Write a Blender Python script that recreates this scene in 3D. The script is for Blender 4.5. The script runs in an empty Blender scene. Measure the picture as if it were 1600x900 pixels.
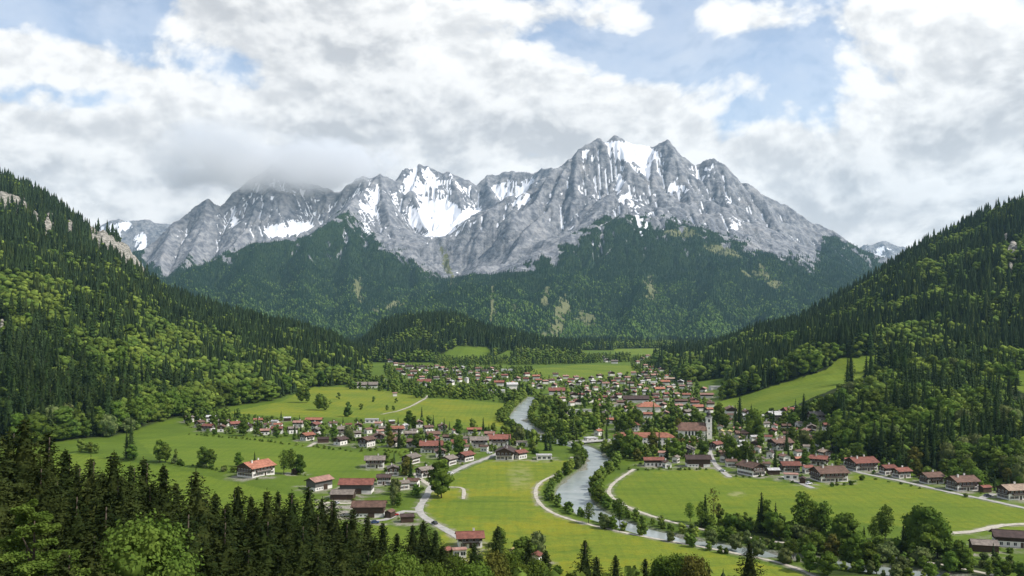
import bpy, math, random
import numpy as np
from mathutils import Vector

random.seed(7)
RNG = np.random.default_rng(11)
SC = bpy.context.scene
COL = SC.collection
F, U0, V0, H = 1400.0, 800.0, 500.0, 100.0     # focal length in photo pixels, principal column, horizon row, eye height
R = math.radians

def lerp(a, b, t): return a + (b - a) * t
def sstep(a, b, x):
    t = np.clip((x - a) / (b - a), 0, 1)
    return t * t * (3 - 2 * t)

# ---------------------------------------------------------------- noise
def _hash(ix, iy, seed):
    h = (ix.astype(np.int64) * 374761393 + iy.astype(np.int64) * 668265263 + seed * 974634777) & 0xFFFFFFFF
    h = ((h ^ (h >> 13)) * 1274126177) & 0xFFFFFFFF
    h = ((h ^ (h >> 16)) * 2246822519) & 0xFFFFFFFF
    return (h ^ (h >> 15)) & 0xFFFFFFFF

def gnoise(x, y, seed=0):
    x = np.asarray(x, dtype=np.float64); y = np.asarray(y, dtype=np.float64)
    x0 = np.floor(x); y0 = np.floor(y)
    fx, fy = x - x0, y - y0
    ux = fx * fx * fx * (fx * (fx * 6 - 15) + 10)
    uy = fy * fy * fy * (fy * (fy * 6 - 15) + 10)
    def g(ix, iy, dx, dy):
        a = _hash(ix, iy, seed).astype(np.float64) * (2 * math.pi / 4294967296.0)
        return np.cos(a) * dx + np.sin(a) * dy
    n00 = g(x0, y0, fx, fy); n10 = g(x0 + 1, y0, fx - 1, fy)
    n01 = g(x0, y0 + 1, fx, fy - 1); n11 = g(x0 + 1, y0 + 1, fx - 1, fy - 1)
    return lerp(lerp(n00, n10, ux), lerp(n01, n11, ux), uy) * 1.5

def fbm(x, y, octv=5, seed=0, gain=0.5, lac=2.03):
    s, a, f = 0.0, 1.0, 1.0
    for i in range(octv):
        s = s + a * gnoise(x * f, y * f, seed + i * 17)
        a *= gain; f *= lac
    return s

def ridged(x, y, octv=5, seed=0, gain=0.5, lac=2.1):
    s, a, f, w = 0.0, 0.5, 1.0, 1.0
    for i in range(octv):
        n = (1 - np.abs(gnoise(x * f, y * f, seed + i * 31))) ** 2
        s = s + a * n * w
        w = np.clip(n * 1.6, 0, 1)
        a *= gain; f *= lac
    return s

def in_poly(px, py, poly):
    px = np.asarray(px); py = np.asarray(py)
    inside = np.zeros(px.shape, bool)
    n = len(poly)
    for i in range(n):
        x1, y1 = poly[i]; x2, y2 = poly[(i + 1) % n]
        if y1 == y2: continue
        c = ((y1 > py) != (y2 > py)) & (px < (x2 - x1) * (py - y1) / (y2 - y1) + x1)
        inside ^= c
    return inside

def seg_dist(x, y, pts, closed=False):
    d = np.full(np.shape(x), 1e9)
    n = len(pts)
    for i in range(n if closed else n - 1):
        ax, ay = pts[i]; bx, by = pts[(i + 1) % n]
        dx, dy = bx - ax, by - ay
        L = dx * dx + dy * dy + 1e-9
        t = np.clip(((x - ax) * dx + (y - ay) * dy) / L, 0, 1)
        d = np.minimum(d, np.hypot(x - ax - t * dx, y - ay - t * dy))
    return d

def blur(a, sig, axis):
    r = int(3 * sig) + 1
    k = np.exp(-0.5 * (np.arange(-r, r + 1) / sig) ** 2); k /= k.sum()
    pad = [(0, 0)] * a.ndim; pad[axis] = (r, r)
    b = np.pad(a, pad, mode='edge')
    out = np.zeros_like(a)
    n = a.shape[axis]
    for i, w in enumerate(k):
        sl = [slice(None)] * a.ndim; sl[axis] = slice(i, i + n)
        out += w * b[tuple(sl)]
    return out

# ---------------------------------------------------------------- meshes
def make_mesh(name, V, F4=None, F3=None, mats=(), midx=None, smooth=False, attrs=None):
    V = np.asarray(V, dtype=np.float32)
    F4 = np.zeros((0, 4), np.int32) if F4 is None or len(F4) == 0 else np.asarray(F4, np.int32)
    F3 = np.zeros((0, 3), np.int32) if F3 is None or len(F3) == 0 else np.asarray(F3, np.int32)
    me = bpy.data.meshes.new(name)
    me.vertices.add(len(V)); me.vertices.foreach_set('co', V.ravel())
    loops = np.concatenate([F4.ravel(), F3.ravel()])
    tot = np.concatenate([np.full(len(F4), 4, np.int32), np.full(len(F3), 3, np.int32)])
    start = np.concatenate([[0], np.cumsum(tot)[:-1]]).astype(np.int32) if len(tot) else tot
    me.loops.add(len(loops)); me.loops.foreach_set('vertex_index', loops.astype(np.int32))
    me.polygons.add(len(tot))
    me.polygons.foreach_set('loop_start', start)
    for m in mats: me.materials.append(m)
    if midx is not None: me.polygons.foreach_set('material_index', np.asarray(midx, np.int32))
    if smooth: me.polygons.foreach_set('use_smooth', np.ones(len(tot), bool))
    me.update(calc_edges=True)
    for k, a in (attrs or {}).items():
        a = np.asarray(a, np.float32)
        if a.ndim == 1:
            at = me.attributes.new(k, 'FLOAT', 'POINT'); at.data.foreach_set('value', a)
        else:
            at = me.attributes.new(k, 'FLOAT_COLOR', 'POINT'); at.data.foreach_set('color', a.ravel())
    return me

def link(name, me, parent=None, loc=None, rot=0.0):
    o = bpy.data.objects.new(name, me); COL.objects.link(o)
    if parent is not None: o.parent = parent
    if loc is not None: o.location = loc
    if rot: o.rotation_euler = (0, 0, rot)
    return o

def tag(o, label=None, cat=None, group=None, kind=None):
    if label: o['label'] = label
    if cat: o['category'] = cat
    if group: o['group'] = group
    if kind: o['kind'] = kind
    return o

class MB:
    """collects simple shapes into one mesh; every face carries a material slot number"""
    def __init__(s): s.v = []; s.f = []; s.m = []
    def poly(s, pts, m=0):
        b = len(s.v); s.v += [tuple(p) for p in pts]; s.f.append(tuple(range(b, b + len(pts)))); s.m.append(m)
    def faces(s, pts, fs, m=0):
        b = len(s.v); s.v += [tuple(p) for p in pts]
        for f in fs: s.f.append(tuple(b + i for i in f)); s.m.append(m)
    def box(s, x0, x1, y0, y1, z0, z1, m=0):
        p = [(x0, y0, z0), (x1, y0, z0), (x1, y1, z0), (x0, y1, z0), (x0, y0, z1), (x1, y0, z1), (x1, y1, z1), (x0, y1, z1)]
        s.faces(p, [(0, 3, 2, 1), (4, 5, 6, 7), (0, 1, 5, 4), (1, 2, 6, 5), (2, 3, 7, 6), (3, 0, 4, 7)], m)
    def tube(s, pts, rad, n=8, m=0, cap=True):
        rings = []
        for i, p in enumerate(pts):
            p = Vector(p)
            a = Vector(pts[max(i - 1, 0)]); b = Vector(pts[min(i + 1, len(pts) - 1)])
            t = (b - a).normalized()
            q = Vector((1, 0, 0)) if abs(t.z) > 0.7 else Vector((0, 0, 1))
            e1 = t.cross(q).normalized(); e2 = t.cross(e1)
            rings.append([p + rad[i] * (math.cos(2 * math.pi * k / n) * e1 + math.sin(2 * math.pi * k / n) * e2) for k in range(n)])
        pp = [v for r in rings for v in r]
        fs = []
        for i in range(len(rings) - 1):
            for k in range(n):
                fs.append((i * n + k, i * n + (k + 1) % n, (i + 1) * n + (k + 1) % n, (i + 1) * n + k))
        if cap:
            fs.append(tuple(range(n - 1, -1, -1))); fs.append(tuple((len(rings) - 1) * n + k for k in range(n)))
        s.faces(pp, fs, m)
    def lathe(s, prof, n=12, m=0, cx=0, cy=0):
        pp = [(cx + r * math.cos(2 * math.pi * k / n), cy + r * math.sin(2 * math.pi * k / n), z) for r, z in prof for k in range(n)]
        fs = []
        for i in range(len(prof) - 1):
            for k in range(n):
                fs.append((i * n + k, i * n + (k + 1) % n, (i + 1) * n + (k + 1) % n, (i + 1) * n + k))
        s.faces(pp, fs, m)
    def mesh(s, name, mats, smooth=False):
        me = bpy.data.meshes.new(name)
        me.from_pydata(s.v, [], s.f)
        for mt in mats: me.materials.append(mt)
        me.polygons.foreach_set('material_index', np.array(s.m, np.int32))
        if smooth: me.polygons.foreach_set('use_smooth', np.ones(len(s.f), bool))
        me.update()
        return me
# ---------------------------------------------------------------- valley and hills as one height function
def g_of(px, py, z=0.0):
    """the point of level z that the photo shows at column px, row py"""
    y = F * (H - z) / (py - V0)
    return ((px - U0) / F * y, y)

UG = np.arange(-500, 2101, 4.0)
YG = np.concatenate([np.arange(20, 1200, 5.0), np.arange(1200, 4300, 12.0)])

def sil(u, pts, cols): return np.interp(u, [p[0] for p in pts], [p[cols] for p in pts])

def build_table():
    U, Y = np.meshgrid(UG, YG, indexing='ij')
    Z = np.zeros_like(U)
    # left wooded hill: column, row of its skyline, distance of the ridge, distance of the foot
    LH = [(-500, 150, 2300, 560), (-200, 215, 2450, 600), (0, 270, 2400, 690), (60, 292, 2350, 700), (120, 335, 2300, 735), (180, 354, 2250, 760),
          (210, 387, 2200, 800), (240, 427, 2170, 850), (260, 447, 2150, 880), (300, 464, 2120, 930), (355, 480, 2080, 1010), (420, 492, 2050, 1080),
          (480, 506, 2000, 1270), (520, 522, 1950, 1330), (560, 548, 1850, 1380), (600, 575, 1700, 1430), (640, 596, 1620, 1520)]
    a = np.array(LH, float)
    u = UG
    rowp = np.interp(u, a[:, 0], a[:, 1]); rd = np.interp(u, a[:, 0], a[:, 2]); fd = np.interp(u, a[:, 0], a[:, 3])
    zr = H + rd * (V0 - rowp) / F - 27
    zr = np.where(u > 640, 0, np.maximum(zr, 0))
    t = (Y - fd[:, None]) / (rd - fd)[:, None]
    prof = np.where(t < 1, np.clip(t, 0, 1) ** 1.12, np.clip(1 - (t - 1) * 0.8, 0, 1))
    Z = np.maximum(Z, zr[:, None] * prof)
    # right wooded hill: (column, [(distance, height) ...])
    RH = [(1015, [(1850, 0), (4000, 0)]),
          (1050, [(1700, 0), (2000, 6), (2600, 0)]),
          (1100, [(1300, 0), (1650, 8), (1950, 16), (2800, 0)]),
          (1150, [(1050, 0), (1350, 14), (2000, 40), (3000, 0)]),
          (1200, [(860, 0), (1050, 14), (1250, 32), (1500, 48), (2030, 70), (3200, 0)]),
          (1250, [(780, 0), (1000, 22), (1220, 40), (1500, 60), (2050, 96), (3200, 0)]),
          (1320, [(660, 0), (840, 24), (1000, 30), (1220, 45), (1450, 75), (2050, 153), (3400, 0)]),
          (1380, [(625, 0), (820, 27), (960, 30), (1200, 55), (2030, 216), (3400, 0)]),
          (1430, [(600, 0), (800, 28), (960, 30), (1180, 60), (2000, 260), (3400, 20)]),
          (1500, [(575, 0), (790, 28), (960, 30), (1160, 60), (1960, 302), (3400, 40)]),
          (1560, [(555, 0), (780, 26), (1000, 30), (1150, 60), (1930, 331), (3400, 50)]),
          (1600, [(545, 0), (780, 24), (1000, 30), (1150, 60), (1900, 340), (3400, 60)]),
          (1850, [(480, 0), (760, 26), (1000, 40), (1800, 400), (3400, 60)]),
          (2100, [(440, 0), (760, 26), (1000, 50), (1800, 420), (3400, 60)])]
    tab = np.array([np.interp(YG, [p[0] for p in k], [p[1] for p in k]) for _, k in RH])
    uk = np.array([k for k, _ in RH], float)
    idx = np.clip(np.searchsorted(uk, u) - 1, 0, len(uk) - 2)
    w = np.clip((u - uk[idx]) / (uk[idx + 1] - uk[idx]), 0, 1)
    rh = tab[idx] * (1 - w)[:, None] + tab[idx + 1] * w[:, None]
    rh = rh - 9 * sstep(40, 110, rh)
    rh = np.where((u < 1015)[:, None], 0, rh)
    Z = np.maximum(Z, rh)
    # the small wooded hill across the valley
    H3 = [(545, 556), (565, 535), (585, 512), (605, 499), (650, 488), (700, 488), (735, 497), (765, 507), (800, 516), (850, 529), (900, 536), (922, 550), (940, 575)]
    z3 = H + 2700 * (V0 - np.interp(u, [p[0] for p in H3], [p[1] for p in H3])) / F - 27
    z3 = np.where((u < 540) | (u > 940), 0, np.maximum(z3, 0))
    pr = np.where(Y < 2700, sstep(2080, 2700, Y) ** 0.8, 1 - sstep(2700, 3300, Y))
    Z = np.maximum(Z, z3[:, None] * pr)
    # the slope the viewpoint stands on
    foot = np.interp(u, [-500, 0, 400, 650, 800, 1000, 1200, 1400, 1700, 2100], [470, 430, 400, 370, 345, 335, 322, 300, 285, 270])
    amp = np.interp(u, [-500, 0, 150, 350, 2100], [105, 97, 90, 82, 80])
    Z = np.maximum(Z, amp[:, None] * np.clip(1 - Y / foot[:, None], 0, 1) ** 1.4)
    Z = blur(Z, 2.2, 0); Z = blur(Z, 2.0, 1)
    return Z
ZT = build_table()

BANKS = [(618, 826, 836), (624, 822, 836), (630, 812, 832), (640, 803, 828), (650, 796, 822), (656, 794, 824), (662, 798, 830), (668, 806, 838), (674, 816, 846),
         (680, 826, 853), (685, 840, 868), (689, 856, 889), (693, 878, 914), (698, 898, 928), (705, 911, 940), (713, 917, 949), (722, 917, 955), (730, 911, 953),
         (738, 899, 939), (746, 886, 930), (754, 877, 924), (764, 869, 919), (774, 868, 921), (784, 873, 927), (794, 886, 938), (804, 906, 957), (812, 930, 978),
         (820, 956, 1000), (828, 983, 1028), (836, 1012, 1068), (844, 1048, 1110), (852, 1090, 1155), (860, 1142, 1210), (868, 1192, 1262), (876, 1248, 1328),
         (884, 1304, 1396), (892, 1356, 1460), (900, 1408, 1530), (912, 1480, 1610), (930, 1580, 1720), (960, 1750, 1920)]
def _smooth_banks():
    b = np.array(BANKS, float)
    L = np.array([g_of(l, p) for p, l, r in b]); Rr = np.array([g_of(r, p) for p, l, r in b])
    def dens(P):
        s = np.concatenate([[0], np.cumsum(np.hypot(*np.diff(P, axis=0).T))])
        t = np.linspace(0, 1, 150)
        k = np.interp(t, np.linspace(0, 1, len(P)), np.arange(len(P)))
        q = np.stack([np.interp(k, np.arange(len(P)), P[:, i]) for i in (0, 1)], 1)
        return blur(q, 2.0, 0)
    return dens(L), dens(Rr)
BL, BR = _smooth_banks()
RIVER = [tuple(p) for p in BL] + [tuple(p) for p in BR[::-1]]
RIVER_S = [tuple(p) for p in BL[::2]] + [tuple(p) for p in BR[::-2]]
RX0, RX1 = min(p[0] for p in RIVER) - 30, max(p[0] for p in RIVER) + 30
RY0, RY1 = min(p[1] for p in RIVER) - 30, max(p[1] for p in RIVER) + 30

def river_sd(x, y):
    """distance to the river's edge, negative over the water"""
    x = np.asarray(x, float); y = np.asarray(y, float)
    d = np.full(x.shape, 999.0)
    m = (x > RX0) & (x < RX1) & (y > RY0) & (y < RY1)
    if m.any():
        xs, ys = x[m], y[m]
        dd = seg_dist(xs, ys, RIVER_S, True)
        d[m] = np.where(in_poly(xs, ys, RIVER_S), -dd, dd)
    return d

def river_bars(x, y):
    """gravel banked up along some of the water's edge"""
    return 9.0 * np.clip(fbm(np.asarray(x) / 34, np.asarray(y) / 34, 2, 37) - 0.12, 0, 0.8)

def base_z(x, y):
    x = np.asarray(x, float); y = np.asarray(y, float)
    u = U0 + F * x / np.maximum(y, 1.0)
    fu = np.clip((u - UG[0]) / 4.0, 0, len(UG) - 1.001)
    fy = np.interp(y, YG, np.arange(len(YG)))
    fy = np.clip(fy, 0, len(YG) - 1.001)
    i = fu.astype(int); j = fy.astype(int); a = fu - i; b = fy - j
    return (ZT[i, j] * (1 - a) * (1 - b) + ZT[i + 1, j] * a * (1 - b) + ZT[i, j + 1] * (1 - a) * b + ZT[i + 1, j + 1] * a * b)

def ground_z(x, y, river=True):
    x = np.asarray(x, float); y = np.asarray(y, float)
    z = base_z(x, y)
    rough = np.clip(z / 40, 0, 1)
    z = z + rough * (fbm(x / 140, y / 140, 4, 5) * 11 + fbm(x / 420, y / 420, 2, 9) * 14 * np.clip(z / 120, 0, 1))
    # a low swell across the nearer left meadows
    u = U0 + F * x / np.maximum(y, 1.0)
    z = z + 3.2 * np.exp(-((y - (690 - 0.42 * (u - 100))) / 45) ** 2) * sstep(40, 130, u) * (1 - sstep(400, 500, u))
    z = z + 0.25 * fbm(x / 60, y / 60, 2, 3) * (y < 1500)
    if river:
        d = river_sd(x, y) + river_bars(x, y)
        z = z - 2.6 * (1 - sstep(-4.0, 3.0, d))
    return z

def to_px(x, y, z): return U0 + F * x / y, V0 - F * (z - H) / y

_YM = np.exp(np.linspace(math.log(325.0), math.log(4200.0), 900))
def place(px, py):
    """the first ground point the photo shows at px, py"""
    x = (px - U0) / F * _YM
    z = ground_z(x, _YM, False)
    row = V0 - F * (z - H) / _YM
    k = int(np.argmax(row <= py)) if (row <= py).any() else len(_YM) - 1
    if k == 0: y = _YM[0]
    else:
        a = (row[k - 1] - py) / max(row[k - 1] - row[k], 1e-6)
        y = _YM[k - 1] + (_YM[k] - _YM[k - 1]) * min(max(a, 0), 1)
    x = (px - U0) / F * y
    return float(x), float(y), float(ground_z(np.array([x]), np.array([y]), False)[0])
# ---------------------------------------------------------------- the massif
DX = 13.0
MX = np.arange(-6200, 6300, DX); MY = np.arange(3050, 10600, DX)

def w3(px, py, d): return ((px - U0) / F * d, d, H + (V0 - py) / F * d)

# ridges: (column, row, distance) points, first drop per metre, length of the steep part, later drop per metre
MR = [
    # main skyline
    ([(800, 345, 6900), (830, 312, 7150), (853, 274, 7400), (890, 249, 7550), (903, 232, 7600), (925, 226, 7650), (938, 218, 7700), (946, 227, 7720), (960, 212, 7750),
      (980, 221, 7800), (1008, 223, 7820), (1024, 226, 7800), (1043, 217, 7750), (1063, 238, 7700), (1085, 254, 7750), (1096, 252, 7750), (1116, 242, 7700), (1131, 247, 7650),
      (1137, 263, 7650), (1159, 288, 7600), (1194, 307, 7500), (1220, 340, 7450), (1247, 350, 7500), (1264, 352, 7600), (1286, 358, 7700), (1308, 377, 7750), (1330, 390, 7750),
      (1365, 404, 7700), (1420, 440, 7600), (1500, 470, 7500)], 1.25, 520, 0.86),
    # its spurs towards the valley
    ([(890, 249, 7550), (862, 300, 7200), (830, 352, 6850), (788, 398, 6500), (745, 424, 6250), (700, 462, 5900)], 0.95, 260, 0.79),
    ([(903, 232, 7600), (898, 285, 7250), (886, 340, 6950), (868, 384, 6650), (840, 425, 6300)], 1.0, 200, 0.87),
    ([(960, 212, 7750), (985, 262, 7450), (965, 312, 7050), (945, 345, 6750), (925, 392, 6200), (895, 440, 5500), (860, 478, 4900), (840, 505, 4300)], 0.95, 260, 0.5),
    ([(1024, 226, 7800), (1020, 280, 7400), (1012, 325, 7000), (1005, 348, 6750), (1010, 400, 6150), (1000, 450, 5450), (985, 495, 4700), (975, 520, 4000)], 0.9, 240, 0.48),
    ([(1043, 217, 7750), (1075, 285, 7350), (1085, 335, 6900), (1110, 385, 6350), (1120, 430, 5700), (1105, 475, 5000), (1085, 512, 4300)], 0.95, 240, 0.5),
    ([(1116, 242, 7700), (1135, 305, 7300), (1150, 355, 6900), (1185, 405, 6300), (1205, 450, 5700), (1195, 490, 5000)], 1.0, 240, 0.52),
    ([(1194, 307, 7500), (1225, 362, 7150), (1262, 402, 6800), (1300, 430, 6500), (1330, 455, 6100), (1345, 480, 5600)], 0.95, 200, 0.72),
    ([(1264, 352, 7600), (1290, 385, 7300), (1330, 415, 6900), (1380, 440, 6600)], 0.9, 180, 0.72),
    # low wooded front ridge that closes the side valley
    ([(945, 345, 6750), (905, 392, 6250), (870, 416, 5900), (800, 434, 5500), (700, 454, 5150), (640, 472, 4950), (595, 490, 4800), (540, 506, 4650)], 0.6, 300, 0.42),
    ([(800, 434, 5500), (770, 470, 4800), (740, 505, 4200)], 0.5, 200, 0.42),
    ([(870, 416, 5900), (850, 452, 5300), (800, 490, 4600), (770, 515, 4100)], 0.5, 200, 0.42),
    # left massif skyline
    ([(190, 398, 7500), (217, 385, 7700), (272, 343, 7900), (290, 341, 8000), (305, 327, 8050), (325, 309, 8100), (344, 315, 8200), (362, 300, 8300), (392, 278, 8400), (423, 253, 8500),
      (462, 264, 8550), (500, 285, 8550), (532, 296, 8500), (546, 286, 8450), (567, 270, 8450), (594, 272, 8450), (620, 283, 8500), (631, 263, 8600), (655, 252, 8700),
      (690, 260, 8750), (703, 262, 8750), (734, 273, 8800), (745, 282, 8800), (760, 269, 8850), (804, 266, 8850), (834, 273, 8750), (860, 266, 8600), (900, 262, 8400)], 1.35, 520, 0.9),
    ([(325, 309, 8100), (318, 350, 7800), (300, 385, 7400), (285, 412, 7000), (270, 440, 6500)], 1.0, 200, 0.87),
    ([(272, 343, 7900), (258, 385, 7500), (250, 415, 7100), (240, 450, 6500), (235, 480, 5800)], 0.9, 200, 0.77),
    ([(217, 385, 7700), (215, 420, 7200), (205, 460, 6500)], 0.8, 200, 0.77),
    ([(423, 253, 8500), (405, 310, 8150), (385, 350, 7800), (350, 385, 7400), (330, 408, 7000)], 1.1, 200, 0.92),
    ([(594, 272, 8450), (560, 305, 8000), (538, 330, 7600), (515, 350, 7200), (480, 367, 6900), (400, 385, 6600), (340, 398, 6450), (300, 410, 6350), (255, 432, 6200), (225, 455, 6000)], 0.75, 240, 0.5),
    ([(538, 330, 7600), (548, 372, 7100), (545, 415, 6500), (548, 455, 5900), (552, 492, 5100)], 0.8, 200, 0.5),
    ([(480, 367, 6900), (478, 410, 6300), (470, 450, 5700), (465, 485, 5000)], 0.7, 200, 0.47),
    ([(400, 385, 6600), (392, 425, 6000), (385, 465, 5300), (380, 495, 4600)], 0.7, 200, 0.45),
    ([(300, 410, 6350), (305, 445, 5700), (310, 480, 5000)], 0.7, 200, 0.45),
    ([(594, 272, 8450), (598, 310, 8050), (612, 350, 7650), (635, 390, 7200), (652, 420, 6800), (660, 455, 6200)], 1.0, 220, 0.85),
    ([(567, 270, 8450), (575, 320, 7950), (582, 370, 7400), (592, 420, 6800), (600, 455, 6200)], 1.0, 180, 0.85),
    ([(655, 252, 8700), (645, 290, 8400), (655, 330, 8100), (672, 365, 7800)], 1.2, 180, 0.9),
    ([(703, 262, 8750), (718, 300, 8450), (722, 320, 8250)], 1.2, 160, 0.9),
    ([(760, 269, 8850), (768, 305, 8500), (790, 340, 8100), (800, 360, 7800)], 1.2, 180, 0.9),
]

def build_massif():
    X, Y = np.meshgrid(MX, MY, indexing='ij')
    wx = X + 90 * fbm(X / 700, Y / 700, 3, 41) + 14 * fbm(X / 150, Y / 150, 2, 42)
    wy = Y + 90 * fbm(X / 700, Y / 700, 3, 51) + 14 * fbm(X / 150, Y / 150, 2, 52)
    best = np.full(X.shape, -600.0)
    S = 16.0
    for pts, k1, d1, k2 in MR:
        P = [w3(*p) for p in pts]
        zr = np.full(X.shape, -900.0)
        x0 = min(p[0] for p in P) - 3600; x1 = max(p[0] for p in P) + 3600
        y0 = min(p[1] for p in P) - 3600; y1 = max(p[1] for p in P) + 3600
        i0, i1 = np.searchsorted(MX, [x0, x1]); j0, j1 = np.searchsorted(MY, [y0, y1])
        sx, sy = wx[i0:i1, j0:j1], wy[i0:i1, j0:j1]
        rx, ry = X[i0:i1, j0:j1], Y[i0:i1, j0:j1]
        loc = np.full(sx.shape, -900.0)
        for a, b in zip(P[:-1], P[1:]):
            dx, dy = b[0] - a[0], b[1] - a[1]
            L = dx * dx + dy * dy
            # warped position far from the ridge, true position on it
            t = np.clip(((rx - a[0]) * dx + (ry - a[1]) * dy) / L, 0, 1)
            d0 = np.hypot(rx - a[0] - t * dx, ry - a[1] - t * dy)
            tw = np.clip(((sx - a[0]) * dx + (sy - a[1]) * dy) / L, 0, 1)
            dw = np.hypot(sx - a[0] - tw * dx, sy - a[1] - tw * dy)
            m = sstep(40, 300, d0)
            d = d0 * (1 - m) + dw * m
            zz = a[2] + (b[2] - a[2]) * (t * (1 - m) + tw * m)
            z = zz - k1 * np.minimum(d, d1) - k2 * np.maximum(d - d1, 0)
            loc = np.maximum(loc, z)
        bb = best[i0:i1, j0:j1]
        mx = np.maximum(bb, loc)
        best[i0:i1, j0:j1] = mx + S * np.log(np.exp((bb - mx) / S) + np.exp((loc - mx) / S)) - 0.0
    Z = best
    hi = np.clip((Z - 250) / 900, 0, 1)
    lo = np.clip(Z / 200, 0, 1)
    Z = Z + lo * (46 * fbm(X / 520, Y / 520, 5, 61)) + hi * ((125 * (ridged(X / 700, Y / 700, 3, 71, 0.40) - 0.48) + 30 * (ridged(X / 210, Y / 210, 4, 72) - 0.5)))
    # running water cuts gullies
    Z = np.maximum(Z, -20 + 0.004 * (Y - 3000))
    n = Z.size; sh = Z.shape
    nb = [(-1, -1), (-1, 0), (-1, 1), (0, -1), (0, 1), (1, -1), (1, 0), (1, 1)]
    ids = np.arange(n).reshape(sh)
    Z0 = Z.copy()
    area = None
    for it in range(13):
        Zp = np.pad(Z, 1, mode='edge'); Ip = np.pad(ids, 1, mode='edge')
        bs = np.zeros(sh); rec = ids.copy()
        for dx, dy in nb:
            q = Zp[1 + dx:1 + dx + sh[0], 1 + dy:1 + dy + sh[1]]
            s = (Z - q) / (DX * math.hypot(dx, dy))
            m = s > bs
            bs = np.where(m, s, bs); rec = np.where(m, Ip[1 + dx:1 + dx + sh[0], 1 + dy:1 + dy + sh[1]], rec)
        rec = rec.ravel()
        root = rec == np.arange(n)
        A = np.ones(n); r = rec.copy()
        for k in range(9):
            w = np.where(r == np.arange(n), 0, A)
            A = A + np.bincount(r, weights=w, minlength=n)
            r = r[r]
        area = A.reshape(sh)
        cut = np.minimum(0.62 * np.sqrt(np.minimum(area, 900)) * bs, 5.5)
        cut = cut * np.clip((Z + 10) / 120, 0, 1) * (0.35 + 0.65 * hi)
        Z = Z - cut
        if it % 3 == 2:                      # loose rock slides where it stands too steep
            for ax in (0, 1):
                d = np.diff(Z, axis=ax)
                ex = np.sign(d) * np.maximum(np.abs(d) - 1.75 * DX, 0) * 0.22
                if ax == 0: Z[:-1] += ex; Z[1:] -= ex
                else: Z[:, :-1] += ex; Z[:, 1:] -= ex
    Z = np.maximum(Z, Z0 - 190)
    Z = Z + np.clip((Z - 700) / 500, 0, 1) * 7 * fbm(X / 70, Y / 70, 2, 81)
    return X, Y, Z, area

MXX, MYY, MZ, MAREA = build_massif()

def massif_z(x, y):
    fi = np.clip((np.asarray(x) - MX[0]) / DX, 0, len(MX) - 1.001); fj = np.clip((np.asarray(y) - MY[0]) / DX, 0, len(MY) - 1.001)
    i = fi.astype(int); j = fj.astype(int); a = fi - i; b = fj - j
    return MZ[i, j] * (1 - a) * (1 - b) + MZ[i + 1, j] * a * (1 - b) + MZ[i, j + 1] * (1 - a) * b + MZ[i + 1, j + 1] * a * b

def sample_grid(G, x, y):
    i = np.clip(np.round((np.asarray(x) - MX[0]) / DX).astype(int), 0, len(MX) - 1)
    j = np.clip(np.round((np.asarray(y) - MY[0]) / DX).astype(int), 0, len(MY) - 1)
    return G[i, j]

# snow fields and clearings the photo shows: soft ellipses (column, row, half width, half height, tilt) within a span of distances
SNOW = [(447, 357, 42, 11, -8, 6900, 9000, 1.0), (365, 340, 6, 18, 0, 7300, 9000, .7), (400, 310, 30, 8, 0, 7900, 9000, .4), (700, 345, 62, 30, 10, 7500, 9000, 1.15), (740, 360, 48, 20, 0, 7300, 9000, .9),
        (660, 330, 22, 25, 0, 7800, 9000, .7), (655, 280, 34, 24, 10, 8200, 9000, .8), (700, 285, 40, 18, 0, 8200, 9000, .4), (800, 295, 42, 16, -20, 7900, 9000, .6), (812, 325, 18, 26, 30, 7400, 9000, .9),
        (575, 312, 26, 30, 0, 7700, 8700, .55), (575, 345, 10, 22, 0, 7300, 8700, .6), (672, 395, 12, 20, -30, 6800, 8300, .6),
        (985, 236, 44, 16, 8, 7400, 8200, 1.1), (930, 240, 24, 10, 0, 7200, 8200, .5), (1010, 262, 20, 14, 20, 7200, 8000, .4), (1100, 258, 22, 10, 0, 7300, 8200, .6), (975, 300, 12, 26, -20, 6800, 7700, .7),
        (990, 318, 20, 9, 0, 6700, 7600, .5), (1062, 294, 18, 7, 10, 6900, 7700, .5), (1140, 310, 9, 10, 0, 6900, 7700, .6), (1150, 352, 9, 12, -30, 6600, 7600, .8), (1165, 350, 8, 8, 0, 6600, 7600, .5),
        (1240, 375, 10, 5, 20, 6800, 7600, .5), (892, 365, 4, 18, 10, 6300, 7400, .7), (1000, 352, 4, 24, -15, 6200, 7400, .8), (1012, 345, 3, 20, 20, 6200, 7400, .6), (898, 415, 3, 12, 10, 5800, 7000, .9),
        (930, 372, 3, 22, 25, 6000, 7200, .6), (545, 400, 3, 10, 0, 6300, 7600, .6), (655, 425, 4, 16, -20, 6400, 7800, .6), (715, 410, 3, 22, 5, 6300, 7800, .8), (245, 400, 3, 18, 30, 6800, 8000, .6), (295, 395, 3, 16, 20, 6800, 8000, .6)]
CLEAR = [(1067, 364, 20, 5, 0, 5800, 7400), (1130, 393, 30, 4, 14, 5200, 7000), (1188, 428, 12, 7, 25, 4900, 6800), (1210, 445, 10, 4, 25, 4900, 6800), (876, 492, 11, 24, 12, 3300, 5600), (870, 520, 12, 8, 0, 3300, 5200),
         (912, 500, 10, 10, 40, 3300, 5600), (853, 470, 4, 16, 0, 3300, 5600), (805, 480, 5, 5, 0, 3300, 5600), (769, 470, 2.6, 38, 1, 3300, 5600), (1018, 455, 6, 16, -20, 3600, 6400),
         (560, 455, 6, 16, -10, 4500, 6600), (610, 478, 24, 4, -18, 4200, 6200), (700, 420, 4, 30, -20, 5400, 7600)]

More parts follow.
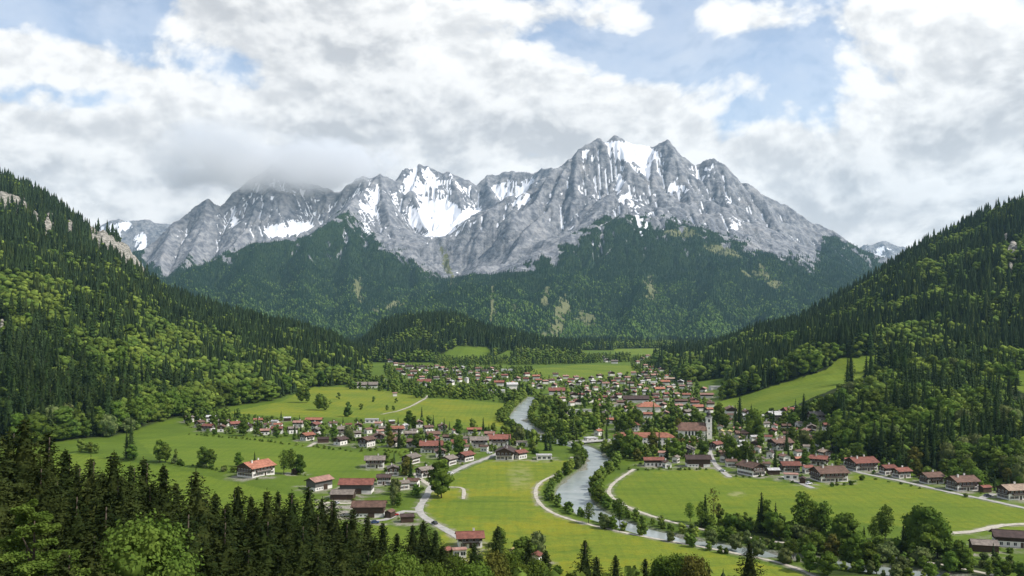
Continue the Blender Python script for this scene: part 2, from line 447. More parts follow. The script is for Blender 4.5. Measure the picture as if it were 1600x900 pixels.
# row of the tree line down the faces one sees
TREELINE = [(180, 400), (215, 392), (240, 418), (258, 440), (300, 412), (345, 402), (400, 388), (440, 381), (480, 368), (520, 348), (545, 338), (575, 358), (600, 390), (640, 402), (660, 425), (700, 445), (720, 446), (740, 436), (770, 446),
            (800, 432), (840, 418), (870, 402), (900, 374), (930, 352), (950, 338), (1000, 348), (1050, 346), (1085, 354), (1110, 364), (1150, 380), (1180, 396), (1210, 404), (1240, 408), (1270, 418), (1281, 400), (1286, 366), (1300, 372), (1330, 392), (1365, 402), (1400, 430)]

def mountain_attrs():
    px, py = to_px(MXX, MYY, MZ)
    gx, gy = np.gradient(MZ, DX)
    slope = np.hypot(gx, gy)
    zs = blur(blur(MZ, 3, 0), 3, 1)
    conc = zs - MZ                                        # over 0 in gullies and bowls
    zb = blur(blur(MZ, 9, 0), 9, 1)
    concb = zb - MZ
    lar = np.log2(np.maximum(MAREA, 1))
    nz = fbm(MXX / 130, MYY / 130, 4, 91)
    nf = fbm(MXX / 38, MYY / 38, 3, 93)
    def spots(L, wob=0.0):
        out = np.zeros(MZ.shape)
        for s in L:
            cx, cy, rx, ry, an, d0, d1 = s[:7]; k = s[7] if len(s) > 7 else 1.0
            c, q = math.cos(R(an)), math.sin(R(an))
            dx, dy = px + wob * min(rx, 14) * nz - cx, py + wob * min(ry, 14) * nf - cy
            a = ((dx * c + dy * q) / rx) ** 2 + ((-dx * q + dy * c) / ry) ** 2
            v = np.clip(1.5 - a, 0, 1) * k * ((MYY > d0) & (MYY < d1))
            out = np.maximum(out, v)
        return out
    sp = spots(SNOW)
    s = -0.10 + 0.95 * sp + 0.00050 * (MZ - 1300) + 0.008 * np.clip(conc, -16, 26) + 0.0045 * np.clip(concb, -60, 60) - 0.20 * (slope - 1.0) + 0.30 * nz + 0.34 * nf + 0.055 * (lar - 3.5) * (MZ > 600)
    s = s - 0.6 * (1 - sstep(560, 900, MZ))
    snow = sstep(0.0, 0.16, s)
    tline = np.interp(px, [p[0] for p in TREELINE], [p[1] for p in TREELINE])
    forest = sstep(-7, 7, py - tline + 15 * nz + 9 * nf - 3.0 * np.clip(lar - 4.5, 0, 4) - 0.25 * np.clip(concb, -30, 30) - 10 * np.clip(slope - 1.0, 0, 1))
    forest = np.where(MZ < 420, 1.0, forest)
    # steep gully beds and rock bands inside the wood
    bare = 0.85 * sstep(1.25, 1.7, slope + 0.25 * nz) * sstep(350, 640, MZ)
    forest = forest * (1 - bare)
    clr = np.clip(spots(CLEAR, 1.3) * 0.9, 0, 1) * sstep(-0.5, 0.25, nf + 0.3)
    forest = forest * (1 - np.clip(clr * 1.4, 0, 1)) * (1 - sstep(.2, .6, snow))
    return px, py, slope, snow, forest, clr
MPX, MPY, MSL, MSNOW, MFOR, MCLR = mountain_attrs()
# ---------------------------------------------------------------- materials
class NT:
    """small helper round a node tree"""
    def __init__(s, tree): s.t = tree; s.n = tree.nodes; s.l = tree.links
    def node(s, typ, **kw):
        nd = s.n.new(typ)
        for k, v in kw.items(): setattr(nd, k, v)
        return nd
    def put(s, sock, v):
        if isinstance(v, bpy.types.NodeSocket): s.l.new(v, sock)
        elif v is not None: sock.default_value = v
    def math(s, op, a, b=None, c=None, clamp=False):
        nd = s.node('ShaderNodeMath', operation=op, use_clamp=clamp)
        s.put(nd.inputs[0], a)
        if b is not None: s.put(nd.inputs[1], b)
        if c is not None: s.put(nd.inputs[2], c)
        return nd.outputs[0]
    def vmath(s, op, a, b=None, scale=None):
        nd = s.node('ShaderNodeVectorMath', operation=op)
        s.put(nd.inputs[0], a)
        if b is not None: s.put(nd.inputs[1], b)
        if scale is not None: s.put(nd.inputs['Scale'], scale)
        return nd.outputs['Value'] if op in ('LENGTH', 'DOT_PRODUCT', 'DISTANCE') else nd.outputs[0]
    def mix(s, f, a, b, blend='MIX'):
        nd = s.node('ShaderNodeMix', data_type='RGBA', blend_type=blend)
        s.put(nd.inputs[0], f)
        for k, v in ((6, a), (7, b)):
            s.put(nd.inputs[k], v if isinstance(v, bpy.types.NodeSocket) else (*v, 1.0))
        return nd.outputs[2]
    def ramp(s, v, a, b, lo=0.0, hi=1.0, smooth=True):
        nd = s.node('ShaderNodeMapRange', interpolation_type='SMOOTHSTEP' if smooth else 'LINEAR')
        s.put(nd.inputs[0], v)
        for i, q in enumerate((a, b, lo, hi)): s.put(nd.inputs[i + 1], q)
        return nd.outputs[0]
    def noise(s, vec, scale, detail=4, rough=0.55, dist=0.0, lac=2.0):
        nd = s.node('ShaderNodeTexNoise')
        s.put(nd.inputs['Vector'], vec)
        nd.inputs['Scale'].default_value = scale; nd.inputs['Detail'].default_value = detail
        nd.inputs['Roughness'].default_value = rough; nd.inputs['Distortion'].default_value = dist
        nd.inputs['Lacunarity'].default_value = lac
        return nd.outputs[0]
    def attr(s, name, what='Fac'):
        nd = s.node('ShaderNodeAttribute', attribute_name=name); return nd.outputs[what]
    def pos(s): return s.node('ShaderNodeNewGeometry').outputs['Position']
    def obj(s): return s.node('ShaderNodeTexCoord').outputs['Object']
    def scaled(s, v, x, y, z):
        nd = s.node('ShaderNodeMapping'); s.put(nd.inputs[0], v); nd.inputs['Scale'].default_value = (x, y, z); return nd.outputs[0]
    def bump(s, h, strength, dist):
        nd = s.node('ShaderNodeBump'); s.put(nd.inputs['Height'], h)
        nd.inputs['Strength'].default_value = strength; nd.inputs['Distance'].default_value = dist
        return nd.outputs[0]
    def rgb(s, r, g, b):
        nd = s.node('ShaderNodeCombineColor'); 
        for i, q in enumerate((r, g, b)): s.put(nd.inputs[i], q)
        return nd.outputs[0]

def new_mat(name):
    m = bpy.data.materials.new(name); m.use_nodes = True
    t = NT(m.node_tree); p = t.n['Principled BSDF']
    p.inputs['Roughness'].default_value = 0.9
    p.inputs['Specular IOR Level'].default_value = 0.2
    return m, t, p

def simple_mat(name, col, var=0.25, scale=1.5, rough=0.85, stretch=(1, 1, 1), per_object=0.0, spec=0.2):
    m, t, p = new_mat(name)
    n = t.noise(t.scaled(t.obj(), *stretch), scale, 4)
    a = tuple(c * (1 - var) for c in col); b = tuple(min(c * (1 + var), 0.95) for c in col)
    c = t.mix(t.ramp(n, 0.3, 0.7), a, b)
    if per_object:
        info = t.node('ShaderNodeObjectInfo')
        hs = t.node('ShaderNodeHueSaturation')
        t.put(hs.inputs['Value'], t.ramp(info.outputs['Random'], 0, 1, 1 - per_object, 1 + per_object, False)); t.put(hs.inputs['Color'], c)
        c = hs.outputs[0]
    t.put(p.inputs['Base Color'], c)
    p.inputs['Roughness'].default_value = rough; p.inputs['Specular IOR Level'].default_value = spec
    return m

def leaf_mat(name, col, col2, stuff=False, transl=0.25, vary=0.3, scale=0.35):
    """foliage: two leaf colours in patches, a tint per tree, a little light let through"""
    m, t, p = new_mat(name)
    n = t.noise(t.obj() if not stuff else t.pos(), scale, 3)
    c = t.mix(t.ramp(n, 0.3, 0.7), col, col2)
    hs = t.node('ShaderNodeHueSaturation')
    if stuff:
        tc = t.node('ShaderNodeAttribute', attribute_name='tint')
        c = t.mix(1.0, c, tc.outputs['Color'], 'MULTIPLY')
    else:
        info = t.node('ShaderNodeObjectInfo'); r = info.outputs['Random']
        t.put(hs.inputs['Value'], t.ramp(r, 0, 1, 1 - vary, 1 + vary, False))
        r2 = t.math('FRACT', t.math('MULTIPLY', r, 17.3))
        t.put(hs.inputs['Hue'], t.ramp(r2, 0, 1, 0.485, 0.513, False))
        t.put(hs.inputs['Color'], c); c = hs.outputs[0]
    d = t.node('ShaderNodeBsdfDiffuse'); t.put(d.inputs['Color'], c)
    tr = t.node('ShaderNodeBsdfTranslucent'); t.put(tr.inputs['Color'], c)
    mx = t.node('ShaderNodeMixShader'); mx.inputs[0].default_value = transl
    t.l.new(d.outputs[0], mx.inputs[1]); t.l.new(tr.outputs[0], mx.inputs[2])
    t.l.new(mx.outputs[0], t.n['Material Output'].inputs['Surface'])
    return m

def ground_mat():
    m, t, p = new_mat('meadow_ground')
    P = t.pos()
    n1 = t.noise(P, 0.018, 5, 0.6); n2 = t.noise(P, 0.12, 4, 0.6); n3 = t.noise(P, 0.9, 3, 0.7)
    streak = t.noise(t.scaled(P, 0.02, 0.11, 0.02), 1.0, 4, 0.6, 0.4)
    hue = t.attr('hue')
    hue2 = t.math('ADD', hue, t.math('MULTIPLY', t.math('SUBTRACT', n1, 0.5), 0.75), clamp=True)
    dark = (0.046, 0.078, 0.0110); mid = (0.118, 0.172, 0.0180); bright = (0.182, 0.218, 0.0240)
    c = t.mix(t.ramp(hue2, 0.0, 0.5, smooth=False), dark, mid)
    c = t.mix(t.ramp(hue2, 0.5, 1.0, smooth=False), c, bright)
    c = t.mix(t.math('MULTIPLY', t.ramp(streak, 0.45, 0.7), 0.35), c, (0.050, 0.098, 0.011))
    mow = t.node('ShaderNodeTexWave', wave_type='BANDS', bands_direction='X'); t.put(mow.inputs['Vector'], t.scaled(P, 0.10, 0.035, 0.0)); mow.inputs['Scale'].default_value = 0.5; mow.inputs['Distortion'].default_value = 3.0; mow.inputs['Detail'].default_value = 3.0; mow.inputs['Detail Scale'].default_value = 0.6
    c = t.mix(t.math('MULTIPLY', t.ramp(mow.outputs['Fac'], 0.55, 0.95), 0.16), c, (0.060, 0.105, 0.012))
    n4 = t.noise(P, 0.35, 5, 0.72)
    c = t.mix(t.ramp(n4, 0.42, 0.68, 0.0, 0.30), c, (0.062, 0.092, 0.014))
    fl = t.math('MULTIPLY', t.attr('flower'), t.ramp(t.math('ADD', t.math('MULTIPLY', n2, 0.6), t.math('MULTIPLY', n1, 0.55)), 0.52, 0.70))
    c = t.mix(t.math('MULTIPLY', fl, 0.42), c, (0.30, 0.245, 0.012))
    c = t.mix(t.math('MULTIPLY', t.attr('hay'), t.ramp(n2, 0.35, 0.6)), c, (0.30, 0.29, 0.14))
    c = t.mix(t.ramp(n3, 0.3, 0.75, 0.0, 0.30), c, (0.035, 0.062, 0.010))
    c = t.mix(t.math('MULTIPLY', t.attr('yard'), t.ramp(n2, 0.40, 0.62)), c, t.mix(t.ramp(n3, 0.35, 0.65), (0.17, 0.15, 0.12), (0.33, 0.30, 0.26)))
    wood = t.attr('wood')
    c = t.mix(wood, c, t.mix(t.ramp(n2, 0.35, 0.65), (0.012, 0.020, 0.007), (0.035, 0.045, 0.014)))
    rk = t.attr('rock')
    rn = t.noise(t.scaled(P, 0.13, 0.13, 0.30), 1.0, 6, 0.65, 0.5)
    c = t.mix(rk, c, t.mix(t.ramp(rn, 0.35, 0.65), (0.055, 0.055, 0.04), (0.40, 0.37, 0.32)))
    bed = t.attr('bed')
    c = t.mix(bed, c, t.mix(t.ramp(n3, 0.4, 0.6), (0.20, 0.19, 0.16), (0.10, 0.11, 0.07)))
    t.put(p.inputs['Base Color'], c)
    p.inputs['Specular IOR Level'].default_value = 0.08
    hgt = t.math('ADD', t.math('MULTIPLY', n3, 0.35), t.math('MULTIPLY', n2, 0.5))
    t.put(p.inputs['Normal'], t.bump(hgt, 0.7, 1.2))
    return m

def mountain_mat():
    m, t, p = new_mat('limestone_snow_and_wood')
    P = t.pos()
    n1 = t.noise(P, 0.004, 6, 0.62); n2 = t.noise(P, 0.02, 6, 0.66, 0.3)
    # beds of limestone dip across the face
    band = t.noise(t.scaled(P, 0.0035, 0.0035, 0.030), 1.0, 6, 0.62, 0.6)
    rock = t.mix(t.ramp(n2, 0.35, 0.66), (0.118, 0.126, 0.145), (0.315, 0.316, 0.322))
    rock = t.mix(t.ramp(band, 0.42, 0.6, 0.0, 0.28), rock, (0.085, 0.09, 0.104))
    rock = t.mix(t.ramp(n1, 0.5, 0.72, 0.0, 0.3), rock, (0.36, 0.335, 0.31))
    wood = t.mix(t.ramp(n2, 0.3, 0.7), (0.016, 0.030, 0.014), (0.036, 0.060, 0.018))
    f = t.math('ADD', t.attr('forest'), t.math('MULTIPLY', t.math('SUBTRACT', n2, 0.5), 0.6))
    c = t.mix(t.ramp(f, 0.35, 0.6), rock, wood)
    c = t.mix(t.ramp(t.attr('clear'), 0.04, 0.40, 0.0, 0.92), c, t.mix(n2, (0.075, 0.105, 0.030), (0.19, 0.175, 0.080)))
    n5 = t.noise(t.scaled(P, 0.045, 0.045, 0.022), 1.0, 6, 0.7, 0.3)
    s = t.math('ADD', t.attr('snow'), t.math('ADD', t.math('MULTIPLY', t.math('SUBTRACT', n2, 0.5), 0.9), t.math('MULTIPLY', t.math('SUBTRACT', n5, 0.5), 1.3)))
    sm = t.ramp(s, 0.40, 0.56)
    c = t.mix(sm, c, (0.82, 0.83, 0.86))
    t.put(p.inputs['Base Color'], c)
    p.inputs['Specular IOR Level'].default_value = 0.05
    h = t.math('ADD', t.math('MULTIPLY', n2, 24.0), t.math('MULTIPLY', band, 6.0))
    h = t.math('MULTIPLY', h, t.math('SUBTRACT', 1.0, t.math('MULTIPLY', sm, 0.85)))
    t.put(p.inputs['Normal'], t.bump(h, 0.75, 1.0))
    return m

def water_mat():
    m, t, p = new_mat('river_water')
    P = t.pos()
    flow = t.scaled(P, 0.25, 0.12, 1.0)
    n = t.noise(flow, 1.0, 5, 0.6, 0.6); n2 = t.noise(P, 0.05, 4, 0.6, 0.5)
    c = t.mix(t.ramp(n2, 0.35, 0.65), (0.22, 0.255, 0.24), (0.30, 0.325, 0.31))
    foam = t.math('MULTIPLY', t.ramp(n, 0.60, 0.70), t.ramp(n2, 0.5, 0.62))
    c = t.mix(t.math('MULTIPLY', foam, 0.8), c, (0.75, 0.77, 0.76))
    t.put(p.inputs['Base Color'], c)
    p.inputs['Roughness'].default_value = 0.22; p.inputs['Specular IOR Level'].default_value = 0.4
    t.put(p.inputs['Normal'], t.bump(n, 0.35, 0.5))
    return m
# ---------------------------------------------------------------- the ground sheet, the river and the ways
FIELDS = [  # polygon in the photo's columns and rows, hue, flower
    ([(668, 775), (700, 745), (770, 717), (890, 720), (897, 735), (850, 755), (840, 775), (850, 797), (905, 818), (1060, 850), (1270, 900), (1270, 1000), (650, 1000), (690, 840), (665, 800)], 0.90, 0.75),
    ([(958, 772), (985, 736), (1110, 731), (1140, 745), (1250, 757), (1340, 742), (1440, 762), (1620, 800), (1920, 866), (1920, 872), (1620, 828), (1480, 830), (1330, 815), (1060, 815), (985, 795)], 0.72, 0.35),
    ([(215, 688), (300, 678), (400, 685), (520, 699), (640, 728), (620, 745), (560, 752), (470, 745), (430, 742), (250, 722)], 0.54, 0.0),
    ([(90, 705), (250, 728), (430, 768), (520, 790), (560, 900), (200, 900), (60, 740)], 0.66, 0.1),
    ([(352, 645), (440, 627), (490, 604), (560, 606), (610, 612), (668, 622), (785, 630), (795, 650), (780, 672), (700, 668), (560, 652), (450, 652)], 0.80, 0.55),
    ([(798, 584), (835, 576), (905, 570), (990, 571), (1002, 580), (980, 590), (860, 594)], 0.62, 0.15),
    ([(960, 545), (1060, 544), (1064, 553), (960, 554)], 0.75, 0.1),
    ([(580, 812), (640, 830), (640, 870), (570, 850)], 0.7, 0.0),
    ([(1100, 634), (1180, 612), (1290, 578), (1310, 560), (1392, 552), (1402, 566), (1340, 592), (1245, 632), (1190, 648), (1130, 642)], 0.62, 0.12),
    ([(1555, 590), (1600, 577), (1950, 555), (1950, 660), (1600, 614)], 0.60, 0.1),
    ([(676, 560), (715, 541), (762, 542), (772, 552), (745, 571), (700, 574)], 0.40, 0.0),
    ([(765, 572), (775, 556), (800, 545), (806, 556), (790, 574)], 0.40, 0.0),
]
def band(pts, w): return pts, w
WAYS = {
    'riverside_path': ([[(893, 714), (899, 727), (876, 739), (846, 752), (837, 762), (837, 777), (846, 791), (867, 804), (893, 813), (933, 823), (973, 832), (1013, 840), (1060, 848), (1110, 857), (1156, 866), (1190, 872), (1221, 880), (1257, 891), (1275, 903), (1310, 925)],
                        ], 2.6, 'gravel'),
    'meadow_path': ([[(991, 733), (957, 756), (949, 769), (963, 784), (987, 795), (1013, 805), (1053, 817), (1103, 829), (1167, 840), (1245, 851), (1330, 862), (1412, 874), (1465, 880), (1534, 895), (1570, 903), (1680, 925)]], 2.8, 'gravel'),
    'village_street': ([[(790, 702), (769, 713), (732, 726), (701, 741), (688, 752), (673, 759), (668, 773), (652, 797), (663, 809), (680, 819), (710, 835), (730, 850)], [(652, 800), (630, 799), (604, 812), (580, 815)]], 5.0, 'asphalt'),
    'farm_lane': ([[(560, 783), (540, 790), (512, 782), (500, 792)], [(673, 759), (655, 748), (648, 740)], [(497, 690), (482, 698)]], 4.0, 'gravel'),
    'valley_road': ([[(1330, 735), (1347, 740), (1386, 747), (1444, 760), (1498, 773), (1533, 779), (1600, 794), (1660, 807), (1780, 834), (1900, 862)], [(1533, 779), (1552, 772)]], 4.6, 'asphalt'),
    'church_lane': ([[(1108, 700), (1110, 710), (1116, 724), (1126, 735), (1141, 746)], [(1270, 763), (1240, 751), (1222, 744)]], 4.2, 'asphalt'),
    'farm_track': ([[(1470, 833), (1506, 834), (1534, 829), (1560, 821), (1600, 818), (1660, 820), (1760, 826)]], 5.0, 'gravel'),
    'field_path': ([[(668, 618), (666, 622), (640, 636), (620, 643), (598, 647)], [(603, 600), (615, 597), (598, 592)], [(692, 762), (726, 760), (724, 780)]], 2.6, 'gravel'),
}
ROCKS = [(165, 382, 26, 12, 25), (194, 398, 28, 14, 30), (224, 414, 20, 11, 25), (15, 318, 26, 12, 10), (75, 352, 10, 15, 20), (55, 345, 8, 8, 0), (110, 360, 5, 10, 0), (3, 520, 7, 8, 0), (195, 365, 10, 8, 30), (140, 362, 14, 6, 25), (1582, 398, 9, 14, 30), (1570, 380, 5, 8, 20), (1578, 420, 5, 6, 0)]

def rock_mask(px, py, y):
    out = np.zeros(np.shape(px))
    wob = 0.9 * fbm(px / 16, py / 12, 4, 77)
    for cx, cy, rx, ry, an in ROCKS:
        c, q = math.cos(R(an)), math.sin(R(an))
        dx, dy = px - cx, py - cy
        a = ((dx * c + dy * q) / rx) ** 2 + ((-dx * q + dy * c) / ry) ** 2
        out = np.maximum(out, np.clip(1.35 - a + wob, 0, 1) * (a < 3))
    return out * (y > 900)

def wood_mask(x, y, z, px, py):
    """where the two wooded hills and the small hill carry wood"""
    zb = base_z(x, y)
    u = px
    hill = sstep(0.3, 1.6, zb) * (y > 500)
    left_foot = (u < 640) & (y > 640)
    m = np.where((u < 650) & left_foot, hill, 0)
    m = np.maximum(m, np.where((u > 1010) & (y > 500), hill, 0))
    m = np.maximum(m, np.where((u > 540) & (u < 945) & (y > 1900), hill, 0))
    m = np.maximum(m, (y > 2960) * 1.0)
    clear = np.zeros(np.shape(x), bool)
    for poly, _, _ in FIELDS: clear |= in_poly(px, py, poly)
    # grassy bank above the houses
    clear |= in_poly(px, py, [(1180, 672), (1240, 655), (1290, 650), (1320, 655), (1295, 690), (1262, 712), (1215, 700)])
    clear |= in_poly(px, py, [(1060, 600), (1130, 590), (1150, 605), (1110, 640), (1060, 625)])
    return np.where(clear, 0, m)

def build_ground():
    us = np.arange(-330, 1935, 2.7)
    ys = np.concatenate([np.exp(np.arange(math.log(24), math.log(300), 0.012)), np.exp(np.arange(math.log(300), math.log(1300), 0.0046)), np.exp(np.arange(math.log(1300), math.log(4200), 0.008))])
    Ug, Yg = np.meshgrid(us, ys, indexing='ij')
    Xg = (Ug - U0) / F * Yg
    x, y = Xg.ravel(), Yg.ravel()
    z = ground_z(x, y)
    px, py = to_px(x, y, z)
    # crags stand out of the slope
    rk = rock_mask(px, py, y)
    z = z + rk * (9 + 9 * ridged(x / 45, y / 45, 4, 7)) * np.clip(rk * 2, 0, 1)
    hue = np.full(x.shape, 0.34) + 0.14 * fbm(x / 50, y / 50, 3, 21)
    flower = np.zeros(x.shape)
    jx = px + 1.2 * fbm(x / 9, y / 9, 2, 31); jy = py + 0.5 * fbm(x / 9, y / 9, 2, 32)
    for poly, h, f in FIELDS:
        m = in_poly(jx, jy, poly) & (y > 320)
        a = 0.5 + 1.3 * math.sin(poly[0][0]); q = x[m] * math.cos(a) + y[m] * math.sin(a) + 3 * gnoise(x[m] / 60, y[m] / 60, 12)
        wd = 46.0 if h > .6 else 60.0
        ids = np.floor(q / wd); par = _hash(ids, ids * 0 + int(poly[0][1]), 5).astype(float) / 4294967296.0
        edge = np.exp(-((q / wd - ids) * wd / 0.9) ** 2)
        hue[m] = h + 0.10 * fbm(x[m] / 70, y[m] / 70, 3, 22) + 0.22 * (par - .5) - 0.16 * edge; flower[m] = f * (0.55 + 0.9 * par)
    # a pale cut strip, a darker ditch line and mowing lines in the big meadow
    hay = np.clip(1.2 - ((px - 812) / 22) ** 2 - ((py - 746) / 24) ** 2, 0, 1) * 0.45
    hay = np.maximum(hay, np.clip(1.2 - ((px - 1152) / 16) ** 2 - ((py - 772) / 5) ** 2, 0, 1) * 0.6)
    ditch = np.exp(-((py - 783 - 0.004 * (px - 670)) / 0.9) ** 2) * (px > 668) * (px < 838)
    ditch = np.maximum(ditch, np.exp(-((py - 862 + 0.10 * (px - 880)) / 0.9) ** 2) * (px > 868) * (px < 925))
    ditch = np.maximum(ditch, np.exp(-((py - (748 + 0.42 * (px - 1150))) / 0.9) ** 2) * (px > 1148) * (px < 1172))
    hue = hue - 0.5 * ditch
    wood = wood_mask(x, y, z, px, py)
    fg = (y < 430) & (base_z(x, y) > 1.5)
    wood = np.where(fg & ~in_poly(px, py, FIELDS[3][0]) & ~in_poly(px, py, FIELDS[0][0]), 1.0, wood)
    wood = np.maximum(wood, in_poly(jx, jy, [(1080, 818), (1180, 822), (1262, 838), (1400, 842), (1500, 868), (1560, 900), (1290, 900), (1200, 850), (1100, 832)]) * 0.8)
    d = river_sd(x, y)
    bed = 1 - sstep(-0.5, 3.0, d)
    # worn yards and drives round the houses
    yard = np.zeros(x.shape)
    for h in HOUSES:
        rr = 0.75 * max(h['L'], h['W']) + 7
        m = (np.abs(x - h['x']) < rr) & (np.abs(y - h['y']) < rr)
        if m.any():
            d0 = np.hypot(x[m] - h['x'], y[m] - h['y']) + 4 * gnoise(x[m] / 7, y[m] / 7, 55)
            yard[m] = np.maximum(yard[m], (1 - sstep(rr * .6, rr, d0)) * (0.85 if h['ref'] else 0.6))
    yard = np.maximum(yard, 1.6 * in_poly(jx, jy, [(492, 782), (520, 776), (560, 780), (600, 806), (640, 812), (600, 822), (540, 815), (500, 800)]))
    yard = np.maximum(yard, 1.2 * in_poly(jx, jy, [(520, 620), (700, 735), (690, 745), (650, 752), (650, 735)]) * 0)
    for Q, w in WAY_PTS:
        m = (x > Q[:, 0].min() - 6) & (x < Q[:, 0].max() + 6) & (y > Q[:, 1].min() - 6) & (y < Q[:, 1].max() + 6)
        if m.any():
            dd = seg_dist(x[m], y[m], [tuple(q) for q in Q[::3]] + [tuple(Q[-1])]) + 1.2 * gnoise(x[m] / 5, y[m] / 5, 66)
            yard[m] = np.maximum(yard[m], 0.9 * (1 - sstep(w * .35, w * .5 + 2.6, dd)))
    n, k = len(us), len(ys)
    idx = np.arange(n * k).reshape(n, k)
    F4 = np.stack([idx[:-1, :-1], idx[1:, :-1], idx[1:, 1:], idx[:-1, 1:]], -1).reshape(-1, 4)
    me = make_mesh('ground', np.stack([x, y, z], 1), F4, None, [ground_mat()], smooth=True,
                   attrs={'hue': np.clip(hue, 0, 1), 'flower': flower, 'wood': wood, 'rock': np.clip(rk * 1.6, 0, 1), 'bed': bed, 'hay': hay, 'yard': np.clip(yard, 0, 1)})
    tag(link('ground', me), 'green valley floor and wooded slopes', kind='structure')

def build_river():
    n = len(BL)
    V, Q = [], []
    m = 7
    for i in range(n):
        a, b = BL[i], BR[i]
        ax = a + (a - b) / max(np.hypot(*(a - b)), 1) * 2.5; bx = b + (b - a) / max(np.hypot(*(a - b)), 1) * 2.5
        for k in range(m):
            q = ax + (bx - ax) * k / (m - 1)
            V.append((q[0], q[1], -1.0))
    for i in range(n - 1):
        for k in range(m - 1):
            Q.append((i * m + k, (i + 1) * m + k, (i + 1) * m + k + 1, i * m + k + 1))
    me = make_mesh('river', V, Q, None, [water_mat()], smooth=True)
    me.flip_normals() if me.polygons[0].normal.z < 0 else None
    tag(link('river', me), 'pale grey green mountain river winding through the valley', kind='structure')

MAT_GRAVEL = simple_mat('pale_gravel', (0.40, 0.365, 0.295), 0.22, 0.4)
MAT_ASPHALT = simple_mat('worn_pale_asphalt', (0.33, 0.315, 0.285), 0.2, 0.3)

def strip(pts, w, lift):
    P = np.array([place(*p)[:2] for p in pts])
    s = np.concatenate([[0], np.cumsum(np.hypot(*np.diff(P, axis=0).T))])
    t = np.linspace(0, s[-1], max(int(s[-1] / 3), 4))
    # a rounded run through the points
    Q = np.stack([np.interp(t, s, P[:, i]) for i in (0, 1)], 1)
    if len(Q) > 12:
        e0, e1 = Q[0].copy(), Q[-1].copy(); Q = blur(Q, 2.5, 0); Q[0], Q[-1] = e0, e1
    T = np.gradient(Q, axis=0); T /= np.maximum(np.hypot(T[:, 0], T[:, 1]), 1e-6)[:, None]
    N = np.stack([-T[:, 1], T[:, 0]], 1)
    cols = 5
    V = []
    for i in range(len(Q)):
        ww = w * 0.82 * (1 + 0.10 * math.sin(i * 0.7) + 0.06 * math.sin(i * 1.9))
        for k in range(cols):
            q = Q[i] + N[i] * ww * (k / (cols - 1) - 0.5)
            V.append((q[0], q[1], 0))
    V = np.array(V)
    V[:, 2] = ground_z(V[:, 0], V[:, 1], False) + lift
    F4 = []
    for i in range(len(Q) - 1):
        for k in range(cols - 1):
            F4.append((i * cols + k, i * cols + k + 1, (i + 1) * cols + k + 1, (i + 1) * cols + k))
    return V, np.array(F4), Q
WAY_PTS = []
def build_ways():
    lift = 0.10
    for name, (lines, w, kind) in WAYS.items():
        Vs, Fs, b = [], [], 0
        for ln in lines:
            lift += 0.008
            V, F4, Q = strip(ln, w, lift)
            Vs.append(V); Fs.append(F4 + b); b += len(V)
            WAY_PTS.append((Q, w))
        me = make_mesh(name, np.concatenate(Vs), np.concatenate(Fs), None, [MAT_ASPHALT if kind == 'asphalt' else MAT_GRAVEL], smooth=True)
        if me.polygons[0].normal.z < 0: me.flip_normals()
        tag(link(name, me), 'pale %s %s' % (kind, name.replace('_', ' ')), kind='structure')

def build_mountain():
    n, k = MZ.shape
    keep_i = np.arange(n); idx = np.arange(n * k).reshape(n, k)
    F4 = np.stack([idx[:-1, :-1], idx[1:, :-1], idx[1:, 1:], idx[:-1, 1:]], -1).reshape(-1, 4)
    V = np.stack([MXX.ravel(), MYY.ravel(), MZ.ravel()], 1)
    me = make_mesh('mountains', V, F4, None, [mountain_mat()], smooth=True,
                   attrs={'snow': MSNOW.ravel(), 'forest': MFOR.ravel(), 'clear': np.clip(MCLR, 0, 1).ravel()})
    tag(link('mountains', me), 'grey limestone massif with snow fields above dark wooded slopes', kind='structure')

def build_far_peaks():
    """snowy ranges that show beyond the massif's two ends"""
    for nm, lab, pts, d in (('mountains', 'distant snowy peaks beyond the left end of the massif', [(120, 372), (160, 352), (190, 343), (205, 341), (222, 340), (240, 345), (258, 347), (275, 352), (320, 372), (380, 400)], 11600),
                       ('mountains', 'distant snowy peak beyond the right end of the massif', [(1290, 404), (1335, 388), (1360, 382), (1378, 376), (1392, 381), (1420, 388), (1470, 398), (1540, 408), (1640, 420)], 12000)):
        us = np.arange(pts[0][0], pts[-1][0], 1.2); ts = np.linspace(-1, 1, 90)
        Ug, Tg = np.meshgrid(us, ts, indexing='ij')
        row = np.interp(Ug, [p[0] for p in pts], [p[1] for p in pts])
        y = d + Tg * 1500
        x = (Ug - U0) / F * d + 0 * y
        zr = H + (V0 - row) / F * d
        z = zr - np.abs(Tg) ** 0.9 * 1400
        z = z + (ridged(x / 900, y / 900, 6, 5) - 0.5) * 420 * np.clip(np.abs(Tg) * 3 + 0.30, 0, 1)
        gx, gy = np.gradient(z)
        lap = blur(blur(z, 2, 0), 2, 1) - z
        snow = sstep(-0.1, 0.5, -0.10 + 0.0008 * (z - 1000) + 0.016 * lap + 1.0 * fbm(x / 260, y / 260, 5, 15))
        forest = 1 - sstep(500, 800, z + 150 * fbm(x / 400, y / 400, 3, 19))
        n, k = z.shape; idx = np.arange(n * k).reshape(n, k)
        F4 = np.stack([idx[:-1, :-1], idx[1:, :-1], idx[1:, 1:], idx[:-1, 1:]], -1).reshape(-1, 4)
        me = make_mesh(nm, np.stack([x.ravel(), y.ravel(), z.ravel()], 1), F4, None, [bpy.data.materials['limestone_snow_and_wood']], smooth=True,
                       attrs={'snow': snow.ravel(), 'forest': forest.ravel(), 'clear': np.zeros(n * k)})
        tag(link(nm, me), lab, kind='structure')
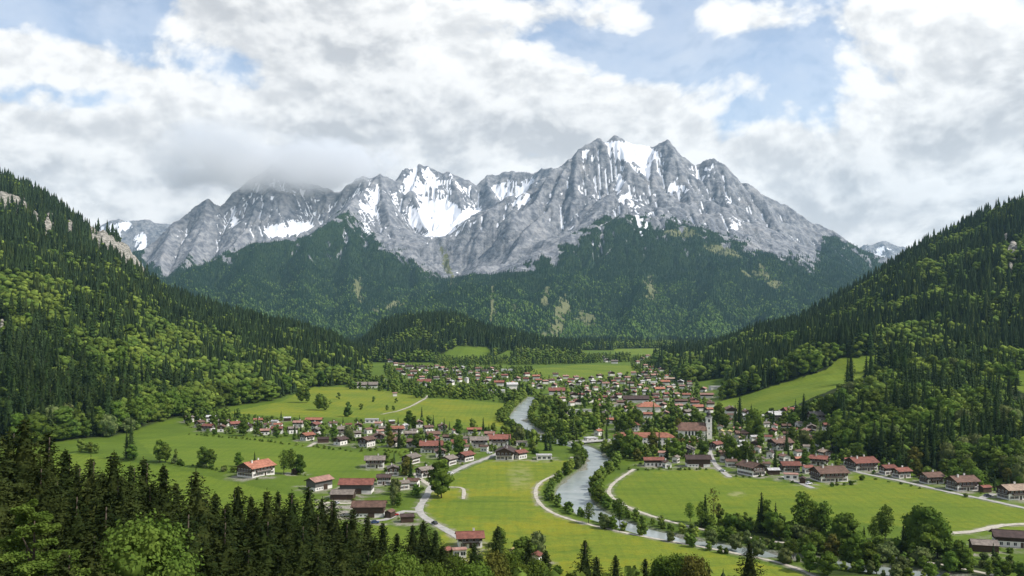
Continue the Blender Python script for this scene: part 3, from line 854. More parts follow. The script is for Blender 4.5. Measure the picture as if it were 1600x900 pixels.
# ---------------------------------------------------------------- trees
MAT_BARK = simple_mat('bark', (0.075, 0.058, 0.042), 0.35, 3.0, stretch=(1, 1, 0.25))
MAT_SPRUCE = leaf_mat('spruce_needles', (0.016, 0.026, 0.0085), (0.040, 0.052, 0.0135), transl=0.10, vary=0.30, scale=0.25)
MAT_SPRUCE_FAR = leaf_mat('spruce_needles_of_the_valley', (0.020, 0.035, 0.012), (0.042, 0.066, 0.018), transl=0.12, vary=0.30, scale=0.25)
MAT_LEAF = leaf_mat('broad_leaves', (0.056, 0.096, 0.016), (0.122, 0.176, 0.028), transl=0.30, vary=0.36, scale=0.22)
MAT_LEAF_LIME = leaf_mat('young_lime_green_leaves', (0.070, 0.125, 0.022), (0.135, 0.200, 0.036), transl=0.30, vary=0.10, scale=0.3)
MAT_LEAF_RUST = leaf_mat('olive_young_leaves', (0.075, 0.086, 0.018), (0.135, 0.128, 0.027), transl=0.25, vary=0.15, scale=0.3)
MAT_LEAF_PALE = leaf_mat('willow_leaves', (0.075, 0.105, 0.034), (0.150, 0.175, 0.060), transl=0.25, vary=0.22, scale=0.3)
MAT_FOREST = leaf_mat('forest_foliage', (0.75, 0.75, 0.75), (1.15, 1.15, 1.15), stuff=True, transl=0.15, scale=0.3)

def quads_at(C, N, S, rng, asp=0.8, jit=0.25):
    """an irregular leaf spray at each centre C with normal N and size S"""
    n = len(C)
    N = N / np.maximum(np.linalg.norm(N, axis=1), 1e-6)[:, None]
    A = rng.normal(size=(n, 3)); A -= (A * N).sum(1)[:, None] * N
    A /= np.maximum(np.linalg.norm(A, axis=1), 1e-6)[:, None]
    B = np.cross(N, A)
    S = np.asarray(S)[:, None]
    P = []
    for sx, sy in ((-1, -.35), (.3, -1), (1, .35), (-.3, 1)):
        j = 1 + rng.uniform(-jit, jit, (n, 1))
        P.append(C + (A * sx * 0.5 + B * sy * 0.5 * asp) * S * j + N * S * rng.uniform(-.12, .12, (n, 1)))
    V = np.stack(P, 1).reshape(-1, 3)
    return V, np.arange(4 * n).reshape(-1, 4)

ICO = None
def ico(sub=1):
    global ICO
    if ICO is None: ICO = {}
    if sub not in ICO:
        import bmesh
        bm = bmesh.new(); bmesh.ops.create_icosphere(bm, subdivisions=sub, radius=1)
        ICO[sub] = (np.array([v.co[:] for v in bm.verts]), np.array([[v.index for v in f.verts] for f in bm.faces])); bm.free()
    return ICO[sub]

class Soup:
    def __init__(s): s.V = []; s.Q = []; s.T = []; s.n = 0
    def add(s, V, Q=None, T=None):
        s.V.append(V)
        if Q is not None and len(Q): s.Q.append(np.asarray(Q) + s.n)
        if T is not None and len(T): s.T.append(np.asarray(T) + s.n)
        s.n += len(V)
    def get(s):
        return (np.concatenate(s.V), np.concatenate(s.Q) if s.Q else np.zeros((0, 4), int), np.concatenate(s.T) if s.T else np.zeros((0, 3), int))

def spruce_crown(h, r, rng, whorl=0.5, per=6, spray=18, sspray=0.55, low=0.06, sag=0.25, expo=0.68, slope=0):
    """drooping whorls of branches, each a run of needle sprays"""
    S = Soup()
    z = h * low
    C, N, SZ = [], [], []
    while z < h * 0.985:
        f = 1 - (z - h * low) / (h * (1 - low))
        L = (min(r, slope * (h - z)) if slope else r * f ** expo) * rng.uniform(0.82, 1.12) + 0.12
        k = max(3, int(per * (0.55 + 0.45 * f)))
        a0 = rng.uniform(0, 6.28)
        for b in range(k):
            a = a0 + 6.283 * b / k + rng.normal(0, 0.22)
            l = L * rng.uniform(0.62, 1.13)
            m = max(3, int(spray * (0.25 + 0.75 * f)))
            t = (np.arange(m) + rng.uniform(0, 1, m)) / m
            t = t ** 0.75
            dr = -sag * l * (t ** 1.3) * 1.1 + 0.10 * l * np.clip(t - 0.7, 0, 1) * 2 + 0.10 * l * t * (1 - f) * 3
            side = rng.normal(0, 0.20, m) * l * (1 - t * 0.75)
            x = np.cos(a) * l * t - np.sin(a) * side
            y = np.sin(a) * l * t + np.cos(a) * side
            zz = z + dr - np.abs(side) * 0.30 + rng.normal(0, 0.08, m)
            C.append(np.stack([x, y, zz], 1))
            n = np.stack([np.cos(a) * 0.45 + rng.normal(0, .4, m), np.sin(a) * 0.45 + rng.normal(0, .4, m), np.full(m, 0.75) + rng.normal(0, .25, m)], 1)
            N.append(n); SZ.append(sspray * (0.7 + 0.5 * f) * rng.uniform(0.7, 1.3, m))
        z += whorl * (0.75 + 0.5 * f) * rng.uniform(0.8, 1.2)
    V, Q = quads_at(np.concatenate(C), np.concatenate(N), np.concatenate(SZ), rng, 0.5, 0.3)
    S.add(V, Q)
    # leader
    V, Q = quads_at(np.stack([np.zeros(6), np.zeros(6), h * np.linspace(0.955, 1.0, 6)], 1), rng.normal(size=(6, 3)) * [1, 1, .1], np.full(6, sspray * 0.6), rng, 0.4); S.add(V, Q)
    # the dark heart of the crown
    n = 9
    rg = [(h * low * 1.3, 0.34 * r), (h * 0.35, 0.32 * r), (h * 0.65, 0.24 * r), (h * 0.95, 0.02 * r)]
    V = np.array([[q * math.cos(6.283 * k / n), q * math.sin(6.283 * k / n), zz] for zz, q in rg for k in range(n)])
    S.add(V, [[i * n + k, i * n + (k + 1) % n, (i + 1) * n + (k + 1) % n, (i + 1) * n + k] for i in range(3) for k in range(n)])
    return S.get()

def spruce_small(h, r, rng, tiers=11, per=8):
    """the same tree for the middle distance: each branch a bent, tapering strip"""
    S = Soup()
    V, Q, T = [], [], []
    for i in range(tiers):
        f = 1 - i / tiers
        z = h * (0.07 + 0.90 * i / tiers) + rng.normal(0, 0.1)
        L = r * f ** 0.85 + 0.25
        k = max(4, int(per * (0.5 + 0.5 * f)))
        a0 = rng.uniform(0, 6.28)
        for b in range(k):
            a = a0 + 6.283 * b / k + rng.normal(0, 0.2); l = L * rng.uniform(0.7, 1.2)
            ca, sa = math.cos(a), math.sin(a); w = l * 0.36 + 0.1
            zt = z - 0.30 * l + rng.normal(0, .15)
            top = h * 0.075 + 0.12 * l
            o = len(V)
            V += [(0.05 * ca, 0.05 * sa, z + top * 0.9), (ca * l * 0.55 - sa * w, sa * l * 0.55 + ca * w, z + 0.02 * h - 0.2 * l + rng.normal(0, .1)),
                  (ca * l, sa * l, zt), (ca * l * 0.55 + sa * w, sa * l * 0.55 - ca * w, z + 0.02 * h - 0.2 * l + rng.normal(0, .1))]
            Q.append((o, o + 1, o + 2, o + 3))
    S.add(np.array(V), Q)
    n = 6
    rg = [(h * 0.05, 0.42 * r), (h * 0.5, 0.24 * r), (h, 0.01)]
    Vc = np.array([[q * math.cos(6.283 * k / n), q * math.sin(6.283 * k / n), zz] for zz, q in rg for k in range(n)])
    S.add(Vc, [[i * n + k, i * n + (k + 1) % n, (i + 1) * n + (k + 1) % n, (i + 1) * n + k] for i in range(2) for k in range(n)])
    return S.get()

def spruce_tiny(h, r, rng, tiers=4, per=5):
    V, T = [], []
    for i in range(tiers):
        f = 1 - i / tiers
        z0 = h * (0.03 + 0.86 * i / tiers); zt = min(h, z0 + h * 0.36)
        if i == tiers - 1: zt = h
        L = r * f ** 0.8
        a0 = rng.uniform(0, 6.28)
        for b in range(per):
            a = a0 + 6.283 * b / per; l = L * rng.uniform(0.8, 1.2); l2 = L * rng.uniform(0.55, 0.8)
            o = len(V)
            V += [(0, 0, zt), (math.cos(a) * l, math.sin(a) * l, z0 + rng.normal(0, .2)), (math.cos(a + 6.283 / per) * l2, math.sin(a + 6.283 / per) * l2, z0 + 0.05 * h)]
            T.append((o, o + 1, o + 2))
    return np.array(V), np.zeros((0, 4), int), np.array(T)

def lobes(h, r, rng, n, base=0.22, tall=1.0):
    L = []
    for i in range(n):
        t = (i + 0.5) / n
        z = h * (base + (0.93 - base) * t)
        prof = math.sin(math.pi * min(max((t * 0.88 + 0.10), 0), 1)) ** 0.65
        a = i * 2.399 + rng.uniform(-.5, .5); d = r * prof * rng.uniform(0.25, 0.62)
        q = r * (0.36 + 0.22 * prof) * rng.uniform(0.8, 1.2)
        L.append((d * math.cos(a), d * math.sin(a), min(z, h - q * 0.8), q))
    return L

def leafy_crown(h, r, rng, n=5000, size=0.45, nl=14, base=0.2, core=0.70, flat=0.85, droop=0.0):
    """leaf sprays on and in a heap of lobes"""
    S = Soup(); L = lobes(h, r, rng, nl, base)
    w = np.array([l[3] ** 2 for l in L]); w /= w.sum()
    k = rng.choice(len(L), n, p=w)
    d = rng.normal(size=(n, 3)); d /= np.linalg.norm(d, axis=1)[:, None]
    d[:, 2] = np.where(d[:, 2] < -0.3, -d[:, 2] * 0.8, d[:, 2])
    C = np.array([l[:3] for l in L])[k]; q = np.array([l[3] for l in L])[k]
    bump = 1 + 0.22 * np.sin(d[:, 0] * 7 + k) * np.sin(d[:, 1] * 6 + 2 * k) 
    P = C + d * (q * bump * rng.uniform(0.72, 1.10, n))[:, None] * np.array([1, 1, flat])
    N = d + rng.normal(0, 0.55, (n, 3)) + np.array([0, 0, .25])
    V, Q = quads_at(P, N, size * rng.uniform(0.6, 1.4, n), rng, 0.75, 0.35); S.add(V, Q)
    iv, it = ico(2)
    for l in L:
        f = 1 + 0.15 * np.sin(iv[:, :1] * 5 + l[3] * 9) * np.cos(iv[:, 1:2] * 6)
        S.add(iv * f * l[3] * core * np.array([1, 1, flat]) + np.array(l[:3]), None, it)
    return S.get()

def layered_crown(h, r, rng, n=6000, size=0.4):
    """a beech whose boughs carry flat fans of foliage, dark gaps between them"""
    S = Soup(); C, N = [], []
    for i in range(17):
        t = (i + .5) / 17
        L = r * (1 - t) ** 0.6 * rng.uniform(0.75, 1.2) + .4
        for b in range(max(3, int(5 * (1 - t) + 2))):
            a = rng.uniform(0, 6.283); m = int(n / 17 / 4.5); z = h * (0.10 + 0.86 * t) + rng.normal(0, .35)
            tt = rng.uniform(0.12, 1, m) ** .8; w = L * 0.34 * np.sin(np.clip(tt * 2.7 + .25, 0, 3.1))
            sd = rng.uniform(-1, 1, m) * w; lf = rng.uniform(.1, .34)
            C.append(np.stack([np.cos(a) * L * tt - np.sin(a) * sd, np.sin(a) * L * tt + np.cos(a) * sd, z + lf * L * tt - 0.12 * L * tt ** 3 - 0.18 * np.abs(sd) + rng.normal(0, 0.13, m)], 1))
            N.append(np.stack([rng.normal(0, .45, m), rng.normal(0, .45, m), np.ones(m)], 1))
    C = np.concatenate(C); N = np.concatenate(N)
    V, Q = quads_at(C, N, size * rng.uniform(.6, 1.4, len(C)), rng, 0.7, 0.3); S.add(V, Q)
    return S.get()

def leafy_small(h, r, rng, n=46, nl=5, base=0.12):
    S = Soup(); L = lobes(h, r, rng, nl, base)
    iv, it = ico(1)
    for l in L:
        f = 1 + rng.uniform(-.22, .22, (len(iv), 1))
        S.add(iv * f * l[3] * 1.0 * np.array([1, 1, .9]) + np.array(l[:3]), None, it)
    if n:
        w = np.array([l[3] ** 2 for l in L]); w /= w.sum(); k = rng.choice(len(L), n, p=w)
        d = rng.normal(size=(n, 3)); d /= np.linalg.norm(d, axis=1)[:, None]; d[:, 2] = np.abs(d[:, 2]) * 0.9
        P = np.array([l[:3] for l in L])[k] + d * (np.array([l[3] for l in L])[k] * 1.03)[:, None]
        V, Q = quads_at(P, d + rng.normal(0, .6, (n, 3)), r * 0.34 * rng.uniform(.6, 1.4, n), rng); S.add(V, Q)
    return S.get()

def leafy_tiny(h, r, rng):
    iv, it = ico(1)
    f = 1 + rng.uniform(-.28, .28, (len(iv), 1))
    V = iv * f * np.array([r, r, h * 0.5]) + np.array([0, 0, h * 0.5])
    return V, np.zeros((0, 4), int), it

def trunk_mesh(name, h, r, rng, limbs=0, spread=2.0, mat=None):
    b = MB()
    pts = [(0.02 * h * math.sin(i * 1.7) * (i > 0), 0.015 * h * math.cos(i * 2.1) * (i > 0), -0.8 + (h + 0.8) * i / 5) for i in range(6)]
    b.tube(pts, [r * (1.25 if i == 0 else 1 - 0.17 * i) for i in range(6)], 8)
    for k in range(limbs):
        z = h * (0.35 + 0.55 * k / max(limbs, 1)); a = k * 2.4
        e = spread * (1.1 - 0.6 * k / max(limbs, 1))
        b.tube([(0, 0, z), (e * .5 * math.cos(a), e * .5 * math.sin(a), z + e * .45), (e * math.cos(a), e * math.sin(a), z + e * 1.1)], [r * .45, r * .28, r * .1], 6)
    return b.mesh(name, [mat or MAT_BARK], smooth=True)

def crown_mesh(name, VQT, mat, smooth=False):
    V, Q, T = VQT
    return make_mesh(name, V, Q, T, [mat], smooth=smooth)

# ---- sorts of tree: crown mesh for a near tree (trunk apart) and one small mesh; unit height h0
SORTS = {}
def sort(name, species, h0, r0, crowns, trunk):
    SORTS[name] = dict(species=species, h=h0, r=r0, crowns=crowns, trunk=trunk)

def build_sorts():
    g = np.random.default_rng(5)
    sort('spruce_near', 'spruce', 28, 4.6, [crown_mesh('crown', spruce_crown(28, 5.9 * q, g, 0.50, 9, 34, 0.56, sag=0.36, slope=0.45 * q), MAT_SPRUCE) for q in (1.0, 0.86, 1.12)], trunk_mesh('trunk', 27, 0.36, g))
    sort('spruce_mid', 'spruce', 24, 3.8, [crown_mesh('crown', spruce_crown(24, 4.4 * q, g, 0.95, 6, 8, 1.3), MAT_SPRUCE_FAR) for q in (1.0, 0.8, 1.15)], trunk_mesh('trunk', 22, 0.32, g))
    sort('spruce_far', 'spruce', 24, 3.8, [crown_mesh('crown', spruce_small(24, 4.0 * q, g), MAT_SPRUCE_FAR) for q in (1.0, 0.8, 1.15, 0.95)], None)
    sort('beech_near', 'broadleaf', 20, 7, [crown_mesh('crown', layered_crown(20, 7.5, g, 42000, 0.34), MAT_LEAF_LIME)], trunk_mesh('trunk', 17, 0.4, g, 5, 3.5))
    sort('maple_near', 'broadleaf', 18, 6, [crown_mesh('crown', leafy_crown(18, 6.2, g, 17000, 0.36, 34, 0.10, 0.45), MAT_LEAF_LIME)], trunk_mesh('trunk', 12, 0.35, g, 5, 3))
    sort('rusty_near', 'broadleaf', 16, 5, [crown_mesh('crown', leafy_crown(16, 4.6, g, 9000, 0.42, 18, 0.10, 0.5), MAT_LEAF_RUST)], trunk_mesh('trunk', 11, 0.28, g, 5, 2.5))
    sort('leafy_near', 'broadleaf', 16, 5, [crown_mesh('crown', leafy_crown(16, 5 * q, g, 9500, 0.42, 18, 0.10, 0.62), MAT_LEAF) for q in (1.0, 0.85)], trunk_mesh('trunk', 11, 0.32, g, 5, 2.6))
    sort('leafy_mid', 'broadleaf', 15, 5, [crown_mesh('crown', leafy_crown(15, 5 * q, g, 850, 1.15, 10, b, 0.80), MAT_LEAF) for q, b in ((1.0, .14), (0.82, .12), (1.15, .16), (0.62, .10))], trunk_mesh('trunk', 9, 0.3, g, 4, 2.4))
    sort('leafy_far', 'broadleaf', 15, 5, [crown_mesh('crown', leafy_crown(15, 5 * q, g, 260, 1.8, 7, b, 0.86), MAT_LEAF) for q, b in ((1.0, .10), (0.8, .08), (1.12, .12), (0.65, .08))], None)
    sort('airy_mid', 'broadleaf', 18, 4.6, [crown_mesh('crown', leafy_crown(18, 4.6 * q, g, 1000, 0.85, 16, 0.22, 0.0, 1.0), MAT_LEAF) for q in (1.0, .8)], trunk_mesh('trunk', 15, 0.26, g, 9, 2.8))
    sort('bare_mid', 'broadleaf', 17, 3, [crown_mesh('crown', leafy_crown(17, 3.2, g, 260, 0.7, 16, 0.3, 0.0, 1.0), MAT_LEAF_RUST)], trunk_mesh('trunk', 15, 0.2, g, 10, 2.6))
    sort('willow_mid', 'broadleaf', 9, 4.6, [crown_mesh('crown', leafy_crown(9, 4.6 * q, g, 800, 0.85, 9, .10, 0.82), MAT_LEAF_PALE) for q in (1.0, .8)], trunk_mesh('trunk', 5, 0.25, g, 4, 2))
    sort('rusty_mid', 'broadleaf', 14, 4.4, [crown_mesh('crown', leafy_crown(14, 4.4, g, 850, 1.0, 10, .12, 0.8), MAT_LEAF_RUST)], trunk_mesh('trunk', 9, 0.25, g, 4, 2))
    sort('lime_mid', 'broadleaf', 14, 4.6, [crown_mesh('crown', leafy_crown(14, 4.6, g, 850, 1.05, 10, .12, 0.8), MAT_LEAF_LIME)], trunk_mesh('trunk', 9, 0.25, g, 4, 2))
    sort('bush_mid', 'shrub', 3.2, 2.2, [crown_mesh('crown', leafy_crown(3.2, 2.2, g, 240, 0.7, 6, 0.0, 0.85), m) for m in (MAT_LEAF, MAT_LEAF_PALE)], None)
    SORTS['bush_mid']['crowns'].append(crown_mesh('crown', leafy_crown(3.2, 2.4, g, 240, 0.7, 6, 0.0, 0.85), MAT_LEAF))

# ---- the wood that nobody could count: thousands of small trees welded into one mesh each
class Wood:
    def __init__(s): s.V = []; s.Q = []; s.T = []; s.C = []; s.n = 0
    def add_many(s, proto, P, SC_, RZ, TINT):
        """copies of one small tree at P with scale, turn and tint; the foot stays at the point"""
        V, Q, T = proto
        if len(P) == 0: return
        c, q = np.cos(RZ)[:, None], np.sin(RZ)[:, None]
        x = V[None, :, 0] * c - V[None, :, 1] * q; y = V[None, :, 0] * q + V[None, :, 1] * c
        X = np.stack([x * SC_[:, :1] + P[:, :1], y * SC_[:, :1] + P[:, 1:2], V[None, :, 2] * SC_[:, 1:2] + P[:, 2:3]], -1)
        n, m = len(P), len(V)
        # crowns are paler at the tips of the new shoots
        s.V.append(X.reshape(-1, 3).astype(np.float32))
        off = (np.arange(n) * m)[:, None, None] + s.n
        if len(Q): s.Q.append((Q[None] + off).reshape(-1, 4).astype(np.int32))
        if len(T): s.T.append((T[None] + off).reshape(-1, 3).astype(np.int32))
        s.C.append(np.repeat(np.concatenate([TINT, np.ones((n, 1))], 1), m, 0).astype(np.float32))
        s.n += n * m
    def build(s, name, label):
        me = make_mesh(name, np.concatenate(s.V), np.concatenate(s.Q) if s.Q else None, np.concatenate(s.T) if s.T else None, [MAT_FOREST], attrs={'tint': np.concatenate(s.C)})
        return tag(link(name, me), label, 'forest', kind='stuff')

GC = np.array([0.034, 0.054, 0.020]); GB = np.array([0.070, 0.112, 0.022]); GY = np.array([0.140, 0.182, 0.032])
def tints(kind, n, rng, x, y):
    """leaf colour per tree: stands of one colour, with strays"""
    st = fbm(x / 60, y / 60, 3, 123) + rng.normal(0, .3, n)
    v = rng.uniform(0.65, 1.4, (n, 1))
    if kind == 'spruce':
        t = np.where((st > 0.6)[:, None], GC * np.array([1.6, 1.4, 1.1]), GC) * v
    else:
        w = np.clip(0.42 + 0.7 * st + rng.normal(0, .22, n), 0, 1)[:, None]
        t = (GB * (1 - w) + GY * w) * v
    return t

def build_mountain_forest():
    g = np.random.default_rng(77)
    step = 13.5
    xs = np.arange(-5200, 5200, step); ys = np.arange(3350, 7700, step)
    X, Y = np.meshgrid(xs, ys, indexing='ij')
    X = (X + g.uniform(-.5, .5, X.shape) * step).ravel(); Y = (Y + g.uniform(-.5, .5, Y.shape) * step).ravel()
    px = U0 + F * X / Y
    m = (px > -150) & (px < 1750); X, Y = X[m], Y[m]
    f = sample_grid(MFOR, X, Y); z = massif_z(X, Y)
    m = (f + g.normal(0, .16, len(f)) > 0.5) & (z > 4); X, Y, z = X[m], Y[m], z[m]
    # leave out what faces away
    e = 14.0
    gx = (massif_z(X + e, Y) - massif_z(X - e, Y)) / (2 * e); gy = (massif_z(X, Y + e) - massif_z(X, Y - e)) / (2 * e)
    vx, vy, vz = X, Y, z - H; L = np.sqrt(vx * vx + vy * vy + vz * vz)
    fac = (gx * vx + gy * vy - vz) / L
    m = fac > -0.08; X, Y, z = X[m], Y[m], z[m]
    # thin out high up and on crags, broad leaves low down
    sl = sample_grid(MSL, X, Y)
    n = len(X); st = fbm(X / 260, Y / 260, 4, 201)
    broad = g.uniform(0, 1, n) < np.clip(0.62 - z / 620 + 0.55 * st, 0.02, 0.8) * (z < 640)
    W = Wood()
    sc = np.stack([g.uniform(.75, 1.25, n), g.uniform(.7, 1.3, n)], 1) * np.clip(1.15 - 0.5 * (z / 900), .5, 1.1)[:, None]
    rz = g.uniform(0, 6.28, n)
    P = np.stack([X, Y, z - 1.0], 1)
    protos = [spruce_tiny(24, 5.6, g, 3, 4) for _ in range(3)]; pb = [leafy_tiny(16, 7.0, g) for _ in range(1)]
    iv, it = ico(1)
    def octa(): 
        V = np.array([(6.5, 0, 7), (0, 6.5, 8), (-6.5, 0, 7), (0, -6.5, 8), (4, 4, 12.5), (-4, 4, 13), (-4, -4, 12), (4, -4, 13), (0, 0, 16.5)]) * (1 + g.uniform(-.15, .15, (9, 1)))
        T = [(0, 1, 4), (1, 2, 5), (2, 3, 6), (3, 0, 7), (0, 4, 7), (1, 5, 4), (2, 6, 5), (3, 7, 6), (4, 5, 8), (5, 6, 8), (6, 7, 8), (7, 4, 8)]
        return V, np.zeros((0, 4), int), np.array(T)
    pb = [octa() for _ in range(3)]
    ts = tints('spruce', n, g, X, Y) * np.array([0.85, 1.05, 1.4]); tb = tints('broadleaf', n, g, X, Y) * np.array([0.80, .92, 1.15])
    k = g.integers(0, 3, n)
    for i in range(3):
        a = ~broad & (k == i); W.add_many(protos[i], P[a], sc[a], rz[a], ts[a])
        a = broad & (k == i); W.add_many(pb[i], P[a], sc[a] * 0.95, rz[a], tb[a])
    W.build('mountain_forest', 'dark conifer forest with paler broadleaf patches on the lower mountain flanks')
    return n
# ---------------------------------------------------------------- houses
PLASTER = simple_mat('white_plaster', (0.68, 0.65, 0.60), 0.08, 0.6, per_object=0.10)
PLASTER_CREAM = simple_mat('cream_plaster', (0.70, 0.62, 0.48), 0.08, 0.6, per_object=0.06)
DARKWOOD = simple_mat('dark_timber', (0.060, 0.038, 0.026), 0.35, 2.0, stretch=(1, 1, 6), per_object=0.25)
GREYWOOD = simple_mat('grey_weathered_boards', (0.105, 0.10, 0.092), 0.30, 2.0, stretch=(5, 5, 0.4), per_object=0.1)
GLASS = simple_mat('window_glass', (0.018, 0.022, 0.027), 0.1, 1.0, rough=0.15, spec=0.5)
FRAMEW = simple_mat('white_window_frame', (0.70, 0.69, 0.66), 0.05, 1.0)
SHUTTER = simple_mat('brown_shutter', (0.085, 0.045, 0.028), 0.2, 2.0)
CONCRETE = simple_mat('pale_concrete', (0.40, 0.385, 0.36), 0.18, 0.5)
COPPER = simple_mat('dark_church_copper', (0.055, 0.05, 0.048), 0.25, 1.0, rough=0.5)
STEELGREEN = simple_mat('dark_green_cladding', (0.05, 0.085, 0.05), 0.15, 1.0)

def roof_mat(name, col):
    m, t, p = new_mat(name)
    P = t.obj()
    n = t.noise(P, 0.55, 5, 0.65); n2 = t.noise(t.scaled(P, 1.2, 6.0, 6.0), 1.0, 3, 0.7)
    info = t.node('ShaderNodeObjectInfo')
    c = t.mix(t.ramp(n, 0.32, 0.68), tuple(v * 0.66 for v in col), tuple(min(v * 1.28, .9) for v in col))
    c = t.mix(t.ramp(n2, 0.35, 0.7, 0.0, 0.4), c, tuple(v * 0.5 for v in col))
    hs = t.node('ShaderNodeHueSaturation'); t.put(hs.inputs['Color'], c)
    t.put(hs.inputs['Value'], t.ramp(info.outputs['Random'], 0, 1, 0.78, 1.22, False))
    t.put(p.inputs['Base Color'], hs.outputs[0])
    w = t.node('ShaderNodeTexWave', wave_type='BANDS', bands_direction='Y'); t.put(w.inputs['Vector'], P); w.inputs['Scale'].default_value = 1.1; w.inputs['Distortion'].default_value = 0.6
    t.put(p.inputs['Normal'], t.bump(w.outputs['Fac'], 0.35, 0.12))
    p.inputs['Roughness'].default_value = 0.75
    return m
ROOFS = {k: roof_mat('%s_roof_tiles' % n, c) for k, n, c in (
    ('r', 'brick_red', (0.205, 0.080, 0.058)), ('o', 'orange_red', (0.315, 0.130, 0.082)), ('b', 'brown', (0.140, 0.082, 0.060)), ('d', 'dark_brown', (0.070, 0.046, 0.040)),
    ('g', 'grey_brown', (0.185, 0.155, 0.130)), ('p', 'faded_pink', (0.32, 0.18, 0.14)), ('t', 'tan', (0.33, 0.245, 0.180)), ('y', 'ochre', (0.46, 0.36, 0.165)), ('w', 'pale_grey', (0.42, 0.41, 0.40)), ('n', 'greenish_grey', (0.30, 0.31, 0.23)))}
RNAME = {'r': 'brick red', 'o': 'orange', 'b': 'brown', 'd': 'dark brown', 'g': 'grey', 'p': 'faded pink', 't': 'tan', 'y': 'ochre yellow', 'w': 'pale grey', 'n': 'grey green'}

def gable_prism(b, L, W, hw, rise, m=0, x0=None, x1=None, z0=-1.5):
    x0 = -L / 2 if x0 is None else x0; x1 = L / 2 if x1 is None else x1
    p = [(x0, -W / 2, z0), (x0, W / 2, z0), (x0, W / 2, hw), (x0, 0, hw + rise), (x0, -W / 2, hw)]
    q = [(x1, y, z) for _, y, z in p]
    b.faces(p + q, [(4, 3, 2, 1, 0), (5, 6, 7, 8, 9), (0, 5, 9, 4), (1, 2, 7, 6), (0, 1, 6, 5)], m)

def roof_shape(b, L, W, hw, rise, over=1.1, gover=1.2, th=0.28, hip=0.0):
    """two slabs with their eaves; slot 0 tiles, slot 1 timber edge"""
    s = rise / (W / 2)
    X = L / 2 + gover; Y = W / 2 + over; ze = hw - s * over + 0.06; zr = hw + rise + 0.06
    xr = X - hip
    for sg in (-1, 1):
        lo = [(-X, sg * Y, ze), (X, sg * Y, ze), (xr, 0, zr), (-xr, 0, zr)]
        up = [(x, y, z + th) for x, y, z in lo]
        f = (4, 5, 6, 7) if sg < 0 else (7, 6, 5, 4)
        pts = lo + up
        b.faces(pts, [f], 0)
        b.faces(pts, [(0, 1, 5, 4) if sg < 0 else (4, 5, 1, 0)], 1)
        b.faces(pts, [(3, 2, 1, 0) if sg < 0 else (0, 1, 2, 3)], 1)
        if not hip:
            b.faces(pts, [(1, 2, 6, 5) if sg < 0 else (5, 6, 2, 1), (3, 0, 4, 7) if sg < 0 else (7, 4, 0, 3)], 1)
    if hip:
        for sx in (-1, 1):
            lo = [(sx * X, -Y, ze), (sx * X, Y, ze), (sx * xr, 0, zr)]
            up = [(x, y, z + th) for x, y, z in lo]
            b.faces(lo + up, [(3, 4, 5) if sx > 0 else (5, 4, 3)], 0)
            b.faces(lo + up, [(0, 1, 4, 3) if sx > 0 else (3, 4, 1, 0)], 1)
    else:
        b.box(-X, X, -0.22, 0.22, zr + th - 0.06, zr + th + 0.10, 0)

WIN = {}
def window_mesh(w, h, shut):
    k = (round(w, 1), round(h, 1), shut)
    if k not in WIN:
        b = MB()
        b.box(-w / 2 - .12, w / 2 + .12, -0.05, 0.0, -h / 2 - .12, h / 2 + .12, 0)
        b.box(-w / 2, w / 2, -0.075, -0.05, -h / 2, h / 2, 1)
        b.box(-.04, .04, -0.10, -0.075, -h / 2, h / 2, 0)
        if shut:
            for s in (-1, 1):
                x = s * (w / 2 + .12 + .27); b.box(x - .25, x + .25, -0.07, 0.0, -h / 2 - .05, h / 2 + .05, 2)
        WIN[k] = b.mesh('window', [FRAMEW, GLASS, SHUTTER])
    return WIN[k]
DOOR = {}
def door_mesh(w, h):
    k = (round(w, 1), round(h, 1))
    if k not in DOOR:
        b = MB(); b.box(-w / 2, w / 2, -0.06, 0.0, 0, h, 0); b.box(-w / 2 + .12, w / 2 - .12, -0.09, -0.06, .1, h - .12, 1)
        DOOR[k] = b.mesh('door', [SHUTTER, DARKWOOD])
    return DOOR[k]

HOUSES = []          # (object, x, y, z, L, W, yaw, ref, px, py, wpx)
def side_frame(side, L, W):
    """origin and turn of a wall: local x runs along it, local -y points out of it"""
    return {'S': ((0, -W / 2), 0.0), 'N': ((0, W / 2), math.pi), 'W': ((-L / 2, 0), -math.pi / 2), 'E': ((L / 2, 0), math.pi / 2)}[side]

def add_on_wall(name, me, root, side, L, W, x, z, out=0.0):
    (ox, oy), a = side_frame(side, L, W)
    c, s = math.cos(a), math.sin(a)
    o = bpy.data.objects.new(name, me); COL.objects.link(o); o.parent = root
    nx, ny = s, -c
    o.location = (ox + x * c + nx * out, oy + x * s + ny * out, z); o.rotation_euler = (0, 0, a)
    return o

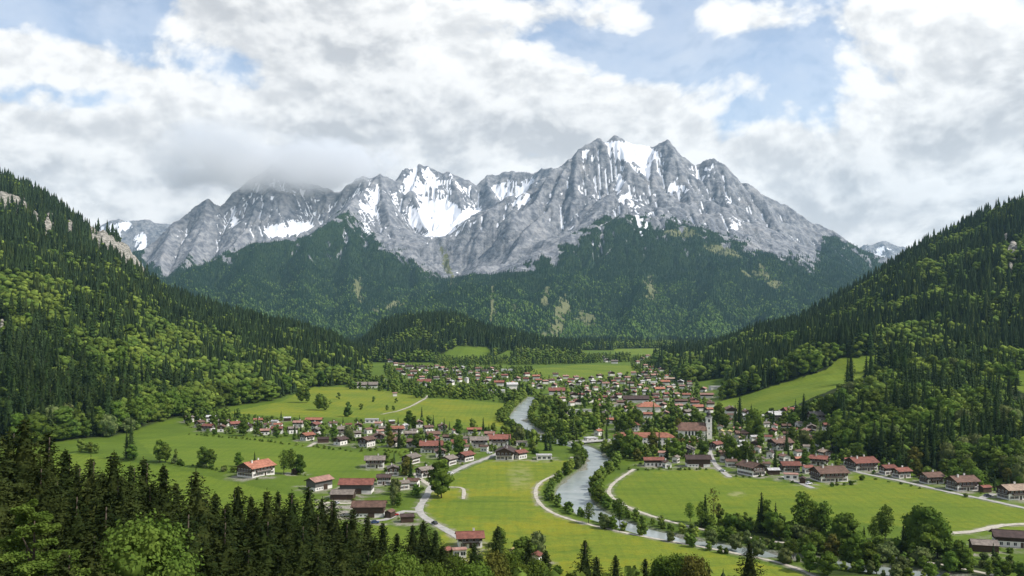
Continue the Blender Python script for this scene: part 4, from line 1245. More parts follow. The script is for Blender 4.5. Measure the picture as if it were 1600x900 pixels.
def make_house(px, py, wpx, roof, yaw, kind, label, ref, cat='house', name='house', group=None):
    x, y, z = place(px, py)
    wm = wpx * y / F
    a = R(yaw); ca, sa = abs(math.cos(a)), abs(math.sin(a))
    asp = {'chalet': 0.78, 'barn': 0.62, 'long': 0.52, 'shed': 0.7, 'hip': 0.72, 'flat': 0.7, 'block': 0.8, 'hotel': 0.27}.get(kind, 0.78)
    L = max(wm / (ca + asp * sa), 5.0); W = L * asp
    if kind in ('chalet', 'hip', 'barn', 'long', 'block'): over, gov = (1.15, 1.25) if L > 11 else (0.7, 0.7)
    else: over, gov = 0.5, 0.5
    L = max(L - 2 * gov, 4.0); W = max(W - 2 * over, 3.2)
    hw = {'chalet': 5.7 if L > 11 else 4.6, 'hip': 6.0, 'barn': 5.6, 'long': 4.6, 'shed': 2.9, 'flat': 3.2, 'block': 8.5, 'hotel': 7.6}[kind]
    if L < 7.5 and kind == 'chalet': hw = 3.9
    rise = W / 2 * math.tan(R(23 if kind not in ('hotel', 'hip') else 27))
    yc = y + 0.5 * (W * ca + L * sa); xc = (px - U0) / F * yc
    zc = float(ground_z(np.array([xc]), np.array([yc]), False)[0])
    zc = 0.5 * (zc + z)
    root = bpy.data.objects.new(name, None); COL.objects.link(root); root.location = (xc, yc, zc); root.rotation_euler = (0, 0, a)
    root.empty_display_size = 2
    tag(root, label, cat, group)
    # which walls one sees
    vis = []
    for sd, n in (('S', (math.sin(a), -math.cos(a))), ('N', (-math.sin(a), math.cos(a))), ('W', (-math.cos(a), -math.sin(a))), ('E', (math.cos(a), math.sin(a)))):
        d = (n[0] * xc + n[1] * yc) / math.hypot(xc, yc)
        if d < -0.12: vis.append((d, sd))
    vis = [s for _, s in sorted(vis)]
    far = y > 930
    wallm = {'y': PLASTER_CREAM}.get(roof, PLASTER)
    b = MB()
    if kind == 'flat':
        b.box(-L / 2, L / 2, -W / 2, W / 2, -1.5, hw, 0); rise = 0
    elif kind in ('hip', 'hotel'):
        b.box(-L / 2, L / 2, -W / 2, W / 2, -1.5, hw, 0)
    else:
        gable_prism(b, L, W, hw, rise)
    link('wall', b.mesh('wall', [wallm]), root)
    b = MB()
    if kind == 'flat':
        b.box(-L / 2 - .4, L / 2 + .4, -W / 2 - .4, W / 2 + .4, hw, hw + .35, 0)
        b.box(-L / 2 + .3, L / 2 - .3, -W / 2 + .3, W / 2 - .3, hw + .35, hw + .45, 0)
    else:
        roof_shape(b, L, W, hw, rise, over, gov, hip=(W / 2 * 1.0 if kind in ('hip', 'hotel') else 0.0))
    rf = link('roof', b.mesh('roof', [ROOFS[roof], DARKWOOD]), root)
    if kind in ('chalet', 'hip', 'block') and L > 6:
        nb = 1 if L < 13 else 2
        for q in range(nb):
            b = MB(); cx = (0.18 if q == 0 else -0.27) * L; cy = 0.12 * W * (1 if q == 0 else -1)
            zt = hw + rise * (1 - abs(cy) / (W / 2))
            b.box(cx - .4, cx + .4, cy - .35, cy + .35, zt - .3, hw + rise + 1.25, 0); b.box(cx - .5, cx + .5, cy - .45, cy + .45, hw + rise + 1.25, hw + rise + 1.38, 1)
            link('chimney', b.mesh('chimney', [PLASTER, CONCRETE]), rf)
    # timber above the ground floor
    clad = None
    if kind == 'chalet' and L > 7:
        clad = DARKWOOD; zc0 = hw * (0.60 if L > 11 else 0.56)
    if kind == 'barn': clad = GREYWOOD if roof in ('p', 'r') else DARKWOOD; zc0 = hw * 0.36
    if kind == 'long': clad = DARKWOOD; zc0 = hw * 0.55
    if kind == 'shed': clad = DARKWOOD; zc0 = 0.0
    t = 0.07
    if clad:
        b = MB()
        for sx in (-1, 1):
            X = sx * L / 2
            x0, x1 = (X, X + t) if sx > 0 else (X - t, X)
            p = [(x0, -W / 2 - t, zc0), (x0, W / 2 + t, zc0), (x0, W / 2 + t, hw - .02), (x0, 0, hw + rise - .03), (x0, -W / 2 - t, hw - .02)]
            q = [(x1, yy, zz) for _, yy, zz in p]
            b.faces(p + q, [(4, 3, 2, 1, 0), (5, 6, 7, 8, 9), (0, 5, 9, 4), (1, 2, 7, 6), (0, 1, 6, 5), (2, 3, 8, 7), (3, 4, 9, 8)], 0)
        if True:
            for sy in (-1, 1):
                y0, y1 = (W / 2, W / 2 + t) if sy > 0 else (-W / 2 - t, -W / 2)
                b.box(-L / 2, L / 2, y0, y1, zc0 if kind != 'chalet' else hw * .66, hw - .03, 0)
        link('timber_cladding', b.mesh('timber_cladding', [clad]), root)
    if far and not label_near(px, py): vis_w = []
    else: vis_w = vis[:2]
    # balconies and windows on the walls one sees
    for sd in vis_w:
        length = L if sd in 'SN' else W
        if kind == 'chalet' and L > 9 and sd == vis_w[0] and not far or (kind == 'chalet' and sd in 'WE' and L > 10 and not far):
            b = MB(); w = length * 0.86 if sd in 'WE' else length * 0.7
            zb = hw * 0.52
            b.box(-w / 2, w / 2, -1.15, 0, zb - .14, zb, 0)
            for k in range(int(w / 0.5) + 1):
                xx = -w / 2 + .06 + k * (w - .12) / int(w / 0.5); b.box(xx - .10, xx + .10, -1.15, -1.09, zb, zb + .86, 0)
            b.box(-w / 2, w / 2, -1.18, -1.06, zb + .86, zb + 0.98, 0)
            for xx in (-w / 2 + .05, w / 2 - .05): b.box(xx - .05, xx + .05, -1.06, 0, zb + .1, zb + 0.9, 0)
            add_on_wall('balcony', b.mesh('balcony', [DARKWOOD]), root, sd, L, W, 0, 0, 0.075)
        if kind in ('chalet', 'hip', 'block', 'hotel', 'long'):
            fl = {'block': 3, 'hotel': 3}.get(kind, 2 if hw > 4.2 else 1)
            if kind == 'long': fl = 1
            n = max(1, int(length / (2.6 if y < 700 else 3.4)))
            if kind == 'hotel': n = max(2, int(length / 3.0))
            for f in range(fl):
                zz = 1.45 + f * (hw - 0.4) / max(fl, 1) * (1.0 if fl > 2 else 0.98)
                if f == fl - 1 and fl == 2: zz = hw * 0.52 + 1.25
                out = t + .004 if (clad and zz > zc0 and kind == 'chalet') else 0.004
                for k in range(n):
                    xx = (k + .5 - n / 2) * (length - 1.2) / n
                    if f == 0 and k == n // 2 and n > 2 and sd == vis_w[0] and kind != 'hotel':
                        add_on_wall('door', door_mesh(1.2, 2.2), root, sd, L, W, xx, 0.05, out); continue
                    add_on_wall('window', window_mesh(1.15, 1.35, y < 640 and kind == 'chalet'), root, sd, L, W, xx, zz, out)
        elif kind in ('barn', 'shed') and sd == vis_w[0]:
            add_on_wall('door', door_mesh(min(3.2, length * .4), min(hw - .4, 3.2)), root, sd, L, W, length * 0.1, 0.02, t + .004 if zc0 == 0 else 0.08)
            if kind == 'barn':
                for k in range(3): add_on_wall('window', window_mesh(0.9, 0.8, False), root, sd, L, W, (-0.38 + 0.14 * k) * length, hw * .2, 0.004)
        elif kind == 'flat':
            n = max(2, int(length / 3.5))
            for k in range(n): add_on_wall('window', window_mesh(2.0, 1.5, False), root, sd, L, W, (k + .5 - n / 2) * length / n, 1.7, 0.004)
    HOUSES.append(dict(o=root, x=xc, y=yc, z=zc, L=L, W=W, yaw=a, ref=ref, px=px, py=py, wpx=wpx, hw=hw + rise, roof=roof, label=label))
    return root
def label_near(px, py): return False

H_ = [  # column, row of the foot, width on the photo, roof, turn of the ridge, kind, label, short name
 (400, 747, 62, 'o', 58, 'chalet', 'orange-roofed white chalet standing alone in the left meadow', 'lone orange-roofed chalet'),
 (463, 742, 15, 'p', 50, 'shed', 'small faded-roofed hut between the trees right of the lone chalet', 'hut by the lone chalet'),
 (499, 768, 46, 'p', 55, 'barn', 'grey boarded barn with faded pink roof and gable facing the meadow', 'pink-roofed barn'),
 (558, 772, 56, 'r', 0, 'barn', 'long barn with brick red roof, grey boards over a white base', 'long red-roofed barn'),
 (600, 758, 25, 'd', 4, 'chalet', 'small dark brown-roofed house close behind the long red-roofed barn', 'house behind the long barn'),
 (586, 732, 36, 'g', 6, 'chalet', 'low white house with weathered grey roof at the meadow edge above the farm', 'grey-roofed meadow house'),
 (642, 726, 34, 'g', 64, 'chalet', 'grey-roofed chalet with its gable to the valley above the farm cluster', 'grey gabled chalet'),
 (664, 747, 34, 'g', 40, 'chalet', 'brown-grey roofed house just below the grey gabled chalet beside the street', 'house below the grey gabled chalet'),
 (577, 809, 56, 'b', 2, 'barn', 'big farmhouse with brown roof, white front and wide dark opening', 'big brown-roofed farmhouse'),
 (609, 810, 18, 'b', 72, 'shed', 'narrow brown-roofed annex attached at the right end of the big farmhouse', 'farmhouse annex'),
 (536, 781, 38, 'g', 0, 'shed', 'long low grey-roofed shed between the farmyard and the long red barn', 'long grey shed'),
 (629, 766, 27, 'g', 30, 'chalet', 'grey-roofed house half hidden by garden trees right of the farmyard', 'half hidden grey-roofed house'),
 (636, 817, 25, 'd', 10, 'shed', 'dark brown garage with low roof beside the street fork', 'dark garage'),
 (734, 857, 50, 'r', 8, 'chalet', 'brick-red roofed house lowest in the village beside the spruces', 'lowest red-roofed house'),
 (697, 872, 20, 'r', 62, 'shed', 'small red-roofed outbuilding in front of the lowest red-roofed house', 'red outbuilding'),
 (718, 872, 26, 'p', 10, 'flat', 'flat faded-roofed annex below the lowest red-roofed house', 'flat annex'),
 (805, 876, 20, 'y', 50, 'chalet', 'cream house with ochre roof hidden among the nearest trees', 'ochre-roofed cream house'),
 (838, 884, 22, 'r', 70, 'chalet', 'white house with rusty red roof behind the near spruce by the meadow', 'rusty-roofed white house'),
 (295, 660, 17, 'g', 60, 'chalet', 'grey-roofed house at the forest foot at the left end of the row', 'leftmost grey-roofed house'),
 (330, 659, 17, 'w', 10, 'chalet', 'small house with pale roof second from the forest in the upper row', 'pale-roofed house'),
 (368, 670, 25, 'r', 35, 'chalet', 'red-roofed white house above the hedge in the upper left row', 'red-roofed hedge house'),
 (403, 664, 18, 'o', 20, 'chalet', 'orange-roofed house set back below the upper meadow, left row', 'set back orange-roofed house'),
 (433, 678, 20, 'r', 5, 'chalet', 'low red-roofed house among garden trees in the left row', 'low red-roofed house'),
 (480, 689, 27, 'o', 56, 'chalet', 'bright orange-roofed house at the lane end above the left meadow', 'lane end orange-roofed house'),
 (449, 658, 13, 'w', 10, 'shed', 'little pale-roofed hut behind the left row at the upper meadow', 'pale hut'),
 (491, 663, 27, 'o', 0, 'long', 'broad orange roof at the upper meadow edge behind the left row', 'broad orange-roofed house'),
 (505, 692, 21, 'd', 12, 'shed', 'low dark shed beside the lane end orange-roofed house', 'low dark shed'),
 (530, 681, 30, 'g', 20, 'chalet', 'grey-roofed house in the second line right of the dark shed', 'second line grey-roofed house'),
 (532, 696, 26, 'd', 62, 'chalet', 'dark-roofed white chalet on the left meadow front right of the low shed', 'dark-roofed meadow chalet'),
 (573, 699, 31, 'b', 64, 'chalet', 'brown-roofed chalet with front gable on the meadow edge, centre of the left row', 'brown gabled chalet'),
 (575, 678, 16, 'b', 50, 'chalet', 'small brown-roofed house just behind the brown gabled chalet', 'small house behind the gabled chalet'),
 (545, 670, 12, 'r', 10, 'chalet', 'tiny red roof between dark trees in the left row', 'tiny red roof'),
 (617, 698, 28, 'b', 66, 'chalet', 'brown-roofed chalet with front gable right of its taller twin on the meadow edge', 'second brown gabled chalet'),
 (620, 678, 27, 'o', 15, 'chalet', 'orange-roofed house behind the second brown gabled chalet', 'orange-roofed house behind the gables'),
 (581, 661, 24, 'w', 8, 'flat', 'flat pale-roofed hall at the near rim of the yellow meadow', 'flat pale hall'),
 (612, 663, 12, 'w', 20, 'shed', 'little white-roofed hut right of the flat pale hall', 'little white-roofed hut'),
 (669, 676, 20, 'b', 30, 'chalet', 'small brown-roofed house behind tall spruces, middle of the village', 'house under the tall spruces'),
 (676, 687, 28, 'b', 24, 'chalet', 'low brown-roofed house just above the white house with wide red roof', 'low brown-roofed house'),
 (674, 708, 40, 'r', 4, 'chalet', 'white house with wide brick red roof facing the meadow, village middle', 'wide red-roofed white house'),
 (717, 701, 27, 'r', 3, 'chalet', 'red-roofed house right of the wide red-roofed white house', 'middle red-roofed house'),
 (712, 679, 16, 'o', 30, 'chalet', 'orange-roofed house near the far meadow, behind the middle red-roofed house', 'far rim orange-roofed house'),
 (741, 679, 25, 'o', 6, 'long', 'long low house with orange roof at the far meadow rim', 'long orange-roofed house'),
 (727, 722, 34, 'r', 56, 'chalet', 'red-roofed house with dark gable beside the village street', 'street red-roofed house'),
 (701, 728, 31, 'g', 62, 'chalet', 'grey-roofed gabled house left of the street red-roofed house', 'grey-roofed street house'),
 (749, 699, 31, 'g', 2, 'chalet', 'long grey-roofed house between the red-roofed inn and the street', 'long grey-roofed house'),
 (780, 697, 37, 'r', 1, 'chalet', 'inn with long brick red roof and dark balconies by the river', 'red-roofed inn'),
 (790, 719, 36, 'd', 84, 'chalet', 'large white house with dark timber gable and balconies by the big meadow', 'large white balcony house'),
 (812, 718, 30, 'r', 48, 'chalet', 'steep red-roofed house joined to the right of the large white balcony house', 'red-roofed house by the balcony house'),
 (815, 697, 20, 'g', 6, 'flat', 'flat grey-roofed building between the inn and the river trees', 'flat grey building'),
 (850, 719, 26, 'w', 2, 'flat', 'flat pale-roofed pavilion with dark green wall near the river path', 'pale pavilion'),
 (935, 681, 18, 'o', 50, 'chalet', 'orange-roofed house at the near end of the river bridge', 'bridge house'),
 (923, 691, 24, 'w', 20, 'flat', 'white glazed pavilion beside the bridge', 'white pavilion'),
 (1006, 699, 97, 'o', -2, 'hotel', 'long white monastery-like building with orange hipped roof and rows of windows', 'long hipped-roof building'),
 (985, 674, 30, 'r', 2, 'hip', 'dark red rear wing behind the long hipped-roof building', 'red rear wing'),
 (966, 671, 15, 'r', 30, 'chalet', 'small red-roofed house left of the red rear wing', 'small house by the rear wing'),
 (1072, 699, 36, 'o', 3, 'long', 'orange-roofed low house directly below the church nave', 'orange house below the church'),
 (1075, 713, 30, 'g', 70, 'chalet', 'grey gabled farmhouse between the church and the white-based barn', 'grey gabled farmhouse'),
 (1090, 730, 41, 'd', 0, 'barn', 'dark-roofed barn with white lower wall at the right meadow edge', 'white-based barn'),
 (1021, 729, 34, 'r', 2, 'long', 'red-roofed low house behind the hedge at the right meadow edge', 'hedge red-roofed house'),
 (1119, 704, 27, 'r', 40, 'chalet', 'red-roofed house right of the church lane', 'church lane red-roofed house'),
 (1127, 713, 18, 'b', 30, 'shed', 'brown lean-to below the church lane red-roofed house', 'brown lean-to'),
 (1127, 681, 13, 'y', 66, 'chalet', 'ochre-gabled house right of the church tower', 'ochre-gabled house'),
 (1139, 682, 14, 'y', 60, 'chalet', 'second ochre-gabled house, right neighbour of the first by the church', 'second ochre-gabled house'),
 (1158, 685, 23, 'b', 6, 'chalet', 'brown-roofed house between dark trees right of the ochre gables', 'brown-roofed house by the ochre gables'),
 (1153, 717, 15, 'w', 4, 'block', 'narrow white three-storey block among trees behind the balcony farmhouse', 'white block'),
 (1219, 704, 43, 'b', 20, 'chalet', 'big white house with broad brown roof on the rise', 'broad brown-roofed house'),
 (1204, 716, 19, 'd', 60, 'chalet', 'small dark-gabled white house below the broad brown-roofed house', 'small dark-gabled house'),
 (1174, 745, 48, 'b', 118, 'chalet', 'big white farmhouse with three rows of balconies facing the right meadow', 'balcony farmhouse'),
 (1208, 742, 20, 'w', 2, 'shed', 'low pale-roofed garage at the right of the balcony farmhouse', 'pale garage'),
 (1234, 738, 32, 'r', 2, 'chalet', 'red-roofed white house behind the carports', 'red-roofed house behind the carports'),
 (1252, 727, 23, 'o', 4, 'long', 'low orange-roofed house right behind the red-roofed carport house', 'low orange-roofed house'),
 (1280, 728, 36, 'r', 150, 'chalet', 'white house with bright red slanted roof below the wooded hillock', 'bright red slanted-roof house'),
 (1295, 754, 58, 'b', 10, 'chalet', 'large brown-roofed white house with dark left gable facing the right meadow', 'large brown-roofed house'),
 (1236, 750, 26, 'p', -12, 'flat', 'flat faded-red carport beside the meadow lane', 'carport'),
 (1254, 756, 14, 'd', 70, 'shed', 'small dark shed left of the large brown-roofed house', 'small dark shed'),
 (1346, 737, 51, 'r', 14, 'chalet', 'big house with dull red roof and balconies at the start of the valley road', 'dull red-roofed house'),
 (1387, 743, 29, 'r', 16, 'chalet', 'white house with red roof, left one of the close pair on the valley road', 'left house of the pair'),
 (1408, 748, 34, 'r', 20, 'chalet', 'white house with red roof, right one of the close pair on the valley road', 'right house of the pair'),
 (1455, 757, 40, 'b', 14, 'chalet', 'brown-roofed chalet on the valley road right of the white pair', 'brown-roofed road chalet'),
 (1503, 768, 50, 'b', 12, 'chalet', 'wide brown-roofed chalet with dark upper storey on the valley road', 'wide brown-roofed chalet'),
 (1539, 770, 21, 'r', 16, 'shed', 'small red-brown hut between the two last chalets of the valley road', 'red-brown hut'),
 (1582, 782, 48, 't', 12, 'chalet', 'white house with tan roof at the right end of the valley road', 'tan-roofed house'),
 (1588, 858, 80, 'd', -16, 'long', 'large farm with dark brown roof at the bottom right corner', 'dark-roofed corner farm'),
 (1537, 864, 46, 'g', -14, 'shed', 'low grey-roofed barn in front of the corner farm', 'low grey barn'),
 (1104, 622, 22, 'p', 0, 'long', 'faded red-roofed hall at the foot of the sloping meadow', 'hall below the sloping meadow'),
 (1090, 642, 21, 'o', 10, 'chalet', 'orange-roofed house above the church, left of two touching ones', 'left orange house above the church'),
 (1108, 645, 15, 'o', 20, 'chalet', 'smaller orange-roofed house touching its left neighbour above the church', 'right orange house above the church'),
 (1142, 648, 21, 'b', 86, 'chalet', 'brown gabled chalet standing at the lower rim of the sloping meadow', 'chalet under the sloping meadow'),
 (1238, 652, 33, 'r', 8, 'chalet', 'wide red-roofed house on the rise behind tall spruces, right of village', 'red-roofed house on the rise'),
 (1214, 658, 34, 'w', 8, 'chalet', 'pale grey-roofed house left of the wide red-roofed one on the rise', 'pale grey-roofed house on the rise'),
 (1188, 656, 14, 'w', 30, 'chalet', 'small white house, upper of two left of the pale grey roof', 'upper small white house'),
 (1196, 668, 16, 'g', 20, 'chalet', 'small white house, lower of two left of the pale grey roof', 'lower small white house'),
 (1285, 643, 14, 'p', 70, 'chalet', 'small faded red-gabled house at the edge of the wooded hillock', 'faded gabled house'),
 (1278, 659, 30, 'g', 0, 'chalet', 'low white house hidden by shrubs under the faded gabled house', 'shrub hidden white house'),
 (1119, 608, 22, 'w', 4, 'flat', 'flat-roofed modern white building at the wood edge above the meadow hall', 'modern building'),
 (993, 629, 42, 'd', 1, 'long', 'long dark red-brown roof in the town centre', 'long dark roof'),
 (1013, 644, 38, 'o', 2, 'hip', 'white house with orange hipped roof in front of the long dark roof', 'orange hipped house'),
 (1057, 620, 13, 'p', 30, 'chalet', 'pink-roofed house left of two small ones behind the church', 'left pink-roofed house'),
 (1072, 622, 14, 'o', 0, 'chalet', 'orange-roofed house right of two small ones behind the church', 'right orange small house'),
 (1064, 632, 22, 'b', 4, 'long', 'long brown roof in front of the two small houses behind the church', 'long brown roof'),
 (1075, 650, 21, 'g', 24, 'chalet', 'grey-roofed house between the church and the orange pair', 'grey house by the church'),
 (1076, 662, 18, 'g', 30, 'chalet', 'grey-roofed cottage just behind the church nave', 'cottage behind the church'),
 (1030, 614, 19, 'o', 10, 'chalet', 'orange-roofed house in the gap of the town trees above the dark roof', 'orange house in the gap'),
 (1039, 602, 15, 'o', 0, 'chalet', 'orange-roofed house under the wooded right slope foot', 'orange house under the slope'),
 (1046, 596, 17, 't', 0, 'long', 'tan-roofed house right behind the orange house under the slope', 'tan house under the slope'),
 (1020, 600, 15, 'w', 10, 'flat', 'pale flat building left of the orange house under the slope', 'pale flat building'),
 (870, 617, 27, 'r', 0, 'chalet', 'white guesthouse with wide red roof in the town across the river', 'town guesthouse'),
 (946, 608, 14, 'p', 10, 'block', 'tall pink-red house rising from the town roofs', 'tall pink house'),
 (956, 635, 18, 't', 0, 'flat', 'flat tan-roofed building among the town trees', 'flat tan building'),
 (894, 646, 26, 'n', 0, 'flat', 'long low hall with grey-green roof among trees by the river', 'grey-green hall'),
 (917, 645, 15, 'n', 0, 'flat', 'shorter grey-green roofed hall right of the long low one', 'short grey-green hall'),
 (663, 605, 23, 'r', 2, 'block', 'big red-roofed guesthouse in the far left town', 'far left guesthouse'),
 (780, 603, 17, 'o', 2, 'chalet', 'orange-red roofed house in the far town centre left of the river', 'far orange-red house'),
 (800, 610, 20, 'w', 8, 'block', 'pale grey tall building behind the river bend', 'pale tall building'),
 (776, 614, 26, 'w', 0, 'flat', 'flat pale hall in the trees left of the river bend', 'flat hall by the river bend'),
 (573, 606, 38, 'g', 8, 'long', 'long grey-roofed farm at the foot of the left wooded slope', 'grey farm under the slope'),
 (792, 580, 18, 'w', 0, 'flat', 'long white hall at the rim of the wide far field', 'white far hall'),
 (729, 600, 9, 'w', 70, 'block', 'narrow tall white house in the far town trees', 'narrow tall white house'),
]
FARZ = [  # small far houses: column, row, width, roof
 ('left', [(628, 573, 9, 'w'), (640, 577, 12, 'd'), (652, 580, 10, 'd'), (646, 585, 11, 'w'), (660, 576, 9, 'd'), (672, 577, 9, 'p'), (682, 575, 8, 'p'), (690, 579, 10, 'w'), (697, 581, 8, 'd'), (712, 580, 10, 'p'), (722, 577, 8, 'w'), (704, 602, 12, 'w'), (695, 590, 9, 'd'), (718, 590, 9, 'w'),
            (748, 580, 9, 'w'), (758, 583, 10, 'd'), (767, 580, 9, 'p'), (775, 584, 9, 'b'), (748, 592, 9, 'p'), (764, 595, 9, 'o'), (610, 566, 9, 'w'), (618, 571, 8, 'w'), (617, 619, 7, 'p'), (735, 584, 7, 'b')]),
 ('mid', [(822, 596, 9, 'r'), (841, 598, 10, 'o'), (831, 604, 8, 'w'), (852, 600, 9, 'w'), (862, 598, 9, 'b'), (866, 606, 9, 'p'), (888, 602, 11, 'o'), (878, 627, 11, 'p'), (896, 621, 12, 'b'), (893, 634, 10, 'p'), (905, 602, 10, 'w'), (915, 608, 9, 'w'), (918, 617, 11, 'w'), (926, 600, 9, 'w'), (930, 610, 9, 'p'), (922, 629, 12, 't'), (928, 621, 9, 'w'),
           (937, 600, 9, 'b'), (942, 620, 12, 'p'), (949, 617, 9, 'w'), (958, 612, 9, 'b'), (963, 605, 9, 'w'), (973, 600, 8, 'w'), (980, 594, 9, 'p'), (985, 603, 9, 'w'), (978, 615, 10, 'b'), (874, 595, 8, 'b'), (884, 592, 8, 'p'), (900, 593, 8, 'w'), (952, 594, 7, 'w')]),
 ('right', [(1007, 587, 9, 'r'), (1014, 582, 10, 'r'), (1018, 577, 8, 'o'), (1022, 590, 9, 'p'), (1008, 574, 8, 'w'), (1030, 566, 8, 'p'), (1035, 572, 9, 'w'), (1038, 562, 7, 'p'), (1033, 580, 8, 'w'), (998, 592, 9, 'w'), (990, 586, 8, 'p'), (1012, 597, 9, 'w'), (1003, 563, 8, 'p'), (996, 568, 7, 'w'), (1012, 558, 7, 'p'), (1024, 556, 7, 'w'), (948, 566, 9, 'g'), (960, 568, 9, 'g'), (942, 561, 7, 'g'), (1000, 606, 9, 'p'), (1008, 612, 9, 'w'), (1046, 610, 9, 'p'), (1052, 606, 8, 'w'), (990, 611, 9, 'b'), (1041, 626, 9, 'b'), (1030, 632, 10, 'w')]),
 ('rise', [(1126, 656, 11, 'b'), (1166, 650, 11, 'b'), (1172, 662, 11, 'g'), (1180, 678, 12, 'b'), (1160, 698, 12, 'w'), (1184, 708, 13, 'b'), (1228, 672, 12, 'w'), (1248, 668, 12, 'g'), (1138, 662, 10, 'w'), (1178, 690, 12, 'w'), (1100, 662, 10, 'b'), (1052, 644, 11, 'w'), (1040, 652, 12, 'p'), (1150, 667, 10, 'p')]),
 ('row', [(350, 666, 14, 'g'), (385, 674, 15, 'd'), (418, 670, 13, 'b'), (457, 678, 16, 'g'), (466, 668, 13, 'p'), (520, 668, 14, 'b'), (556, 684, 16, 'g'), (592, 690, 19, 'b'), (600, 676, 14, 'g'), (641, 686, 18, 'g'), (646, 699, 20, 'b'), (655, 668, 12, 'p'), (692, 674, 14, 'b'), (700, 690, 15, 'b'), (731, 692, 13, 'g'), (765, 686, 14, 'p'), (688, 715, 18, 'b'), (660, 724, 20, 'b'), (614, 744, 19, 'g'), (646, 762, 19, 'b'), (592, 668, 12, 'p'), (560, 672, 12, 'b'), (495, 680, 13, 'g'), (414, 680, 14, 'w'), (632, 672, 12, 'w'), (727, 706, 12, 'w'), (757, 706, 13, 'w')]),
 ('church', [(1042, 732, 13, 'b'), (1056, 724, 14, 'g'), (1036, 716, 14, 'p'), (1130, 722, 13, 'g'), (1142, 730, 15, 'b'), (1186, 726, 15, 'g'), (1196, 734, 14, 'b'), (1226, 722, 14, 'p'), (1262, 740, 16, 'r'), (1314, 742, 14, 'b'), (1328, 728, 15, 'r'), (1186, 694, 14, 'p'), (1172, 708, 14, 'g'), (1246, 714, 14, 'b'), (1262, 706, 14, 'g'), (1200, 690, 13, 'r'), (1140, 704, 13, 'p'), (955, 662, 13, 'o'), (1010, 668, 13, 'p'), (1030, 660, 13, 'g'), (1046, 668, 12, 'b'), (990, 660, 13, 'o'), (1210, 672, 12, 'r'), (1262, 690, 12, 'b')]),
 ('town', [(868, 640, 12, 'p'), (884, 654, 13, 'g'), (902, 632, 12, 'r'), (936, 640, 13, 'p'), (948, 652, 13, 'g'), (970, 634, 12, 'b'), (982, 644, 13, 'p'), (1024, 622, 11, 'w'), (1036, 638, 12, 'p'), (1052, 652, 12, 'b'), (966, 622, 11, 'r'), (908, 622, 10, 'r'), (936, 630, 11, 'o'), (1012, 654, 12, 'o'), (1020, 606, 9, 'r'), (978, 606, 9, 'o'), (990, 618, 10, 'r'), (1060, 640, 12, 'p'), (1084, 630, 11, 'r'), (1066, 608, 9, 'p'), (1078, 612, 9, 'w'), (958, 600, 9, 'r'), (910, 596, 8, 'r'), (868, 588, 8, 'w')]),
]
ORD = ['leftmost', 'second', 'third', 'fourth', 'fifth', 'sixth', 'seventh', 'eighth', 'ninth', 'tenth', 'eleventh', 'twelfth', 'thirteenth', 'fourteenth', 'fifteenth', 'sixteenth', 'seventeenth', 'eighteenth', 'nineteenth', 'twentieth',
       'twenty-first', 'twenty-second', 'twenty-third', 'twenty-fourth', 'twenty-fifth', 'twenty-sixth', 'twenty-seventh', 'twenty-eighth', 'twenty-ninth', 'thirtieth', 'thirty-first', 'thirty-second', 'thirty-third', 'thirty-fourth', 'thirty-fifth']
def ordinal(k, n):
    if n == 1: return ''
    if k == n - 1: return 'rightmost'
    return ORD[k] + ('' if k == 0 else ' from the left')
ZNAME = {'left': 'of the far town left of the river', 'mid': 'of the town right of the river', 'right': 'of the far town at the valley mouth', 'rise': 'on the rise right of the church', 'row': 'filling the left village rows', 'church': 'among gardens near the church', 'town': 'among the town trees', 'centre': 'packed in the town centre', 'farleft': 'packed in the far left town', 'lane': 'packed beyond the church lane', 'upper': 'packed in the upper left row'}

def fill_houses():
    """the closely set small houses of the town, found by chance but never one on another"""
    g = np.random.default_rng(404); out = []
    taken = [(h['px'], h['py'], h['wpx']) for h in HOUSES]
    for zone, poly, n, w0 in (('centre', [(862, 592), (960, 586), (1050, 584), (1100, 612), (1112, 640), (1050, 648), (960, 640), (905, 612)], 46, 9.4), ('farleft', [(606, 574), (700, 576), (830, 582), (858, 596), (845, 610), (760, 604), (690, 598), (630, 590)], 20, 8.4), ('lane', [(1118, 652), (1200, 652), (1290, 660), (1318, 716), (1262, 722), (1180, 722), (1130, 714)], 26, 14.0), ('upper', [(300, 664), (420, 664), (560, 668), (700, 680), (690, 704), (600, 690), (480, 684), (320, 674)], 16, 14.0)):
        L = []
        for _ in range(1500):
            if len(L) >= n: break
            px = g.uniform(min(p[0] for p in poly), max(p[0] for p in poly)); py = g.uniform(min(p[1] for p in poly), max(p[1] for p in poly))
            if not in_poly(np.array([px]), np.array([py]), poly)[0]: continue
            w = w0 * (py - 500) / ((poly[0][1] + poly[-1][1]) / 2 - 500) * g.uniform(.95, 1.5)
            if any(abs(px - a) < 0.5 * (w + b_) + 1 and abs(py - c) < 0.28 * max(w, b_) for a, c, b_ in taken): continue
            x, y, z = place(px, py)
            if float(river_sd(np.array([x]), np.array([y]))[0]) < 14 or any(np.hypot(Q[:, 0] - x, Q[:, 1] - y).min() < 9 for Q, _w in WAY_PTS): continue
            taken.append((px, py, w)); L.append((round(px, 1), round(py, 1), round(w, 1), 'rrobbgpwtr'[int(g.integers(0, 10))]))
        out.append((zone, L))
    return out

